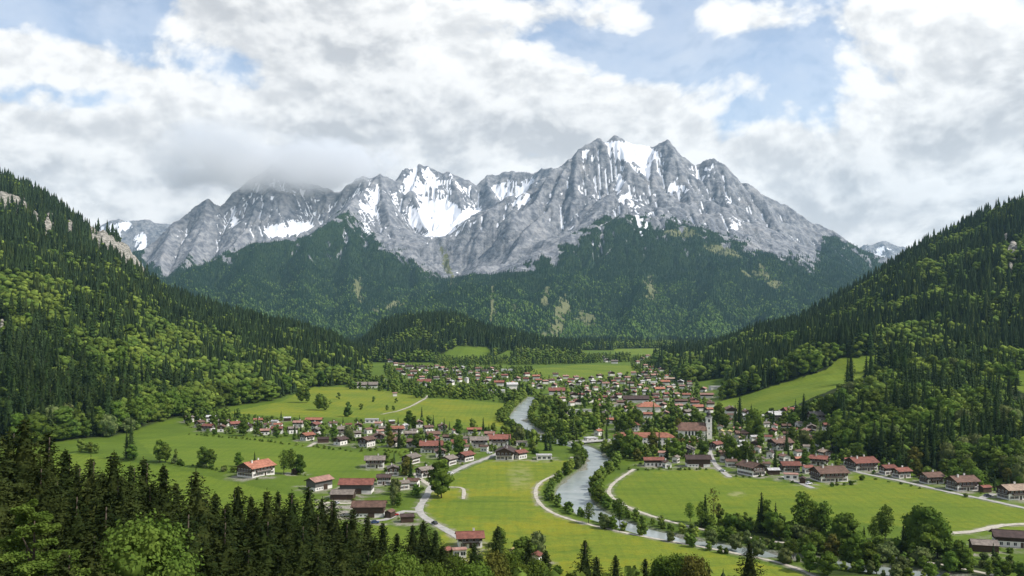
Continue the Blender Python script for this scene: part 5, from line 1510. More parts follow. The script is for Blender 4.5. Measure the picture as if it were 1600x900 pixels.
def build_houses():
    for h in H_:
        nm = {'barn': 'barn', 'shed': 'shed', 'hotel': 'monastery_building', 'flat': 'flat_roofed_building', 'block': 'tall_house', 'chalet': 'chalet' if h[2] >= 22 else 'house'}.get(h[5], 'house')
        make_house(*h, cat=nm.replace('_', ' '), name=nm, group='houses of the village' if nm in ('house', 'chalet') else None)
    todo = [(z_, [(a, b_, w * 1.25, r if r != 'w' else 'pbw'[int(a) % 3]) for a, b_, w, r in l]) for z_, l in FARZ]
    small_houses(todo)
    small_houses(fill_houses())

def small_houses(todo):
    for zone, L in todo:
        L = [q for q in L if not any(abs(q[0] - h['px']) < 0.5 * h['wpx'] + 2 and abs(q[1] - h['py']) < 4 for h in HOUSES)]
        by = {}
        for h in L: by.setdefault(h[3], []).append(h)
        for rf, hs in by.items():
            hs.sort(key=lambda q: q[0])
            for k, (px, py, w, r) in enumerate(hs):
                o = ordinal(k, len(hs))
                lab = 'small %s-roofed house %s%s' % (RNAME[r], ZNAME[zone], ', ' + o.replace('from the left', 'from left') if o else '')
                make_house(px, py, w, r, [0, 12, 62, -14, 75, 30, 100][(k * 3 + int(px)) % 7], 'chalet', lab, None, cat='house', name='house', group='houses of the village')

def build_church():
    x, y, z = place(1082, 687)
    s = y / F
    root = bpy.data.objects.new('church', None); COL.objects.link(root); root.location = (x, y + 7, z); root.rotation_euler = (0, 0, R(-3))
    tag(root, 'white village church with brown nave roof and slim tower under a dark onion dome', 'church')
    L, W, hw = 46 * s, 12.0, 8.0
    rise = 5.6
    b = MB(); gable_prism(b, L, W, hw, rise, x0=-L / 2 + 4)
    for k in range(6):
        a0, a1 = math.pi / 2 + k * math.pi / 6, math.pi / 2 + (k + 1) * math.pi / 6
        p = [(-L / 2 + 4 + 5.6 * math.cos(a), 5.6 * math.sin(a)) for a in (a0, a1)]
        b.poly([(p[0][0], p[0][1], -1), (p[1][0], p[1][1], -1), (p[1][0], p[1][1], hw - .4), (p[0][0], p[0][1], hw - .4)])
    link('wall', b.mesh('wall', [PLASTER]), root)
    b = MB()
    X0, X1 = -L / 2 + 4, L / 2 + .4; Y = W / 2 + .6; ze = hw - .55
    b.faces([(X0, -Y, ze), (X1, -Y, ze), (X1, 0, hw + rise + .1), (X0, 0, hw + rise + .1), (X0, Y, ze), (X1, Y, ze)], [(0, 1, 2, 3), (3, 2, 5, 4)], 0)
    b.faces([(X0, -Y, ze - .3), (X1, -Y, ze - .3), (X1, -Y, ze), (X0, -Y, ze)], [(0, 1, 2, 3)], 1)
    for k in range(6):
        a0, a1 = math.pi / 2 + k * math.pi / 6, math.pi / 2 + (k + 1) * math.pi / 6
        b.poly([(X0 + 6.4 * math.cos(a0), Y * math.sin(a0), ze), (X0 + 6.4 * math.cos(a1), Y * math.sin(a1), ze), (X0, 0, hw + rise + .1)], 0)
    link('roof', b.mesh('roof', [ROOFS['b'], DARKWOOD]), root)
    for k in range(5):
        b = MB(); w = .75
        arc = [(w * math.cos(q * math.pi / 8), 1.6 + w * math.sin(q * math.pi / 8)) for q in range(9)]
        pts = [(-w, -1.6), (w, -1.6)] + arc[0:] 
        b.poly([(px_, -0.05, pz) for px_, pz in [(-w, -1.6), (w, -1.6)] + arc], 1)
        b.box(-w - .15, w + .15, -0.04, 0.0, -1.85, -1.65, 0)
        o = link('window', b.mesh('window', [FRAMEW, GLASS]), root, (-L / 2 + 7.5 + k * (L - 12) / 4.6, -W / 2 - .004, 4.6))
    # tower
    tx = L / 2 + 2.4; tw = 2.4; th = 18.0
    b = MB(); b.box(tx - tw, tx + tw, -tw - 1.0, tw - 1.0, -1.5, th, 0); b.box(tx - tw - .2, tx + tw + .2, -tw - 1.2, tw - .8, th, th + .45, 0)
    for zz in (6.5, 13.4): b.box(tx - tw - .12, tx + tw + .12, -tw - 1.12, tw - .88, zz, zz + .3, 0)
    tower = link('tower', b.mesh('tower', [PLASTER]), root)
    prof = [(3.2, th + .45), (2.6, th + 1.1), (1.8, th + 1.6), (1.5, th + 2.2), (1.9, th + 2.8), (2.05, th + 3.5), (1.75, th + 4.2), (1.0, th + 4.9), (.5, th + 5.5), (.22, th + 6.4), (.05, th + 7.3)]
    b = MB(); b.lathe(prof, 12, 0, tx, -1.0); link('dome', b.mesh('dome', [COPPER], True), tower)
    b = MB(); b.box(tx - .05, tx + .05, -1.05, -.95, th + 7.2, th + 8.6, 0); b.box(tx - .45, tx + .45, -1.05, -.95, th + 8.0, th + 8.15, 0); link('cross', b.mesh('cross', [COPPER]), tower)
    b = MB(); b.box(tx - .8, tx + .8, -tw - 1.06, -tw - 1.0, 14.2, 16.8, 0); link('belfry_opening', b.mesh('belfry_opening', [GLASS]), tower)
    b = MB(); b.box(tx - tw - .06, tx - tw, -1.8, -.2, 14.2, 16.8, 0); link('belfry_opening', b.mesh('belfry_opening', [GLASS]), tower)
    b = MB(); n = 20; b.poly([(tx + 1.1 * math.cos(6.283 * k / n), -tw - 1.05, 12.0 + 1.1 * math.sin(6.283 * k / n)) for k in range(n)], 0)
    b.box(tx - .06, tx + .06, -tw - 1.09, -tw - 1.06, 12.0, 12.9, 1); b.box(tx, tx + .6, -tw - 1.09, -tw - 1.06, 11.95, 12.07, 1); link('clock_face', b.mesh('clock_face', [FRAMEW, GLASS]), tower)
    for zz in (3.6, 8.4):
        b = MB(); b.box(tx - .35, tx + .35, -tw - 1.05, -tw - 1.0, zz, zz + 1.5, 0); link('window', b.mesh('window', [GLASS]), tower)
    HOUSES.append(dict(o=root, x=x, y=y + 7, z=z, L=L, W=W, yaw=R(-3), ref='church', px=1082, py=687, wpx=60, hw=15, roof='b', label=''))

def build_bridge():
    x0, y0, _ = place(899, 694); x1, y1, _ = place(946, 690)
    root = bpy.data.objects.new('bridge', None); COL.objects.link(root)
    cx, cy = (x0 + x1) / 2, (y0 + y1) / 2; Lb = math.hypot(x1 - x0, y1 - y0) + 8
    root.location = (cx, cy, 0.6); root.rotation_euler = (0, 0, math.atan2(y1 - y0, x1 - x0))
    tag(root, 'low pale concrete bridge carrying a road across the river', 'bridge')
    b = MB(); b.box(-Lb / 2, Lb / 2, -3.2, 3.2, 0.35, 1.0, 0); link('deck', b.mesh('deck', [CONCRETE]), root)
    for sy in (-3.1, 3.0):
        b = MB(); b.box(-Lb / 2, Lb / 2, sy, sy + .1, 1.75, 1.88, 0); b.box(-Lb / 2, Lb / 2, sy, sy + .1, 1.35, 1.43, 0)
        for k in range(14): xx = -Lb / 2 + .2 + k * (Lb - .4) / 13; b.box(xx - .05, xx + .05, sy, sy + .1, 1.0, 1.75, 0)
        link('railing', b.mesh('railing', [CONCRETE]), root)
    for xx in (-Lb / 2 + 3.5, Lb / 2 - 3.5):
        b = MB(); b.box(xx - 1.4, xx + 1.4, -3.0, 3.0, -3.4, 0.35, 0); link('abutment', b.mesh('abutment', [CONCRETE]), root)

CARPAINT = {}
def car_paint(name, col):
    if name not in CARPAINT: CARPAINT[name] = simple_mat(name + '_car_paint', col, 0.04, 1.0, rough=0.3, spec=0.5)
    return CARPAINT[name]
TYRE = simple_mat('tyre_rubber', (0.02, 0.02, 0.02), 0.1, 1.0)
def make_car(px, py, yaw, paint, col, label):
    x, y, z = place(px, py)
    root = bpy.data.objects.new('parked_car', None); COL.objects.link(root); root.location = (x, y, z + .14); root.rotation_euler = (0, 0, R(yaw)); tag(root, label, 'car', 'cars parked in the village')
    side = [(-2.1, .35), (-2.15, .75), (-1.95, .95), (-1.2, 1.0), (1.0, .98), (1.9, .85), (2.1, .6), (2.1, .35)]
    b = MB(); n = len(side)
    for s in (-.85, .85): b.poly([(a, s, c) for a, c in (side if s < 0 else side[::-1])], 0)
    b.faces([(a, -.85, c) for a, c in side] + [(a, .85, c) for a, c in side], [(k + 1, k, n + k, n + k + 1) for k in range(n - 1)] + [(0, n - 1, 2 * n - 1, n)], 0)
    link('body', b.mesh('body', [car_paint(paint, col)]), root)
    b = MB(); lo = [(-1.75, -.8), (1.0, -.8), (1.0, .8), (-1.75, .8)]; up = [(-1.3, -.66), (.35, -.66), (.35, .66), (-1.3, .66)]
    b.faces([(a, c, .97) for a, c in lo] + [(a, c, 1.45) for a, c in up], [(0, 1, 5, 4), (1, 2, 6, 5), (2, 3, 7, 6), (3, 0, 4, 7)], 0); b.faces([(a, c, 1.45) for a, c in up] + [(a, c, 1.5) for a, c in up], [(4, 5, 6, 7), (0, 1, 5, 4), (1, 2, 6, 5), (2, 3, 7, 6), (3, 0, 4, 7)], 1)
    link('cabin', b.mesh('cabin', [GLASS, car_paint(paint, col)]), root)
    for wx in (-1.35, 1.3):
        for wy in (-.86, .74):
            b = MB(); m = 12; b.tube([(wx, wy, .33), (wx, wy + .12, .33)], [.33, .33], m, 0); link('wheel', b.mesh('wheel', [TYRE]), root)
def build_cars():
    make_car(617, 806, 20, 'red', (0.35, 0.03, 0.025), 'red car parked on the farmyard beside the dark garage')
    make_car(679, 819, 120, 'black', (0.02, 0.02, 0.022), 'dark car on the village street above the lowest red-roofed house')
    make_car(1543, 776, 10, 'grey', (0.10, 0.11, 0.12), 'dark grey car on the drive beside the red-brown hut')
    make_car(1264, 757, 30, 'white', (0.75, 0.75, 0.75), 'white car parked beside the large brown-roofed house')
    make_car(526, 788, 75, 'silver', (0.45, 0.46, 0.48), 'silver car on the pale yard left of the big farmhouse')
    make_car(586, 818, 10, 'blue', (0.03, 0.06, 0.16), 'blue car on the lane below the big farmhouse')
    make_car(703, 741, 35, 'white', (0.75, 0.75, 0.75), 'white car on the village street above the roadside tree')
    make_car(1128, 737, 140, 'silver', (0.45, 0.46, 0.48), 'silver car on the church lane by the white-based barn')
    make_car(765, 709, 20, 'white', (0.75, 0.75, 0.75), 'white car parked on the street by the large white balcony house')
# ---------------------------------------------------------------- planting
CAND = []      # every tree that might be a thing of its own
def cand(species, x, y, z, h, r, sort, zone, near=False):
    CAND.append(dict(sp=species, x=x, y=y, z=z, h=h, r=r, sort=sort, zone=zone, near=near))

FG = [  # near trees: column, row of the tip, distance, sort
 (-28, 640, 116, 'spruce_near'), (15, 668, 126, 'spruce_near'), (38, 650, 120, 'spruce_near'), (75, 672, 128, 'spruce_near'), (102, 700, 136, 'spruce_near'), (142, 711, 136, 'spruce_near'), (178, 702, 128, 'spruce_near'), (204, 722, 142, 'spruce_near'), (224, 714, 150, 'spruce_near'),
 (255, 724, 150, 'spruce_near'), (306, 732, 138, 'spruce_near'), (336, 768, 150, 'spruce_near'), (372, 755, 152, 'spruce_near'), (392, 772, 166, 'spruce_near'), (417, 763, 160, 'spruce_near'), (434, 766, 176, 'spruce_near'), (456, 765, 166, 'spruce_near'), (482, 757, 180, 'spruce_near'), (504, 776, 188, 'spruce_near'),
 (521, 778, 180, 'spruce_near'), (551, 792, 186, 'spruce_near'), (574, 803, 200, 'spruce_near'), (598, 815, 190, 'spruce_near'), (620, 832, 202, 'spruce_near'), (645, 818, 200, 'spruce_near'), (662, 812, 206, 'spruce_near'), (680, 826, 200, 'spruce_near'),
 (120, 765, 104, 'spruce_near'), (165, 780, 100, 'spruce_near'), (290, 792, 110, 'spruce_near'), (348, 806, 120, 'spruce_near'), (412, 806, 125, 'spruce_near'), (60, 722, 104, 'spruce_near'), (205, 776, 116, 'spruce_near'), (468, 815, 140, 'spruce_near'), (530, 836, 150, 'spruce_near'), (140, 830, 88, 'spruce_near'), (320, 850, 104, 'spruce_near'), (385, 850, 118, 'spruce_near'), (495, 858, 140, 'spruce_near'), (-10, 720, 100, 'spruce_near'), (572, 858, 165, 'spruce_near'), (440, 862, 124, 'spruce_near'),
 (-70, 652, 118, 'spruce_near'), (-115, 690, 112, 'spruce_near'), (-160, 640, 125, 'spruce_near'), (-60, 724, 96, 'spruce_near'), (-205, 668, 122, 'spruce_near'), (30, 800, 92, 'spruce_near'), (85, 745, 118, 'spruce_near'), (120, 722, 150, 'spruce_near'), (160, 735, 158, 'spruce_near'), (190, 742, 124, 'spruce_near'), (240, 752, 132, 'spruce_near'), (275, 752, 160, 'spruce_near'), (320, 775, 165, 'spruce_near'), (355, 785, 140, 'spruce_near'), (400, 790, 148, 'spruce_near'), (445, 792, 152, 'spruce_near'), (495, 800, 168, 'spruce_near'), (540, 812, 172, 'spruce_near'), (585, 840, 176, 'spruce_near'), (270, 850, 100, 'spruce_near'), (640, 850, 182, 'spruce_near'), (692, 850, 186, 'spruce_near'), (612, 866, 168, 'spruce_near'), (100, 860, 80, 'spruce_near'),
 (796, 862, 226, 'leafy_near'), (842, 874, 222, 'leafy_near'), (815, 880, 214, 'leafy_near'),
 (741, 846, 222, 'spruce_near'), (778, 820, 250, 'spruce_near'), (826, 840, 236, 'spruce_near'), (853, 858, 230, 'spruce_near'), (914, 842, 238, 'spruce_near'), (932, 868, 242, 'spruce_near'), (962, 866, 250, 'spruce_near'), (1008, 872, 250, 'spruce_near'), (1171, 845, 226, 'spruce_near'), (1108, 876, 240, 'spruce_near'), (1130, 884, 236, 'spruce_near'),
 (50, 772, 84, 'beech_near'), (232, 812, 94, 'maple_near'), (627, 864, 152, 'maple_near'), (775, 862, 190, 'rusty_near'), (745, 878, 178, 'leafy_near'), (706, 866, 190, 'leafy_near'), (596, 880, 150, 'leafy_near'), (1086, 868, 228, 'rusty_near'), (1058, 866, 236, 'leafy_near'), (868, 884, 212, 'leafy_near'), (1032, 868, 240, 'leafy_near'), (808, 884, 205, 'leafy_near'), (676, 878, 165, 'leafy_near'), (985, 884, 238, 'leafy_near'), (900, 890, 215, 'leafy_near'), (945, 892, 225, 'leafy_near')]

TRACED = [  # valley trees: column, row of the tip, row of the foot, sort
 (967, 678, 713, 'leafy_mid'), (984, 673, 717, 'leafy_mid'), (996, 681, 717, 'lime_mid'), (1008, 692, 713, 'leafy_mid'), (1022, 695, 713, 'leafy_mid'), (975, 690, 714, 'leafy_mid'), (1066, 690, 716, 'leafy_mid'), (1100, 690, 716, 'leafy_mid'),
 (690, 719, 778, 'leafy_mid'), (684, 724, 775, 'leafy_mid'), (444, 703, 742, 'airy_mid'), (455, 702, 742, 'airy_mid'), (469, 711, 742, 'leafy_mid'), (398, 704, 724, 'spruce_mid'), (372, 707, 729, 'leafy_mid'), (318, 698, 729, 'leafy_mid'), (329, 703, 730, 'leafy_mid'), (250, 688, 722, 'leafy_mid'), (259, 695, 722, 'leafy_mid'),
 (205, 654, 717, 'spruce_mid'), (198, 672, 716, 'spruce_mid'), (206, 695, 720, 'leafy_mid'), (275, 701, 723, 'bare_mid'), (127, 686, 706, 'leafy_mid'), (140, 690, 707, 'willow_mid'), (150, 692, 708, 'leafy_mid'),
 (500, 616, 641, 'leafy_mid'), (508, 620, 641, 'leafy_mid'), (529, 613, 624, 'leafy_mid'), (470, 606, 629, 'leafy_mid'), (480, 604, 629, 'leafy_mid'), (584, 618, 628, 'leafy_mid'), (619, 621, 629, 'leafy_mid'), (605, 632, 641, 'leafy_mid'), (615, 633, 641, 'leafy_mid'), (564, 630, 640, 'leafy_mid'), (545, 628, 651, 'leafy_mid'), (541, 636, 651, 'leafy_mid'), (516, 624, 631, 'willow_mid'),
 (659, 635, 663, 'spruce_mid'), (677, 647, 668, 'spruce_mid'), (671, 650, 667, 'leafy_mid'), (694, 652, 679, 'spruce_mid'), (755, 651, 673, 'spruce_mid'), (622, 651, 666, 'spruce_mid'), (600, 651, 665, 'spruce_mid'), (536, 651, 668, 'spruce_mid'), (639, 642, 667, 'leafy_mid'), (647, 650, 672, 'leafy_mid'), (764, 661, 673, 'spruce_mid'), (642, 714, 752, 'spruce_mid'), (617, 720, 737, 'spruce_mid'), (630, 719, 735, 'spruce_mid'),
 (832, 672, 699, 'airy_mid'), (800, 660, 679, 'spruce_mid'), (813, 663, 679, 'spruce_mid'), (807, 662, 678, 'spruce_mid'), (853, 672, 704, 'spruce_mid'), (860, 676, 704, 'spruce_mid'),
 (1030, 676, 712, 'spruce_mid'), (1042, 685, 717, 'spruce_mid'), (1052, 684, 712, 'spruce_mid'), (948, 660, 690, 'spruce_mid'), (941, 668, 690, 'spruce_mid'), (1034, 644, 673, 'leafy_mid'), (1027, 648, 674, 'leafy_mid'), (1044, 648, 672, 'leafy_mid'), (1056, 667, 686, 'lime_mid'), (1094, 673, 712, 'airy_mid'), (1013, 654, 676, 'leafy_mid'), (1008, 660, 676, 'lime_mid'),
 (1156, 618, 670, 'spruce_mid'), (1149, 634, 670, 'spruce_mid'), (1123, 630, 666, 'leafy_mid'), (1174, 631, 684, 'spruce_mid'), (1180, 640, 684, 'leafy_mid'), (1256, 616, 658, 'spruce_mid'), (1243, 622, 652, 'spruce_mid'), (1137, 678, 721, 'airy_mid'), (1144, 684, 722, 'leafy_mid'), (1211, 702, 735, 'spruce_mid'), (1232, 693, 718, 'spruce_mid'), (1165, 690, 724, 'leafy_mid'), (1174, 694, 726, 'airy_mid'), (1188, 677, 700, 'lime_mid'), (1236, 668, 690, 'leafy_mid'), (1310, 716, 732, 'lime_mid'),
 (975, 648, 676, 'leafy_mid'), (985, 644, 674, 'leafy_mid'), (995, 640, 672, 'leafy_mid'), (965, 650, 674, 'leafy_mid'), (940, 645, 668, 'lime_mid'), (930, 646, 670, 'leafy_mid'), (1050, 630, 655, 'leafy_mid'), (1058, 634, 656, 'leafy_mid'), (905, 640, 662, 'leafy_mid'), (880, 630, 660, 'leafy_mid'),
 # the belt along the nearer river at the bottom right
 (1078, 786, 816, 'airy_mid'), (1102, 774, 824, 'spruce_mid'), (1096, 784, 824, 'airy_mid'), (1115, 764, 822, 'bare_mid'), (1124, 786, 820, 'bare_mid'), (1138, 800, 820, 'leafy_mid'), (1146, 802, 820, 'airy_mid'), (1153, 801, 822, 'leafy_mid'), (1164, 800, 824, 'airy_mid'), (1173, 806, 825, 'leafy_mid'), (1190, 771, 832, 'spruce_mid'), (1198, 782, 832, 'leafy_mid'), (1185, 788, 830, 'spruce_mid'), (1212, 783, 828, 'spruce_mid'), (1222, 802, 830, 'airy_mid'),
 (1207, 800, 836, 'leafy_mid'), (1218, 815, 842, 'leafy_mid'), (1252, 769, 838, 'airy_mid'), (1258, 772, 838, 'airy_mid'), (1272, 785, 838, 'airy_mid'), (1289, 784, 842, 'airy_mid'), (1282, 792, 840, 'leafy_mid'), (1262, 800, 838, 'leafy_mid'), (1314, 804, 848, 'leafy_mid'), (1325, 803, 850, 'leafy_mid'), (1330, 814, 850, 'leafy_mid'), (1350, 820, 845, 'spruce_mid'), (1384, 790, 848, 'airy_mid'), (1378, 800, 848, 'airy_mid'), (1366, 808, 848, 'airy_mid'),
 (1418, 803, 858, 'spruce_mid'), (1412, 818, 858, 'spruce_mid'), (1442, 794, 868, 'leafy_mid'), (1454, 796, 872, 'leafy_mid'), (1464, 806, 872, 'leafy_mid'), (1434, 806, 866, 'leafy_mid'), (1450, 820, 876, 'leafy_mid'), (1390, 846, 876, 'willow_mid'), (1380, 852, 878, 'willow_mid'), (1440, 856, 882, 'willow_mid'), (1426, 848, 878, 'leafy_mid'), (1345, 838, 886, 'leafy_mid'), (1332, 842, 886, 'leafy_mid'), (1358, 848, 890, 'leafy_mid'), (1370, 866, 896, 'leafy_mid'), (1318, 842, 880, 'leafy_mid'),
 (1265, 850, 894, 'lime_mid'), (1293, 864, 900, 'leafy_mid'), (1300, 836, 876, 'rusty_mid'), (1258, 836, 868, 'leafy_mid'), (1276, 832, 866, 'leafy_mid'), (1240, 842, 872, 'airy_mid'), (1500, 850, 892, 'leafy_mid'), (1512, 858, 895, 'leafy_mid'), (1486, 862, 896, 'leafy_mid'), (1478, 828, 858, 'bare_mid'), (1552, 846, 884, 'spruce_mid'), (1572, 878, 900, 'leafy_mid'), (1545, 876, 900, 'leafy_mid'), (1595, 880, 904, 'leafy_mid'), (1410, 870, 900, 'willow_mid'), (1455, 880, 905, 'leafy_mid'), (1400, 882, 906, 'willow_mid'), (1230, 820, 846, 'leafy_mid'), (1228, 858, 880, 'willow_mid'),
 # along the near bank and between the paths
 (1048, 830, 846, 'willow_mid'), (1075, 832, 850, 'leafy_mid'), (1112, 828, 852, 'willow_mid'), (1116, 820, 838, 'willow_mid'), (1146, 822, 842, 'willow_mid'), (1150, 836, 858, 'willow_mid'), (1185, 846, 868, 'willow_mid'), (968, 780, 822, 'airy_mid'), (920, 786, 818, 'airy_mid'), (1006, 812, 836, 'leafy_mid'), (1000, 818, 836, 'leafy_mid'), (945, 804, 826, 'willow_mid'), (958, 806, 828, 'leafy_mid'),
]
VILLAGE = [  # garden and street trees: polygon, trees per hectare, share of spruce, height range, zone
 ([(283, 650), (420, 654), (520, 662), (610, 668), (640, 662), (700, 668), (760, 674), (830, 684), (846, 700), (838, 712), (770, 706), (700, 722), (650, 712), (600, 696), (520, 692), (400, 684), (300, 676)], 120, 0.28, (5, 13), 'between the houses of the left row'),
 ([(600, 720), (682, 735), (690, 760), (640, 800), (612, 790), (600, 760)], 130, 0.22, (4, 11), 'in the farm cluster by the street fork'),
 ([(845, 690), (905, 690), (912, 680), (870, 660), (835, 655), (838, 672)], 130, 0.25, (6, 13), 'on the wooded spit by the river bend'),
 ([(840, 625), (905, 612), (960, 640), (955, 665), (915, 680), (872, 668), (845, 650)], 130, 0.2, (7, 16), 'in the wood between river and town'),
 ([(955, 645), (1110, 640), (1130, 690), (1105, 720), (1060, 718), (980, 722), (955, 690)], 120, 0.26, (5, 14), 'in the gardens round the church'),
 ([(1110, 650), (1270, 650), (1300, 690), (1335, 722), (1300, 735), (1240, 735), (1200, 738), (1150, 736), (1120, 715)], 130, 0.28, (5, 13), 'among the houses right of the church'),
 ([(860, 598), (1060, 585), (1100, 612), (1115, 640), (1000, 645), (960, 640), (900, 612)], 80, 0.22, (5, 13), 'among the town roofs across the river'),
 ([(640, 600), (700, 606), (780, 612), (838, 616), (812, 632), (776, 628), (700, 622), (650, 622)], 190, 0.10, (8, 15), 'in the tree belt beyond the yellow meadow'),
 ([(598, 572), (830, 578), (862, 592), (850, 612), (780, 608), (700, 604), (640, 600), (604, 590)], 72, 0.25, (5, 12), 'among the roofs of the far left town'),
 ([(985, 560), (1040, 556), (1046, 590), (990, 598)], 70, 0.3, (5, 12), 'among the roofs at the valley mouth'),
 ([(540, 596), (600, 592), (640, 604), (650, 618), (600, 612), (545, 608)], 110, 0.12, (6, 13), 'round the grey farm under the slope'),
 ([(1190, 640), (1290, 645), (1320, 660), (1290, 700), (1240, 705), (1200, 680)], 90, 0.25, (3, 10), 'on the grassy bank under the wooded hillock'),
 ([(640, 556), (690, 572), (860, 570), (985, 566), (985, 556), (860, 560), (700, 560)], 110, 0.3, (8, 16), 'in the belt at the foot of the small wooded hill'),
 ([(700, 835), (800, 850), (850, 872), (880, 900), (700, 900), (680, 860)], 160, 0.2, (4, 12), 'round the lowest red-roofed house'),
 ([(1480, 850), (1600, 862), (1600, 900), (1470, 900)], 150, 0.1, (3, 8), 'in the garden of the corner farm'),
 ([(1335, 720), (1380, 705), (1440, 712), (1520, 722), (1620, 740), (1620, 776), (1500, 760), (1400, 738), (1340, 726)], 170, 0.35, (4, 14), 'behind the chalets on the valley road'),
]
BUSHY = [  # hedges and scrub: run in columns and rows, spacing in metres, height range, zone
 ([(300, 679), (400, 688), (500, 700), (560, 706), (600, 704), (640, 716)], 5.0, (1.6, 3.2), 'in the hedge above the left meadow'),
 ([(268, 724), (330, 733), (360, 737), (385, 741)], 5.0, (2, 4), 'in the hedge line left of the lone chalet'),
 ([(970, 734), (1020, 734), (1062, 734), (1105, 734)], 3.6, (1.6, 2.6), 'in the garden hedge at the right meadow edge'),
 ([(1120, 733), (1150, 746), (1200, 746)], 5, (1.2, 2.4), 'by the church lane and meadow'),
 ([(1300, 760), (1330, 757), (1350, 745)], 5, (1.5, 3), 'in the garden of the large brown-roofed house'),
 ([(1372, 750), (1440, 763), (1500, 774), (1560, 786)], 7, (1.2, 2.4), 'along the valley road'),
 ([(1095, 822), (1180, 830), (1260, 842), (1330, 852), (1420, 862)], 3.2, (3, 7), 'in the dark thicket along the right path'),
 ([(1105, 836), (1170, 848), (1250, 858)], 5, (2, 5), 'between right path and river'),
 ([(1490, 882), (1540, 888), (1600, 895)], 4, (2, 4), 'at the corner farm garden'),
 ([(560, 700), (640, 708), (660, 712)], 5, (1.5, 3), 'below the gabled chalets'),
]

def free_of_houses(x, y, r):
    for h in HOUSES:
        if (x - h['x']) ** 2 + (y - h['y']) ** 2 < (0.56 * max(h['L'], h['W']) + 0.55 * r + 0.8) ** 2: 
            # turn into the house's own frame for the long ones
            c, s = math.cos(-h['yaw']), math.sin(-h['yaw']); dx, dy = x - h['x'], y - h['y']
            a, b = abs(dx * c - dy * s), abs(dx * s + dy * c)
            if a < h['L'] / 2 + .55 * r + 1 and b < h['W'] / 2 + .55 * r + 1: return False
    return True
def hides_house(x, y, z, h, r):
    px = U0 + F * x / y; top = V0 - F * (z + h - H) / y; rp = r * F / y
    for q in HOUSES:
        if y < q['y'] and q['y'] - y < 140 and abs(px - q['px']) < q['wpx'] * 0.48 + rp * 0.75:
            roof = V0 - F * (q['z'] + q['hw'] * 0.35 - H) / q['y']
            if top < roof: return True
    return False
def free_of_ways(x, y, r):
    for Q, w in WAY_PTS:
        d = np.hypot(Q[:, 0] - x, Q[:, 1] - y).min()
        if d < w / 2 + 0.45 * r + 0.6: return False
    return True
WAYS_ALL = None

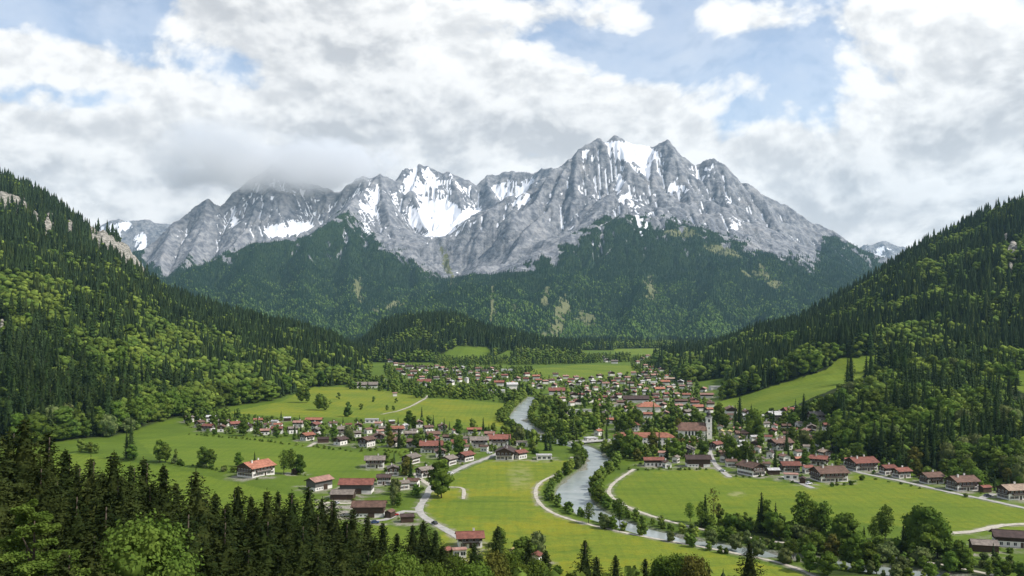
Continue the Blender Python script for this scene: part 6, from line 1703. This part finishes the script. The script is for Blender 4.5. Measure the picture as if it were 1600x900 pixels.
def plant_valley():
    g = np.random.default_rng(31)
    for px, py, d, s in FG:
        x = (px - U0) / F * d; top = H - (py - V0) / F * d
        z = float(ground_z(np.array([x]), np.array([d]), False)[0]); h = top - z
        so = SORTS[s]
        hh = min(max(h, 8), 37); z = top - hh if h < 8 else z
        rr = so['r'] * (hh / so['h']) ** 0.6 * (g.uniform(1.2, 1.5) if s == 'spruce_near' else g.uniform(.8, 1.0))
        cand(so['species'], x, d, z, hh, rr, s, 'near', True)
    for px, pt, pb, s in TRACED:
        x, y, z = place(px, pb)
        h = max((pb - pt) * y / F * 1.04, 2.5); so = SORTS[s]
        r = so['r'] * (h / so['h']) ** 0.8
        if s == 'spruce_mid': r = min(max(r, 0.14 * h), .22 * h)
        cand(so['species'], x, y, z, h, r, s, 'traced')
    for poly, dens, sp, (h0, h1), zone in VILLAGE:
        c = [place(*p)[:2] for p in poly]
        xs = [p[0] for p in c]; ys = [p[1] for p in c]
        area = (max(xs) - min(xs)) * (max(ys) - min(ys))
        n = int(area / 10000 * dens)
        X = g.uniform(min(xs), max(xs), n); Y = g.uniform(min(ys), max(ys), n)
        Z = ground_z(X, Y, False); PX, PY = to_px(X, Y, Z)
        ok = in_poly(PX, PY, poly) & (river_sd(X, Y) > 4)
        placed = []
        for x, y, z in zip(X[ok], Y[ok], Z[ok]):
            big = g.uniform() ; h = (h0 + (h1 - h0) * big) * (1.15 if y < 850 else 1.0)
            if g.uniform() < sp: s = 'spruce_mid'; h *= 1.15; r = h * g.uniform(.15, .21)
            else:
                s = ('leafy_mid', 'leafy_mid', 'leafy_mid', 'leafy_mid', 'lime_mid', 'airy_mid', 'willow_mid', 'rusty_mid')[g.integers(0, 8)] if y < 900 else ('leafy_mid' if g.uniform() < .85 else 'lime_mid')
                r = h * g.uniform(.30, .42)
            if any((x - a) ** 2 + (y - b) ** 2 < (0.50 * (r + q)) ** 2 for a, b, q in placed): continue
            if not free_of_houses(x, y, r) or not free_of_ways(x, y, r): continue
            tp = V0 - F * (z + h - H) / y; pxx = U0 + F * x / y
            if any(in_poly(np.array([pxx]), np.array([tp + 2]), FIELDS[q][0])[0] for q in (4, 5, 8)) and g.uniform() < .75: continue
            if hides_house(x, y, z, h, r) and g.uniform() < (.82 if y < 900 else .85): continue
            placed.append((x, y, r)); cand(SORTS[s]['species'], x, y, z, h, r, s, zone)
        # hedges and shrubs fill the gaps between gardens
        n = int(area / 10000 * 110)
        X = g.uniform(min(xs), max(xs), n); Y = g.uniform(min(ys), max(ys), n)
        Z = ground_z(X, Y, False); PX, PY = to_px(X, Y, Z)
        st = fbm(X / 25, Y / 25, 3, 611)
        ok = in_poly(PX, PY, poly) & (river_sd(X, Y) > 3) & (st > -0.15)
        for x, y, z in zip(X[ok], Y[ok], Z[ok]):
            h = g.uniform(1.4, 4.2); r = h * g.uniform(.5, .8)
            if not free_of_houses(x, y, r * .6) or not free_of_ways(x, y, r * .6): continue
            cand('shrub', x, y, z - .1, h, r, 'bush_mid', zone)
    # the river's own trees
    for B, sgn, side in ((BL, 1, 'left'), (BR, -1, 'right')):
        s = np.concatenate([[0], np.cumsum(np.hypot(*np.diff(B, axis=0).T))])
        t = 0.0
        while t < s[-1]:
            x0, y0 = np.interp(t, s, B[:, 0]), np.interp(t, s, B[:, 1])
            px, py = to_px(x0, y0, 0)
            t += g.uniform(2.6, 5.5) * (1 if py < 700 else 1.0)
            if 686 < py < 701 and 890 < px < 950: continue
            for k in range(2 if py < 690 and side == 'left' and py < 660 else 1):
                off = g.uniform(1.5, 6.0) + 5.5 * k
                other = BR if side == 'left' else BL
                j = np.hypot(other[:, 0] - x0, other[:, 1] - y0).argmin()
                nx, ny = x0 - other[j, 0], y0 - other[j, 1]; q = math.hypot(nx, ny) + 1e-6
                x, y = x0 + nx / q * off, y0 + ny / q * off
                if float(river_sd(np.array([x]), np.array([y]))[0]) < 1.2: continue
                hmax = 8.5 if py < 690 else (10 if side == 'left' and py < 745 else 6.5 if py < 812 else 6.5)
                if side == 'right' and 700 < py < 800: hmax = 9.5
                h = g.uniform(0.45, 1.0) * hmax
                if 812 < py < 834 and g.uniform() < .35: continue
                r = h * g.uniform(.34, .46)
                sname = ('leafy_mid', 'leafy_mid', 'willow_mid', 'lime_mid')[g.integers(0, 4)] if h > 4 else 'bush_mid'
                z = float(ground_z(np.array([x]), np.array([y]), False)[0])
                if not free_of_ways(x, y, r * .7) or not free_of_houses(x, y, r): continue
                zone = 'on the %s river bank' % side + (' above the bridge' if py < 694 else ' below the bridge' if py < 770 else ' at the nearer bend')
                cand(SORTS[sname]['species'], x, y, z - .3, h, r, sname, zone)
    for run, gap, (h0, h1), zone in BUSHY:
        P = np.array([place(*p)[:2] for p in run]); s = np.concatenate([[0], np.cumsum(np.hypot(*np.diff(P, axis=0).T))])
        t = 0.0
        while t < s[-1]:
            x = np.interp(t, s, P[:, 0]) + g.normal(0, 1.0); y = np.interp(t, s, P[:, 1]) + g.normal(0, 1.2); t += gap * g.uniform(.7, 1.3)
            h = g.uniform(h0, h1); r = max(h * .6, 1.2)
            if not free_of_houses(x, y, r * .6) or not free_of_ways(x, y, r * .5): continue
            z = float(ground_z(np.array([x]), np.array([y]), False)[0])
            cand('shrub', x, y, z - .1, h, r, 'bush_mid', zone)
    # garden shrubs round the nearer houses
    for h_ in HOUSES:
        if h_['y'] > 760 or h_['ref'] is None: continue
        for k in range(2):
            a = g.uniform(0, 6.28); q = 0.62 * max(h_['L'], h_['W']) + g.uniform(1.5, 5)
            x, y = h_['x'] + q * math.cos(a), h_['y'] + q * math.sin(a); h = g.uniform(1.0, 2.6); r = h * .7
            if not free_of_houses(x, y, r * .5) or not free_of_ways(x, y, r * .5) or float(river_sd(np.array([x]), np.array([y]))[0]) < 3: continue
            z = float(ground_z(np.array([x]), np.array([y]), False)[0])
            cand('shrub', x, y, z - .1, h, r, 'bush_mid', 'in the garden of the ' + h_['ref'])

def hill_zone(px, py, y):
    if px < 645: return 'left wooded slope'
    if px < 960: return 'small wooded hill'
    return 'wooded hillock' if y < 900 else 'right wooded slope'

def plant_hills():
    """every tree of the wooded slopes: position, sort and size; the largest in view join CAND, the rest become the forest"""
    g = np.random.default_rng(63)
    P = []
    for y0, y1, st in ((500, 1250, 7.8), (1250, 2000, 8.8), (2000, 2900, 10.0), (2900, 3620, 13.0)):
        xs = np.arange(-0.82 * y1, 0.82 * y1, st); ys = np.arange(y0, y1, st)
        X, Y = np.meshgrid(xs, ys, indexing='ij'); X = (X + g.uniform(-.48, .48, X.shape) * st).ravel(); Y = (Y + g.uniform(-.48, .48, Y.shape) * st).ravel()
        m = (np.abs(X / Y) < 0.80); P.append(np.stack([X[m], Y[m]], 1))
    X, Y = np.concatenate(P).T
    Z = ground_z(X, Y, False); PX, PY = to_px(X, Y, Z)
    w = wood_mask(X, Y, Z, PX, PY); rk = rock_mask(PX, PY, Y)
    rk = rk * g.uniform(0.6, 1.5, len(rk))
    m = (w > 0.45) & (rk < 0.42); X, Y, Z, PX, PY = X[m], Y[m], Z[m], PX[m], PY[m]
    n = len(X)
    st = fbm(X / 120, Y / 120, 4, 301); st2 = fbm(X / 35, Y / 35, 3, 302)
    zb = base_z(X, Y)
    pb = 0.34 + 0.85 * st + 0.22 * st2 - np.where(PX > 1010, 0.03, 0)
    left = PX < 645
    pb = pb + np.where(left, 0.42 * np.exp(-((PY - 535 - 0.22 * (PX - 100)) / 75) ** 2) * (1 - sstep(380, 560, PX)) , 0)
    pb = pb + 0.30 * (1 - sstep(2, 16, zb)) - np.where(left & (PY < 430), .25, 0) + np.where((~left) & (Y > 1000), 0.10, 0) + np.where(~left, 0.55 * np.exp(-((PX - 1450) / 130) ** 2 - ((PY - 655) / 42) ** 2), 0)
    pb = np.where((PX > 540) & (PX < 960), pb - 0.1, pb)
    broad = (pb + 0.17 * g.normal(0, 1, n) > 0.5) | (g.uniform(0, 1, n) < 0.04)
    hgt = np.where(broad, g.uniform(15, 27, n), g.uniform(22, 43, n)) * np.where((PX > 1010) & (Y < 900), .72, 1.0)
    rad = np.where(broad, hgt * g.uniform(.31, .46, n), hgt * g.uniform(.15, .225, n))
    edge = sstep(0.45, 0.99, w[m])
    hgt = hgt * (0.6 + 0.4 * edge)
    # nothing grows so tall that it shuts off the meadows and crags one sees above it
    tip = V0 - F * (Z + hgt - H) / Y; mid = V0 - F * (Z + 0.6 * hgt - H) / Y
    shut = np.zeros(n, bool)
    for k in (8, 9, 10, 11, 4):
        shut |= in_poly(PX, tip + 2, FIELDS[k][0]) | in_poly(PX, mid, FIELDS[k][0])
    tip_r = np.maximum(rock_mask(PX, tip, Y + 0 * Y), rock_mask(PX, mid, Y))
    shut |= (tip_r > 0.45) & (g.uniform(0, 1, n) < .85)
    shut &= g.uniform(0, 1, n) > 0.02
    k = ~shut
    return dict(x=X[k], y=Y[k], z=Z[k], h=hgt[k], r=rad[k], broad=broad[k])

def rank_and_build():
    T = plant_hills()
    n0 = len(CAND); n1 = len(T['x'])
    x = np.concatenate([[c['x'] for c in CAND], T['x']]); y = np.concatenate([[c['y'] for c in CAND], T['y']])
    z = np.concatenate([[c['z'] for c in CAND], T['z']]); h = np.concatenate([[c['h'] for c in CAND], T['h']]); r = np.concatenate([[c['r'] for c in CAND], T['r']])
    sp = np.concatenate([[{'spruce': 0, 'broadleaf': 1, 'shrub': 2}[c['sp']] for c in CAND], np.where(T['broad'], 1, 0)])
    px, bot = to_px(x, y, z); top = V0 - F * (z + h - H) / y
    rp = r * F / y
    order = np.argsort(y)
    OFF, NC = 400, 2400
    hor = np.full(NC, 1100.0)               # how far up the nearer trees already cover each column
    vis = np.zeros(len(x)); lost = np.zeros(len(x), bool)
    for i in order:
        a = int(px[i] - rp[i]) + OFF; b = int(px[i] + rp[i]) + OFF + 1
        if b <= 0 or a >= NC: lost[i] = True; continue
        a = max(a, 0); b = min(max(b, a + 1), NC)
        cc = np.arange(a, b) - OFF + .5
        q = np.clip(1 - np.abs(cc - px[i]) / max(rp[i], .5), 0, 1)
        tip = bot[i] + (top[i] - bot[i]) * (q if sp[i] == 0 else q ** 0.35)
        seg = hor[a:b]
        v = np.maximum(np.minimum(np.minimum(seg, bot[i]), 900) - tip, 0)
        v[(cc < 0) | (cc > 1600)] = 0
        vis[i] = v.sum()
        if top[i] > seg.max() + 14: lost[i] = True
        solid = bot[i] + (tip - bot[i]) * 0.8
        hor[a:b] = np.minimum(seg, solid)
    single = set()
    for k, lim in ((0, 296), (1, 296), (2, 140)):
        ids = np.where(sp == k)[0]; ids = ids[np.argsort(-vis[ids])][:lim]
        single.update(int(i) for i in ids if vis[i] > 1.5)
    # near trees always stand alone
    build_singles(single, n0, x, y, z, h, r, sp, px, top, bot, vis)
    build_forest([i for i in range(len(x)) if i not in single and not lost[i]], n0, x, y, z, h, r, sp)
    return dict(cands=n0, hills=n1, single=len(single), forest=int((~lost).sum()) - len(single))

def build_forest(ids, n0, x, y, z, h, r, sp):
    g = np.random.default_rng(99)
    ids = np.array(ids)
    near_s = [spruce_small(24, 3.7, g, 10, 7) for _ in range(4)]; mid_s = [spruce_tiny(24, 3.9, g, 5, 6) for _ in range(4)]; far_s = [spruce_tiny(24, 4.2, g, 4, 4) for _ in range(3)]
    near_b = [leafy_small(15, 5, g, 60, 6) for _ in range(4)]; mid_b = [leafy_small(15, 5, g, 16, 4) for _ in range(4)]; far_b = [leafy_small(15, 5, g, 6, 3) for _ in range(3)]
    for k, nm, lab, sets, h0, r0 in ((0, 'conifer_forest', 'dark green conifers massed on the valley slopes', (near_s, mid_s, far_s), 24, 3.9), (1, 'broadleaf_forest', 'bright green broadleaf trees massed on the valley slopes and round the houses', (near_b, mid_b, far_b), 15, 5.0)):
        W = Wood()
        a = ids[(sp[ids] == k) if k == 0 else (sp[ids] >= 1)]
        lod = np.where(y[a] < 1050, 0, np.where(y[a] < 1900, 1, 2))
        t = tints('spruce' if k == 0 else 'broadleaf', len(a), g, x[a], y[a])
        pick = g.integers(0, 12, len(a))
        for L in range(3):
            for q, proto in enumerate(sets[L]):
                m = (lod == L) & (pick % len(sets[L]) == q); b = a[m]
                if not len(b): continue
                W.add_many(proto, np.stack([x[b], y[b], z[b] - .5], 1), np.stack([r[b] / r0, h[b] / h0], 1), g.uniform(0, 6.28, len(b)), t[m])
        W.build(nm, lab)

TONE = {'spruce_near': 'dark spruce', 'spruce_mid': 'dark spruce', 'spruce_far': 'dark spruce', 'beech_near': 'lime green beech', 'maple_near': 'lime green leafy tree', 'rusty_near': 'olive brown leafy tree', 'leafy_near': 'green leafy tree', 'leafy_mid': 'round green tree', 'leafy_far': 'round green tree',
        'airy_mid': 'slender loose-leaved tree', 'bare_mid': 'thin half bare tree', 'willow_mid': 'pale green willow', 'rusty_mid': 'olive brown leafy tree', 'lime_mid': 'lime green tree', 'bush_mid': 'green shrub'}

def build_singles(single, n0, x, y, z, h, r, sp, px, top, bot, vis):
    g = np.random.default_rng(17)
    rows = []
    for i in single:
        if i < n0: c = CAND[i]; s = c['sort']; zone = c['zone']
        else:
            s = 'spruce_mid' if sp[i] == 0 else ('leafy_mid' if g.uniform() < .62 else 'lime_mid' if g.uniform() < .5 else 'willow_mid')
            if y[i] > 1000: s = 'spruce_far' if sp[i] == 0 else 'leafy_far'
            zone = 'hill'
        rows.append(dict(i=i, s=s, zone=zone))
    # where each one stands, in words
    marks = [q for q in HOUSES if q['ref']]
    for q in rows:
        i = q['i']; tone = TONE[q['s']]
        if q['zone'] == 'near':
            sec = 'bottom left corner' if px[i] < 130 else 'bottom edge left of the farm' if px[i] < 430 else 'bottom edge below the farm' if px[i] < 700 else 'bottom edge below the big meadow' if px[i] < 1000 else 'bottom edge by the river path'
            row = 'high' if h[i] > 26 and sp[i] == 0 else ''
            q['base'] = ' '.join(('%s %s at the %s' % (row, tone, sec)).split())
        elif q['zone'] == 'hill':
            hz = hill_zone(px[i], bot[i], y[i])
            rel = (top[i] - 420) / 300
            if hz == 'left wooded slope':
                sec = 'far left' if px[i] < 90 else 'left part' if px[i] < 190 else 'middle part' if px[i] < 300 else 'right part' if px[i] < 420 else 'right end'
                row = 'lowest edge' if bot[i] > 640 or base_z(x[i], y[i]) < 12 else 'lower half' if bot[i] > 590 else 'upper half'
            elif hz == 'wooded hillock':
                sec = 'left flank' if px[i] < 1370 else 'middle' if px[i] < 1480 else 'right side'
                row = 'foot' if bot[i] > 690 else 'slope' if bot[i] > 630 else 'top'
            elif hz == 'right wooded slope':
                sec = 'left end' if px[i] < 1200 else 'middle' if px[i] < 1400 else 'right side'
                row = 'foot' if bot[i] > 560 else 'face'
            else: sec, row = 'flank', 'foot'
            q['base'] = '%s, %s of %s, %s' % (tone, row, hz, sec)
        elif q['zone'] == 'traced' or q['zone'].startswith('between') or q['zone'].startswith('among') or q['zone'].startswith('in the gardens'):
            best = min(marks, key=lambda m_: (m_['x'] - x[i]) ** 2 + ((m_['y'] - y[i]) * .8) ** 2)
            d = math.hypot(best['x'] - x[i], best['y'] - y[i])
            if d < 45:
                dx = px[i] - best['px']; dy = y[i] - best['y']
                rel = ('left of' if dx < 0 else 'right of') if abs(dx) > best['wpx'] * .45 else ('behind' if dy > 0 else 'in front of')
                q['base'] = '%s %s the %s' % (tone, rel, best['ref'])
            elif q['zone'] == 'traced':
                if px[i] > 1060 and bot[i] > 805: q['base'] = '%s in the river tree belt at bottom right' % tone
                elif px[i] > 880 and bot[i] > 780: q['base'] = '%s on the strip between river and path' % tone
                elif px[i] < 800 and bot[i] < 652: q['base'] = '%s standing free on the upper left meadow' % tone
                elif px[i] < 480: q['base'] = '%s standing free on the left meadow' % tone
                else: q['base'] = '%s near the village centre' % tone
            else: q['base'] = '%s %s' % (tone, q['zone'])
        else: q['base'] = '%s %s' % (tone, q['zone'])
    by = {}
    for q in rows: by.setdefault(q['base'], []).append(q)
    for base, L in by.items():
        if len(L) == 1: L[0]['label'] = base; continue
        # tall and low ones apart first, then counted from the left
        hs = sorted(h[q['i']] for q in L); med = hs[len(hs) // 2]
        for half, word in ((True, 'tall'), (False, 'low')):
            M = [q for q in L if (h[q['i']] >= med) == half]
            if len(L) <= 4: 
                if half: M, word = L, ''
                else: M = []
            M.sort(key=lambda q: px[q['i']])
            for k, q in enumerate(M):
                o = ordinal(k, len(M)) if len(M) <= len(ORD) else ORD[min(k, len(ORD) - 1)]
                o = o.replace(' from the left', '') if k else o
                b = base
                q['label'] = ((word + ' ' if word else '') + b + (', ' + o + (' from left' if o and o not in ('leftmost', 'rightmost') else '') if o else ''))
    names = {0: ('spruce_tree', 'spruce'), 1: ('broadleaf_tree', 'tree'), 2: ('shrub', 'shrub')}
    for q in sorted(rows, key=lambda q: y[q['i']]):
        i = q['i']; so = SORTS[q['s']]; nm, cat = names[int(sp[i])]
        if q['s'] == 'spruce_near': so_r = so['r'] * [1, .86, 1.12][i % 3]
        me = so['crowns'][int(g.integers(0, len(so['crowns'])))]
        sx = r[i] / so['r']; sz = h[i] / so['h']
        rz = float(g.uniform(0, 6.28))
        big = (bot[i] - top[i]) > 26 and so['trunk'] is not None
        grp = {0: 'spruces of the valley', 1: 'broadleaf trees of the valley', 2: 'shrubs of the valley'}[int(sp[i])]
        if big:
            root = bpy.data.objects.new(nm, None); root.empty_display_size = 1
            COL.objects.link(root); root.location = (x[i], y[i], z[i]); root.rotation_euler = (0, 0, rz); root.scale = (sx, sx, sz)
            link('crown', me, root); link('trunk', so['trunk'], root)
        else:
            root = link(nm, me, None, (x[i], y[i], z[i]), rz); root.scale = (sx, sx, sz)
        tag(root, q['label'], cat, grp)
# ---------------------------------------------------------------- light, sky, air, camera
SUN = Vector((0.85, -0.24, 0.95)).normalized()
def build_light():
    L = bpy.data.lights.new('sun', 'SUN'); L.energy = 3.7; L.angle = R(0.6); L.color = (1.0, 0.955, 0.885)
    o = bpy.data.objects.new('sun', L); COL.objects.link(o)
    o.rotation_euler = SUN.to_track_quat('Z', 'Y').to_euler()
    o.location = (300, -200, 900)

# cumulus masses and gaps: (column, row, half width, half height, weight) as directions of the sky
CLOUD_BLOBS = [(300, 220, 260, 90, 0.50), (620, 130, 260, 130, 0.60), (560, 250, 420, 70, 0.6), (860, 170, 190, 100, 0.55), (1010, 170, 120, 60, 0.45), (60, 290, 330, 110, 0.45), (40, 92, 230, 42, 0.55), (120, 120, 60, 26, 0.35), (300, 30, 140, 45, 0.45), (560, 40, 200, 60, 0.45),
               (1440, 250, 300, 110, 0.60), (1560, 90, 240, 190, 0.60), (1140, 30, 55, 34, 0.40), (1200, 50, 80, 30, 0.40), (1160, 150, 44, 20, 0.45), (1205, 222, 50, 22, 0.45), (988, 28, 34, 20, 0.55), (1400, 40, 130, 70, 0.35), (1060, 225, 60, 45, 0.5), (835, 20, 40, 18, 0.35), (920, 20, 26, 12, 0.35), (1300, 350, 500, 60, 0.75), (300, 330, 500, 60, 0.75), (800, 420, 1600, 60, 0.6)]
GAP_BLOBS = [(110, 15, 150, 42, 0.75), (130, 155, 150, 24, 0.85), (340, 112, 110, 30, 0.7), (940, 62, 130, 45, 0.45), (1120, 108, 150, 50, 0.55), (1010, 95, 90, 30, 0.3), (1250, 205, 70, 45, 0.45), (1230, 10, 60, 30, 0.4), (670, 90, 30, 18, 0.45), (1150, 190, 60, 30, 0.5), (1290, 130, 40, 70, 0.4)]
GREY_BLOBS = [(450, 60, 240, 60, 0.7), (420, 285, 200, 40, 0.9), (800, 230, 190, 45, 0.9), (560, 215, 140, 40, 0.5), (60, 170, 200, 50, 0.35), (1450, 235, 220, 60, 0.9), (1530, 120, 170, 70, 0.6), (1330, 290, 160, 40, 0.4), (720, 150, 120, 40, 0.3), (1420, 330, 150, 30, 0.5), (60, 250, 150, 25, .4)]

def sky_dir(px, py):
    v = Vector(((px - U0) / F, 1.0, (V0 - py) / F)); return v.normalized()

def build_world():
    w = bpy.data.worlds.new('World'); SC.world = w; w.use_nodes = True
    t = NT(w.node_tree); t.n.clear()
    out = t.node('ShaderNodeOutputWorld')
    sky = t.node('ShaderNodeTexSky', sky_type='NISHITA', sun_disc=False)
    sky.sun_elevation = math.asin(SUN.z); sky.sun_rotation = math.atan2(SUN.x, SUN.y)
    sky.air_density = 1.0; sky.dust_density = 1.6; sky.ozone_density = 1.2; sky.altitude = 800
    D = t.node('ShaderNodeTexCoord').outputs['Generated']
    def blobs(vec, L):
        sep = t.node('ShaderNodeSeparateXYZ'); t.put(sep.inputs[0], vec)
        acc = None
        for px, py, rx, ry, k in L:
            d = sky_dir(px, py); e = d.y
            gx, gz = rx / F * e, ry / F * e
            a = t.math('DIVIDE', t.math('SUBTRACT', sep.outputs[0], d.x), gx)
            b = t.math('DIVIDE', t.math('SUBTRACT', sep.outputs[2], d.z), gz)
            q = t.math('ADD', t.math('MULTIPLY', a, a), t.math('MULTIPLY', b, b))
            g = t.math('MULTIPLY', t.math('POWER', 2.0, t.math('MULTIPLY', q, -1.0)), k)
            acc = g if acc is None else t.math('ADD', acc, g)
        return acc
    # wind shears the clouds a little
    wob = t.node('ShaderNodeTexNoise'); t.put(wob.inputs['Vector'], D); wob.inputs['Scale'].default_value = 5.0; wob.inputs['Detail'].default_value = 2
    dv = t.vmath('SCALE', t.vmath('SUBTRACT', wob.outputs['Color'], (0.5, 0.5, 0.5)), scale=0.05)
    def puff(vec, scale):
        nd = t.node('ShaderNodeTexVoronoi', feature='F1', normalize=True)
        t.put(nd.inputs['Vector'], vec); nd.inputs['Scale'].default_value = scale
        nd.inputs['Detail'].default_value = 2.0; nd.inputs['Roughness'].default_value = 0.6; nd.inputs['Lacunarity'].default_value = 2.5
        return t.math('SUBTRACT', 1.0, nd.outputs['Distance'])
    V = t.vmath('ADD', D, dv)
    def form(off):
        """the lumpy part of the density, here or a step towards the sun"""
        v = t.vmath('ADD', t.scaled(V, 1.0, 1.0, 1.6), off)
        n1 = t.noise(v, 6.0, 8, 0.62, 0.15)
        a = t.math('MULTIPLY', t.math('SUBTRACT', n1, 0.5), 2.7)
        b = t.math('MULTIPLY', t.math('SUBTRACT', puff(v, 13.0), 0.62), 1.45)
        return t.math('ADD', a, b)
    base = t.math('MINIMUM', t.math('SUBTRACT', blobs(V, CLOUD_BLOBS), blobs(V, GAP_BLOBS)), 0.95)
    f0 = form((0, 0, 0)); f1 = form((0.013, 0.0, 0.024))
    d0 = t.math('ADD', base, f0)
    cov = t.math('MAXIMUM', t.ramp(d0, 0.06, 0.62), t.ramp(f0, -0.9, 1.0, 0.16, 0.5))
    lit = t.ramp(t.math('SUBTRACT', f0, f1), -0.42, 0.36)
    thick = t.ramp(d0, 0.35, 1.6)
    grey = t.math('MINIMUM', blobs(V, GREY_BLOBS), 1.0)
    shade = t.math('ADD', t.math('MULTIPLY', lit, 0.98), t.math('MULTIPLY', t.math('SUBTRACT', 1.0, thick), 0.45))
    shade = t.math('SUBTRACT', shade, t.math('MULTIPLY', grey, 0.30), clamp=True)
    ccol = t.mix(shade, (0.56, 0.57, 0.59), (1.0, 0.99, 0.97))
    up = t.node('ShaderNodeSeparateXYZ'); t.put(up.inputs[0], D)
    b1 = t.node('ShaderNodeBackground'); t.put(b1.inputs[0], sky.outputs[0]); b1.inputs[1].default_value = 0.13
    b2 = t.node('ShaderNodeBackground'); t.put(b2.inputs[0], ccol); b2.inputs[1].default_value = 0.80
    mx = t.node('ShaderNodeMixShader')
    t.put(mx.inputs[0], cov); t.l.new(b1.outputs[0], mx.inputs[1]); t.l.new(b2.outputs[0], mx.inputs[2])
    t.l.new(mx.outputs[0], out.inputs['Surface'])
    w.cycles.sampling_method = 'MANUAL'; w.cycles.sample_map_resolution = 512

HAZE = 2.3e-5
def build_haze():
    b = MB()
    b.box(-9500, 9500, -300, 13700, -60, 2150)
    me = b.mesh('haze', [])
    m = bpy.data.materials.new('valley_haze'); m.use_nodes = True
    t = NT(m.node_tree); t.n.clear()
    out = t.node('ShaderNodeOutputMaterial'); v = t.node('ShaderNodeVolumePrincipled')
    v.inputs['Color'].default_value = (0.46, 0.75, 1.0, 1); v.inputs['Density'].default_value = HAZE
    v.inputs['Anisotropy'].default_value = 0.25
    t.l.new(v.outputs[0], out.inputs['Volume'])
    me.materials.append(m)
    tag(link('haze', me), 'thin blue air over the valley', kind='stuff')

def build_summit_cloud():
    """cloud that clings to the left summits"""
    b = MB(); b.box(-3700, -900, 7350, 9300, 1130, 2050)
    me = b.mesh('summit_cloud', [])
    m = bpy.data.materials.new('summit_cloud'); m.use_nodes = True
    t = NT(m.node_tree); t.n.clear()
    out = t.node('ShaderNodeOutputMaterial'); v = t.node('ShaderNodeVolumePrincipled')
    v.inputs['Color'].default_value = (0.96, 0.97, 0.98, 1); v.inputs['Anisotropy'].default_value = 0.2
    P = t.pos(); sep = t.node('ShaderNodeSeparateXYZ'); t.put(sep.inputs[0], P)
    n = t.noise(t.scaled(P, 0.0011, 0.0011, 0.0019), 1.0, 5, 0.6, 0.3)
    e = None
    for cx, cz, rx, rz, k in ((-2450, 1560, 640, 330, 1.0), (-1950, 1560, 560, 290, 1.0), (-3050, 1480, 420, 230, .85), (-1560, 1560, 330, 210, .9), (-1180, 1640, 220, 130, .7)):
        a = t.math('DIVIDE', t.math('SUBTRACT', sep.outputs[0], cx), rx); c = t.math('DIVIDE', t.math('SUBTRACT', sep.outputs[2], cz), rz)
        g = t.math('MULTIPLY', t.math('POWER', 2.0, t.math('MULTIPLY', t.math('ADD', t.math('MULTIPLY', a, a), t.math('MULTIPLY', c, c)), -1.0)), k)
        e = g if e is None else t.math('MAXIMUM', e, g)
    yy = t.math('DIVIDE', t.math('SUBTRACT', sep.outputs[1], 8300), 900.0)
    e = t.math('SUBTRACT', e, t.math('MULTIPLY', t.math('MULTIPLY', yy, yy), 0.6))
    d = t.math('ADD', e, t.math('MULTIPLY', t.math('SUBTRACT', n, 0.5), 2.4))
    d = t.ramp(d, 0.50, 0.95, 0.0, 0.012)
    t.put(v.inputs['Density'], d)
    t.l.new(v.outputs[0], out.inputs['Volume'])
    me.materials.append(m)
    tag(link('summit_cloud', me), 'white cloud wrapped round the left summits', kind='stuff')

def build_camera():
    c = bpy.data.cameras.new('camera'); o = bpy.data.objects.new('camera', c); COL.objects.link(o)
    c.sensor_width = 36; c.lens = 36 * F / 1600; c.shift_y = 50 / 1600
    c.clip_start = 1; c.clip_end = 40000
    o.location = (0, 0, H); o.rotation_euler = (R(90), 0, 0)
    SC.camera = o

def settings():
    SC.render.engine = 'CYCLES'
    SC.view_settings.view_transform = 'Standard'; SC.view_settings.look = 'None'
    SC.view_settings.exposure = 0.48; SC.view_settings.gamma = 1.0
    try: SC.view_settings.use_curve_mapping = False
    except Exception: pass
    cy = SC.cycles
    cy.volume_step_rate = 4.0; cy.volume_max_steps = 64
    cy.max_bounces = 4; cy.diffuse_bounces = 2; cy.glossy_bounces = 2; cy.transmission_bounces = 2; cy.volume_bounces = 2; cy.transparent_max_bounces = 6
    cy.use_denoising = True
    try: cy.denoiser = 'OPENIMAGEDENOISE'
    except Exception: pass
    cy.caustics_reflective = False; cy.caustics_refractive = False
    cy.use_adaptive_sampling = True; cy.adaptive_threshold = 0.01
import time
_t = time.time()
def _lap(s):
    global _t
    print('LAP', s, round(time.time() - _t, 1)); _t = time.time()
build_ways(); build_houses(); build_church(); build_bridge(); build_cars(); _lap('houses')
build_ground(); build_river(); build_mountain(); build_far_peaks(); _lap('land')
build_sorts(); _lap('sorts')
plant_valley(); _lap('valley')
print(rank_and_build()); _lap('trees')
print(build_mountain_forest()); _lap('mountain forest')
build_light(); build_world(); build_haze(); build_summit_cloud(); build_camera(); settings()
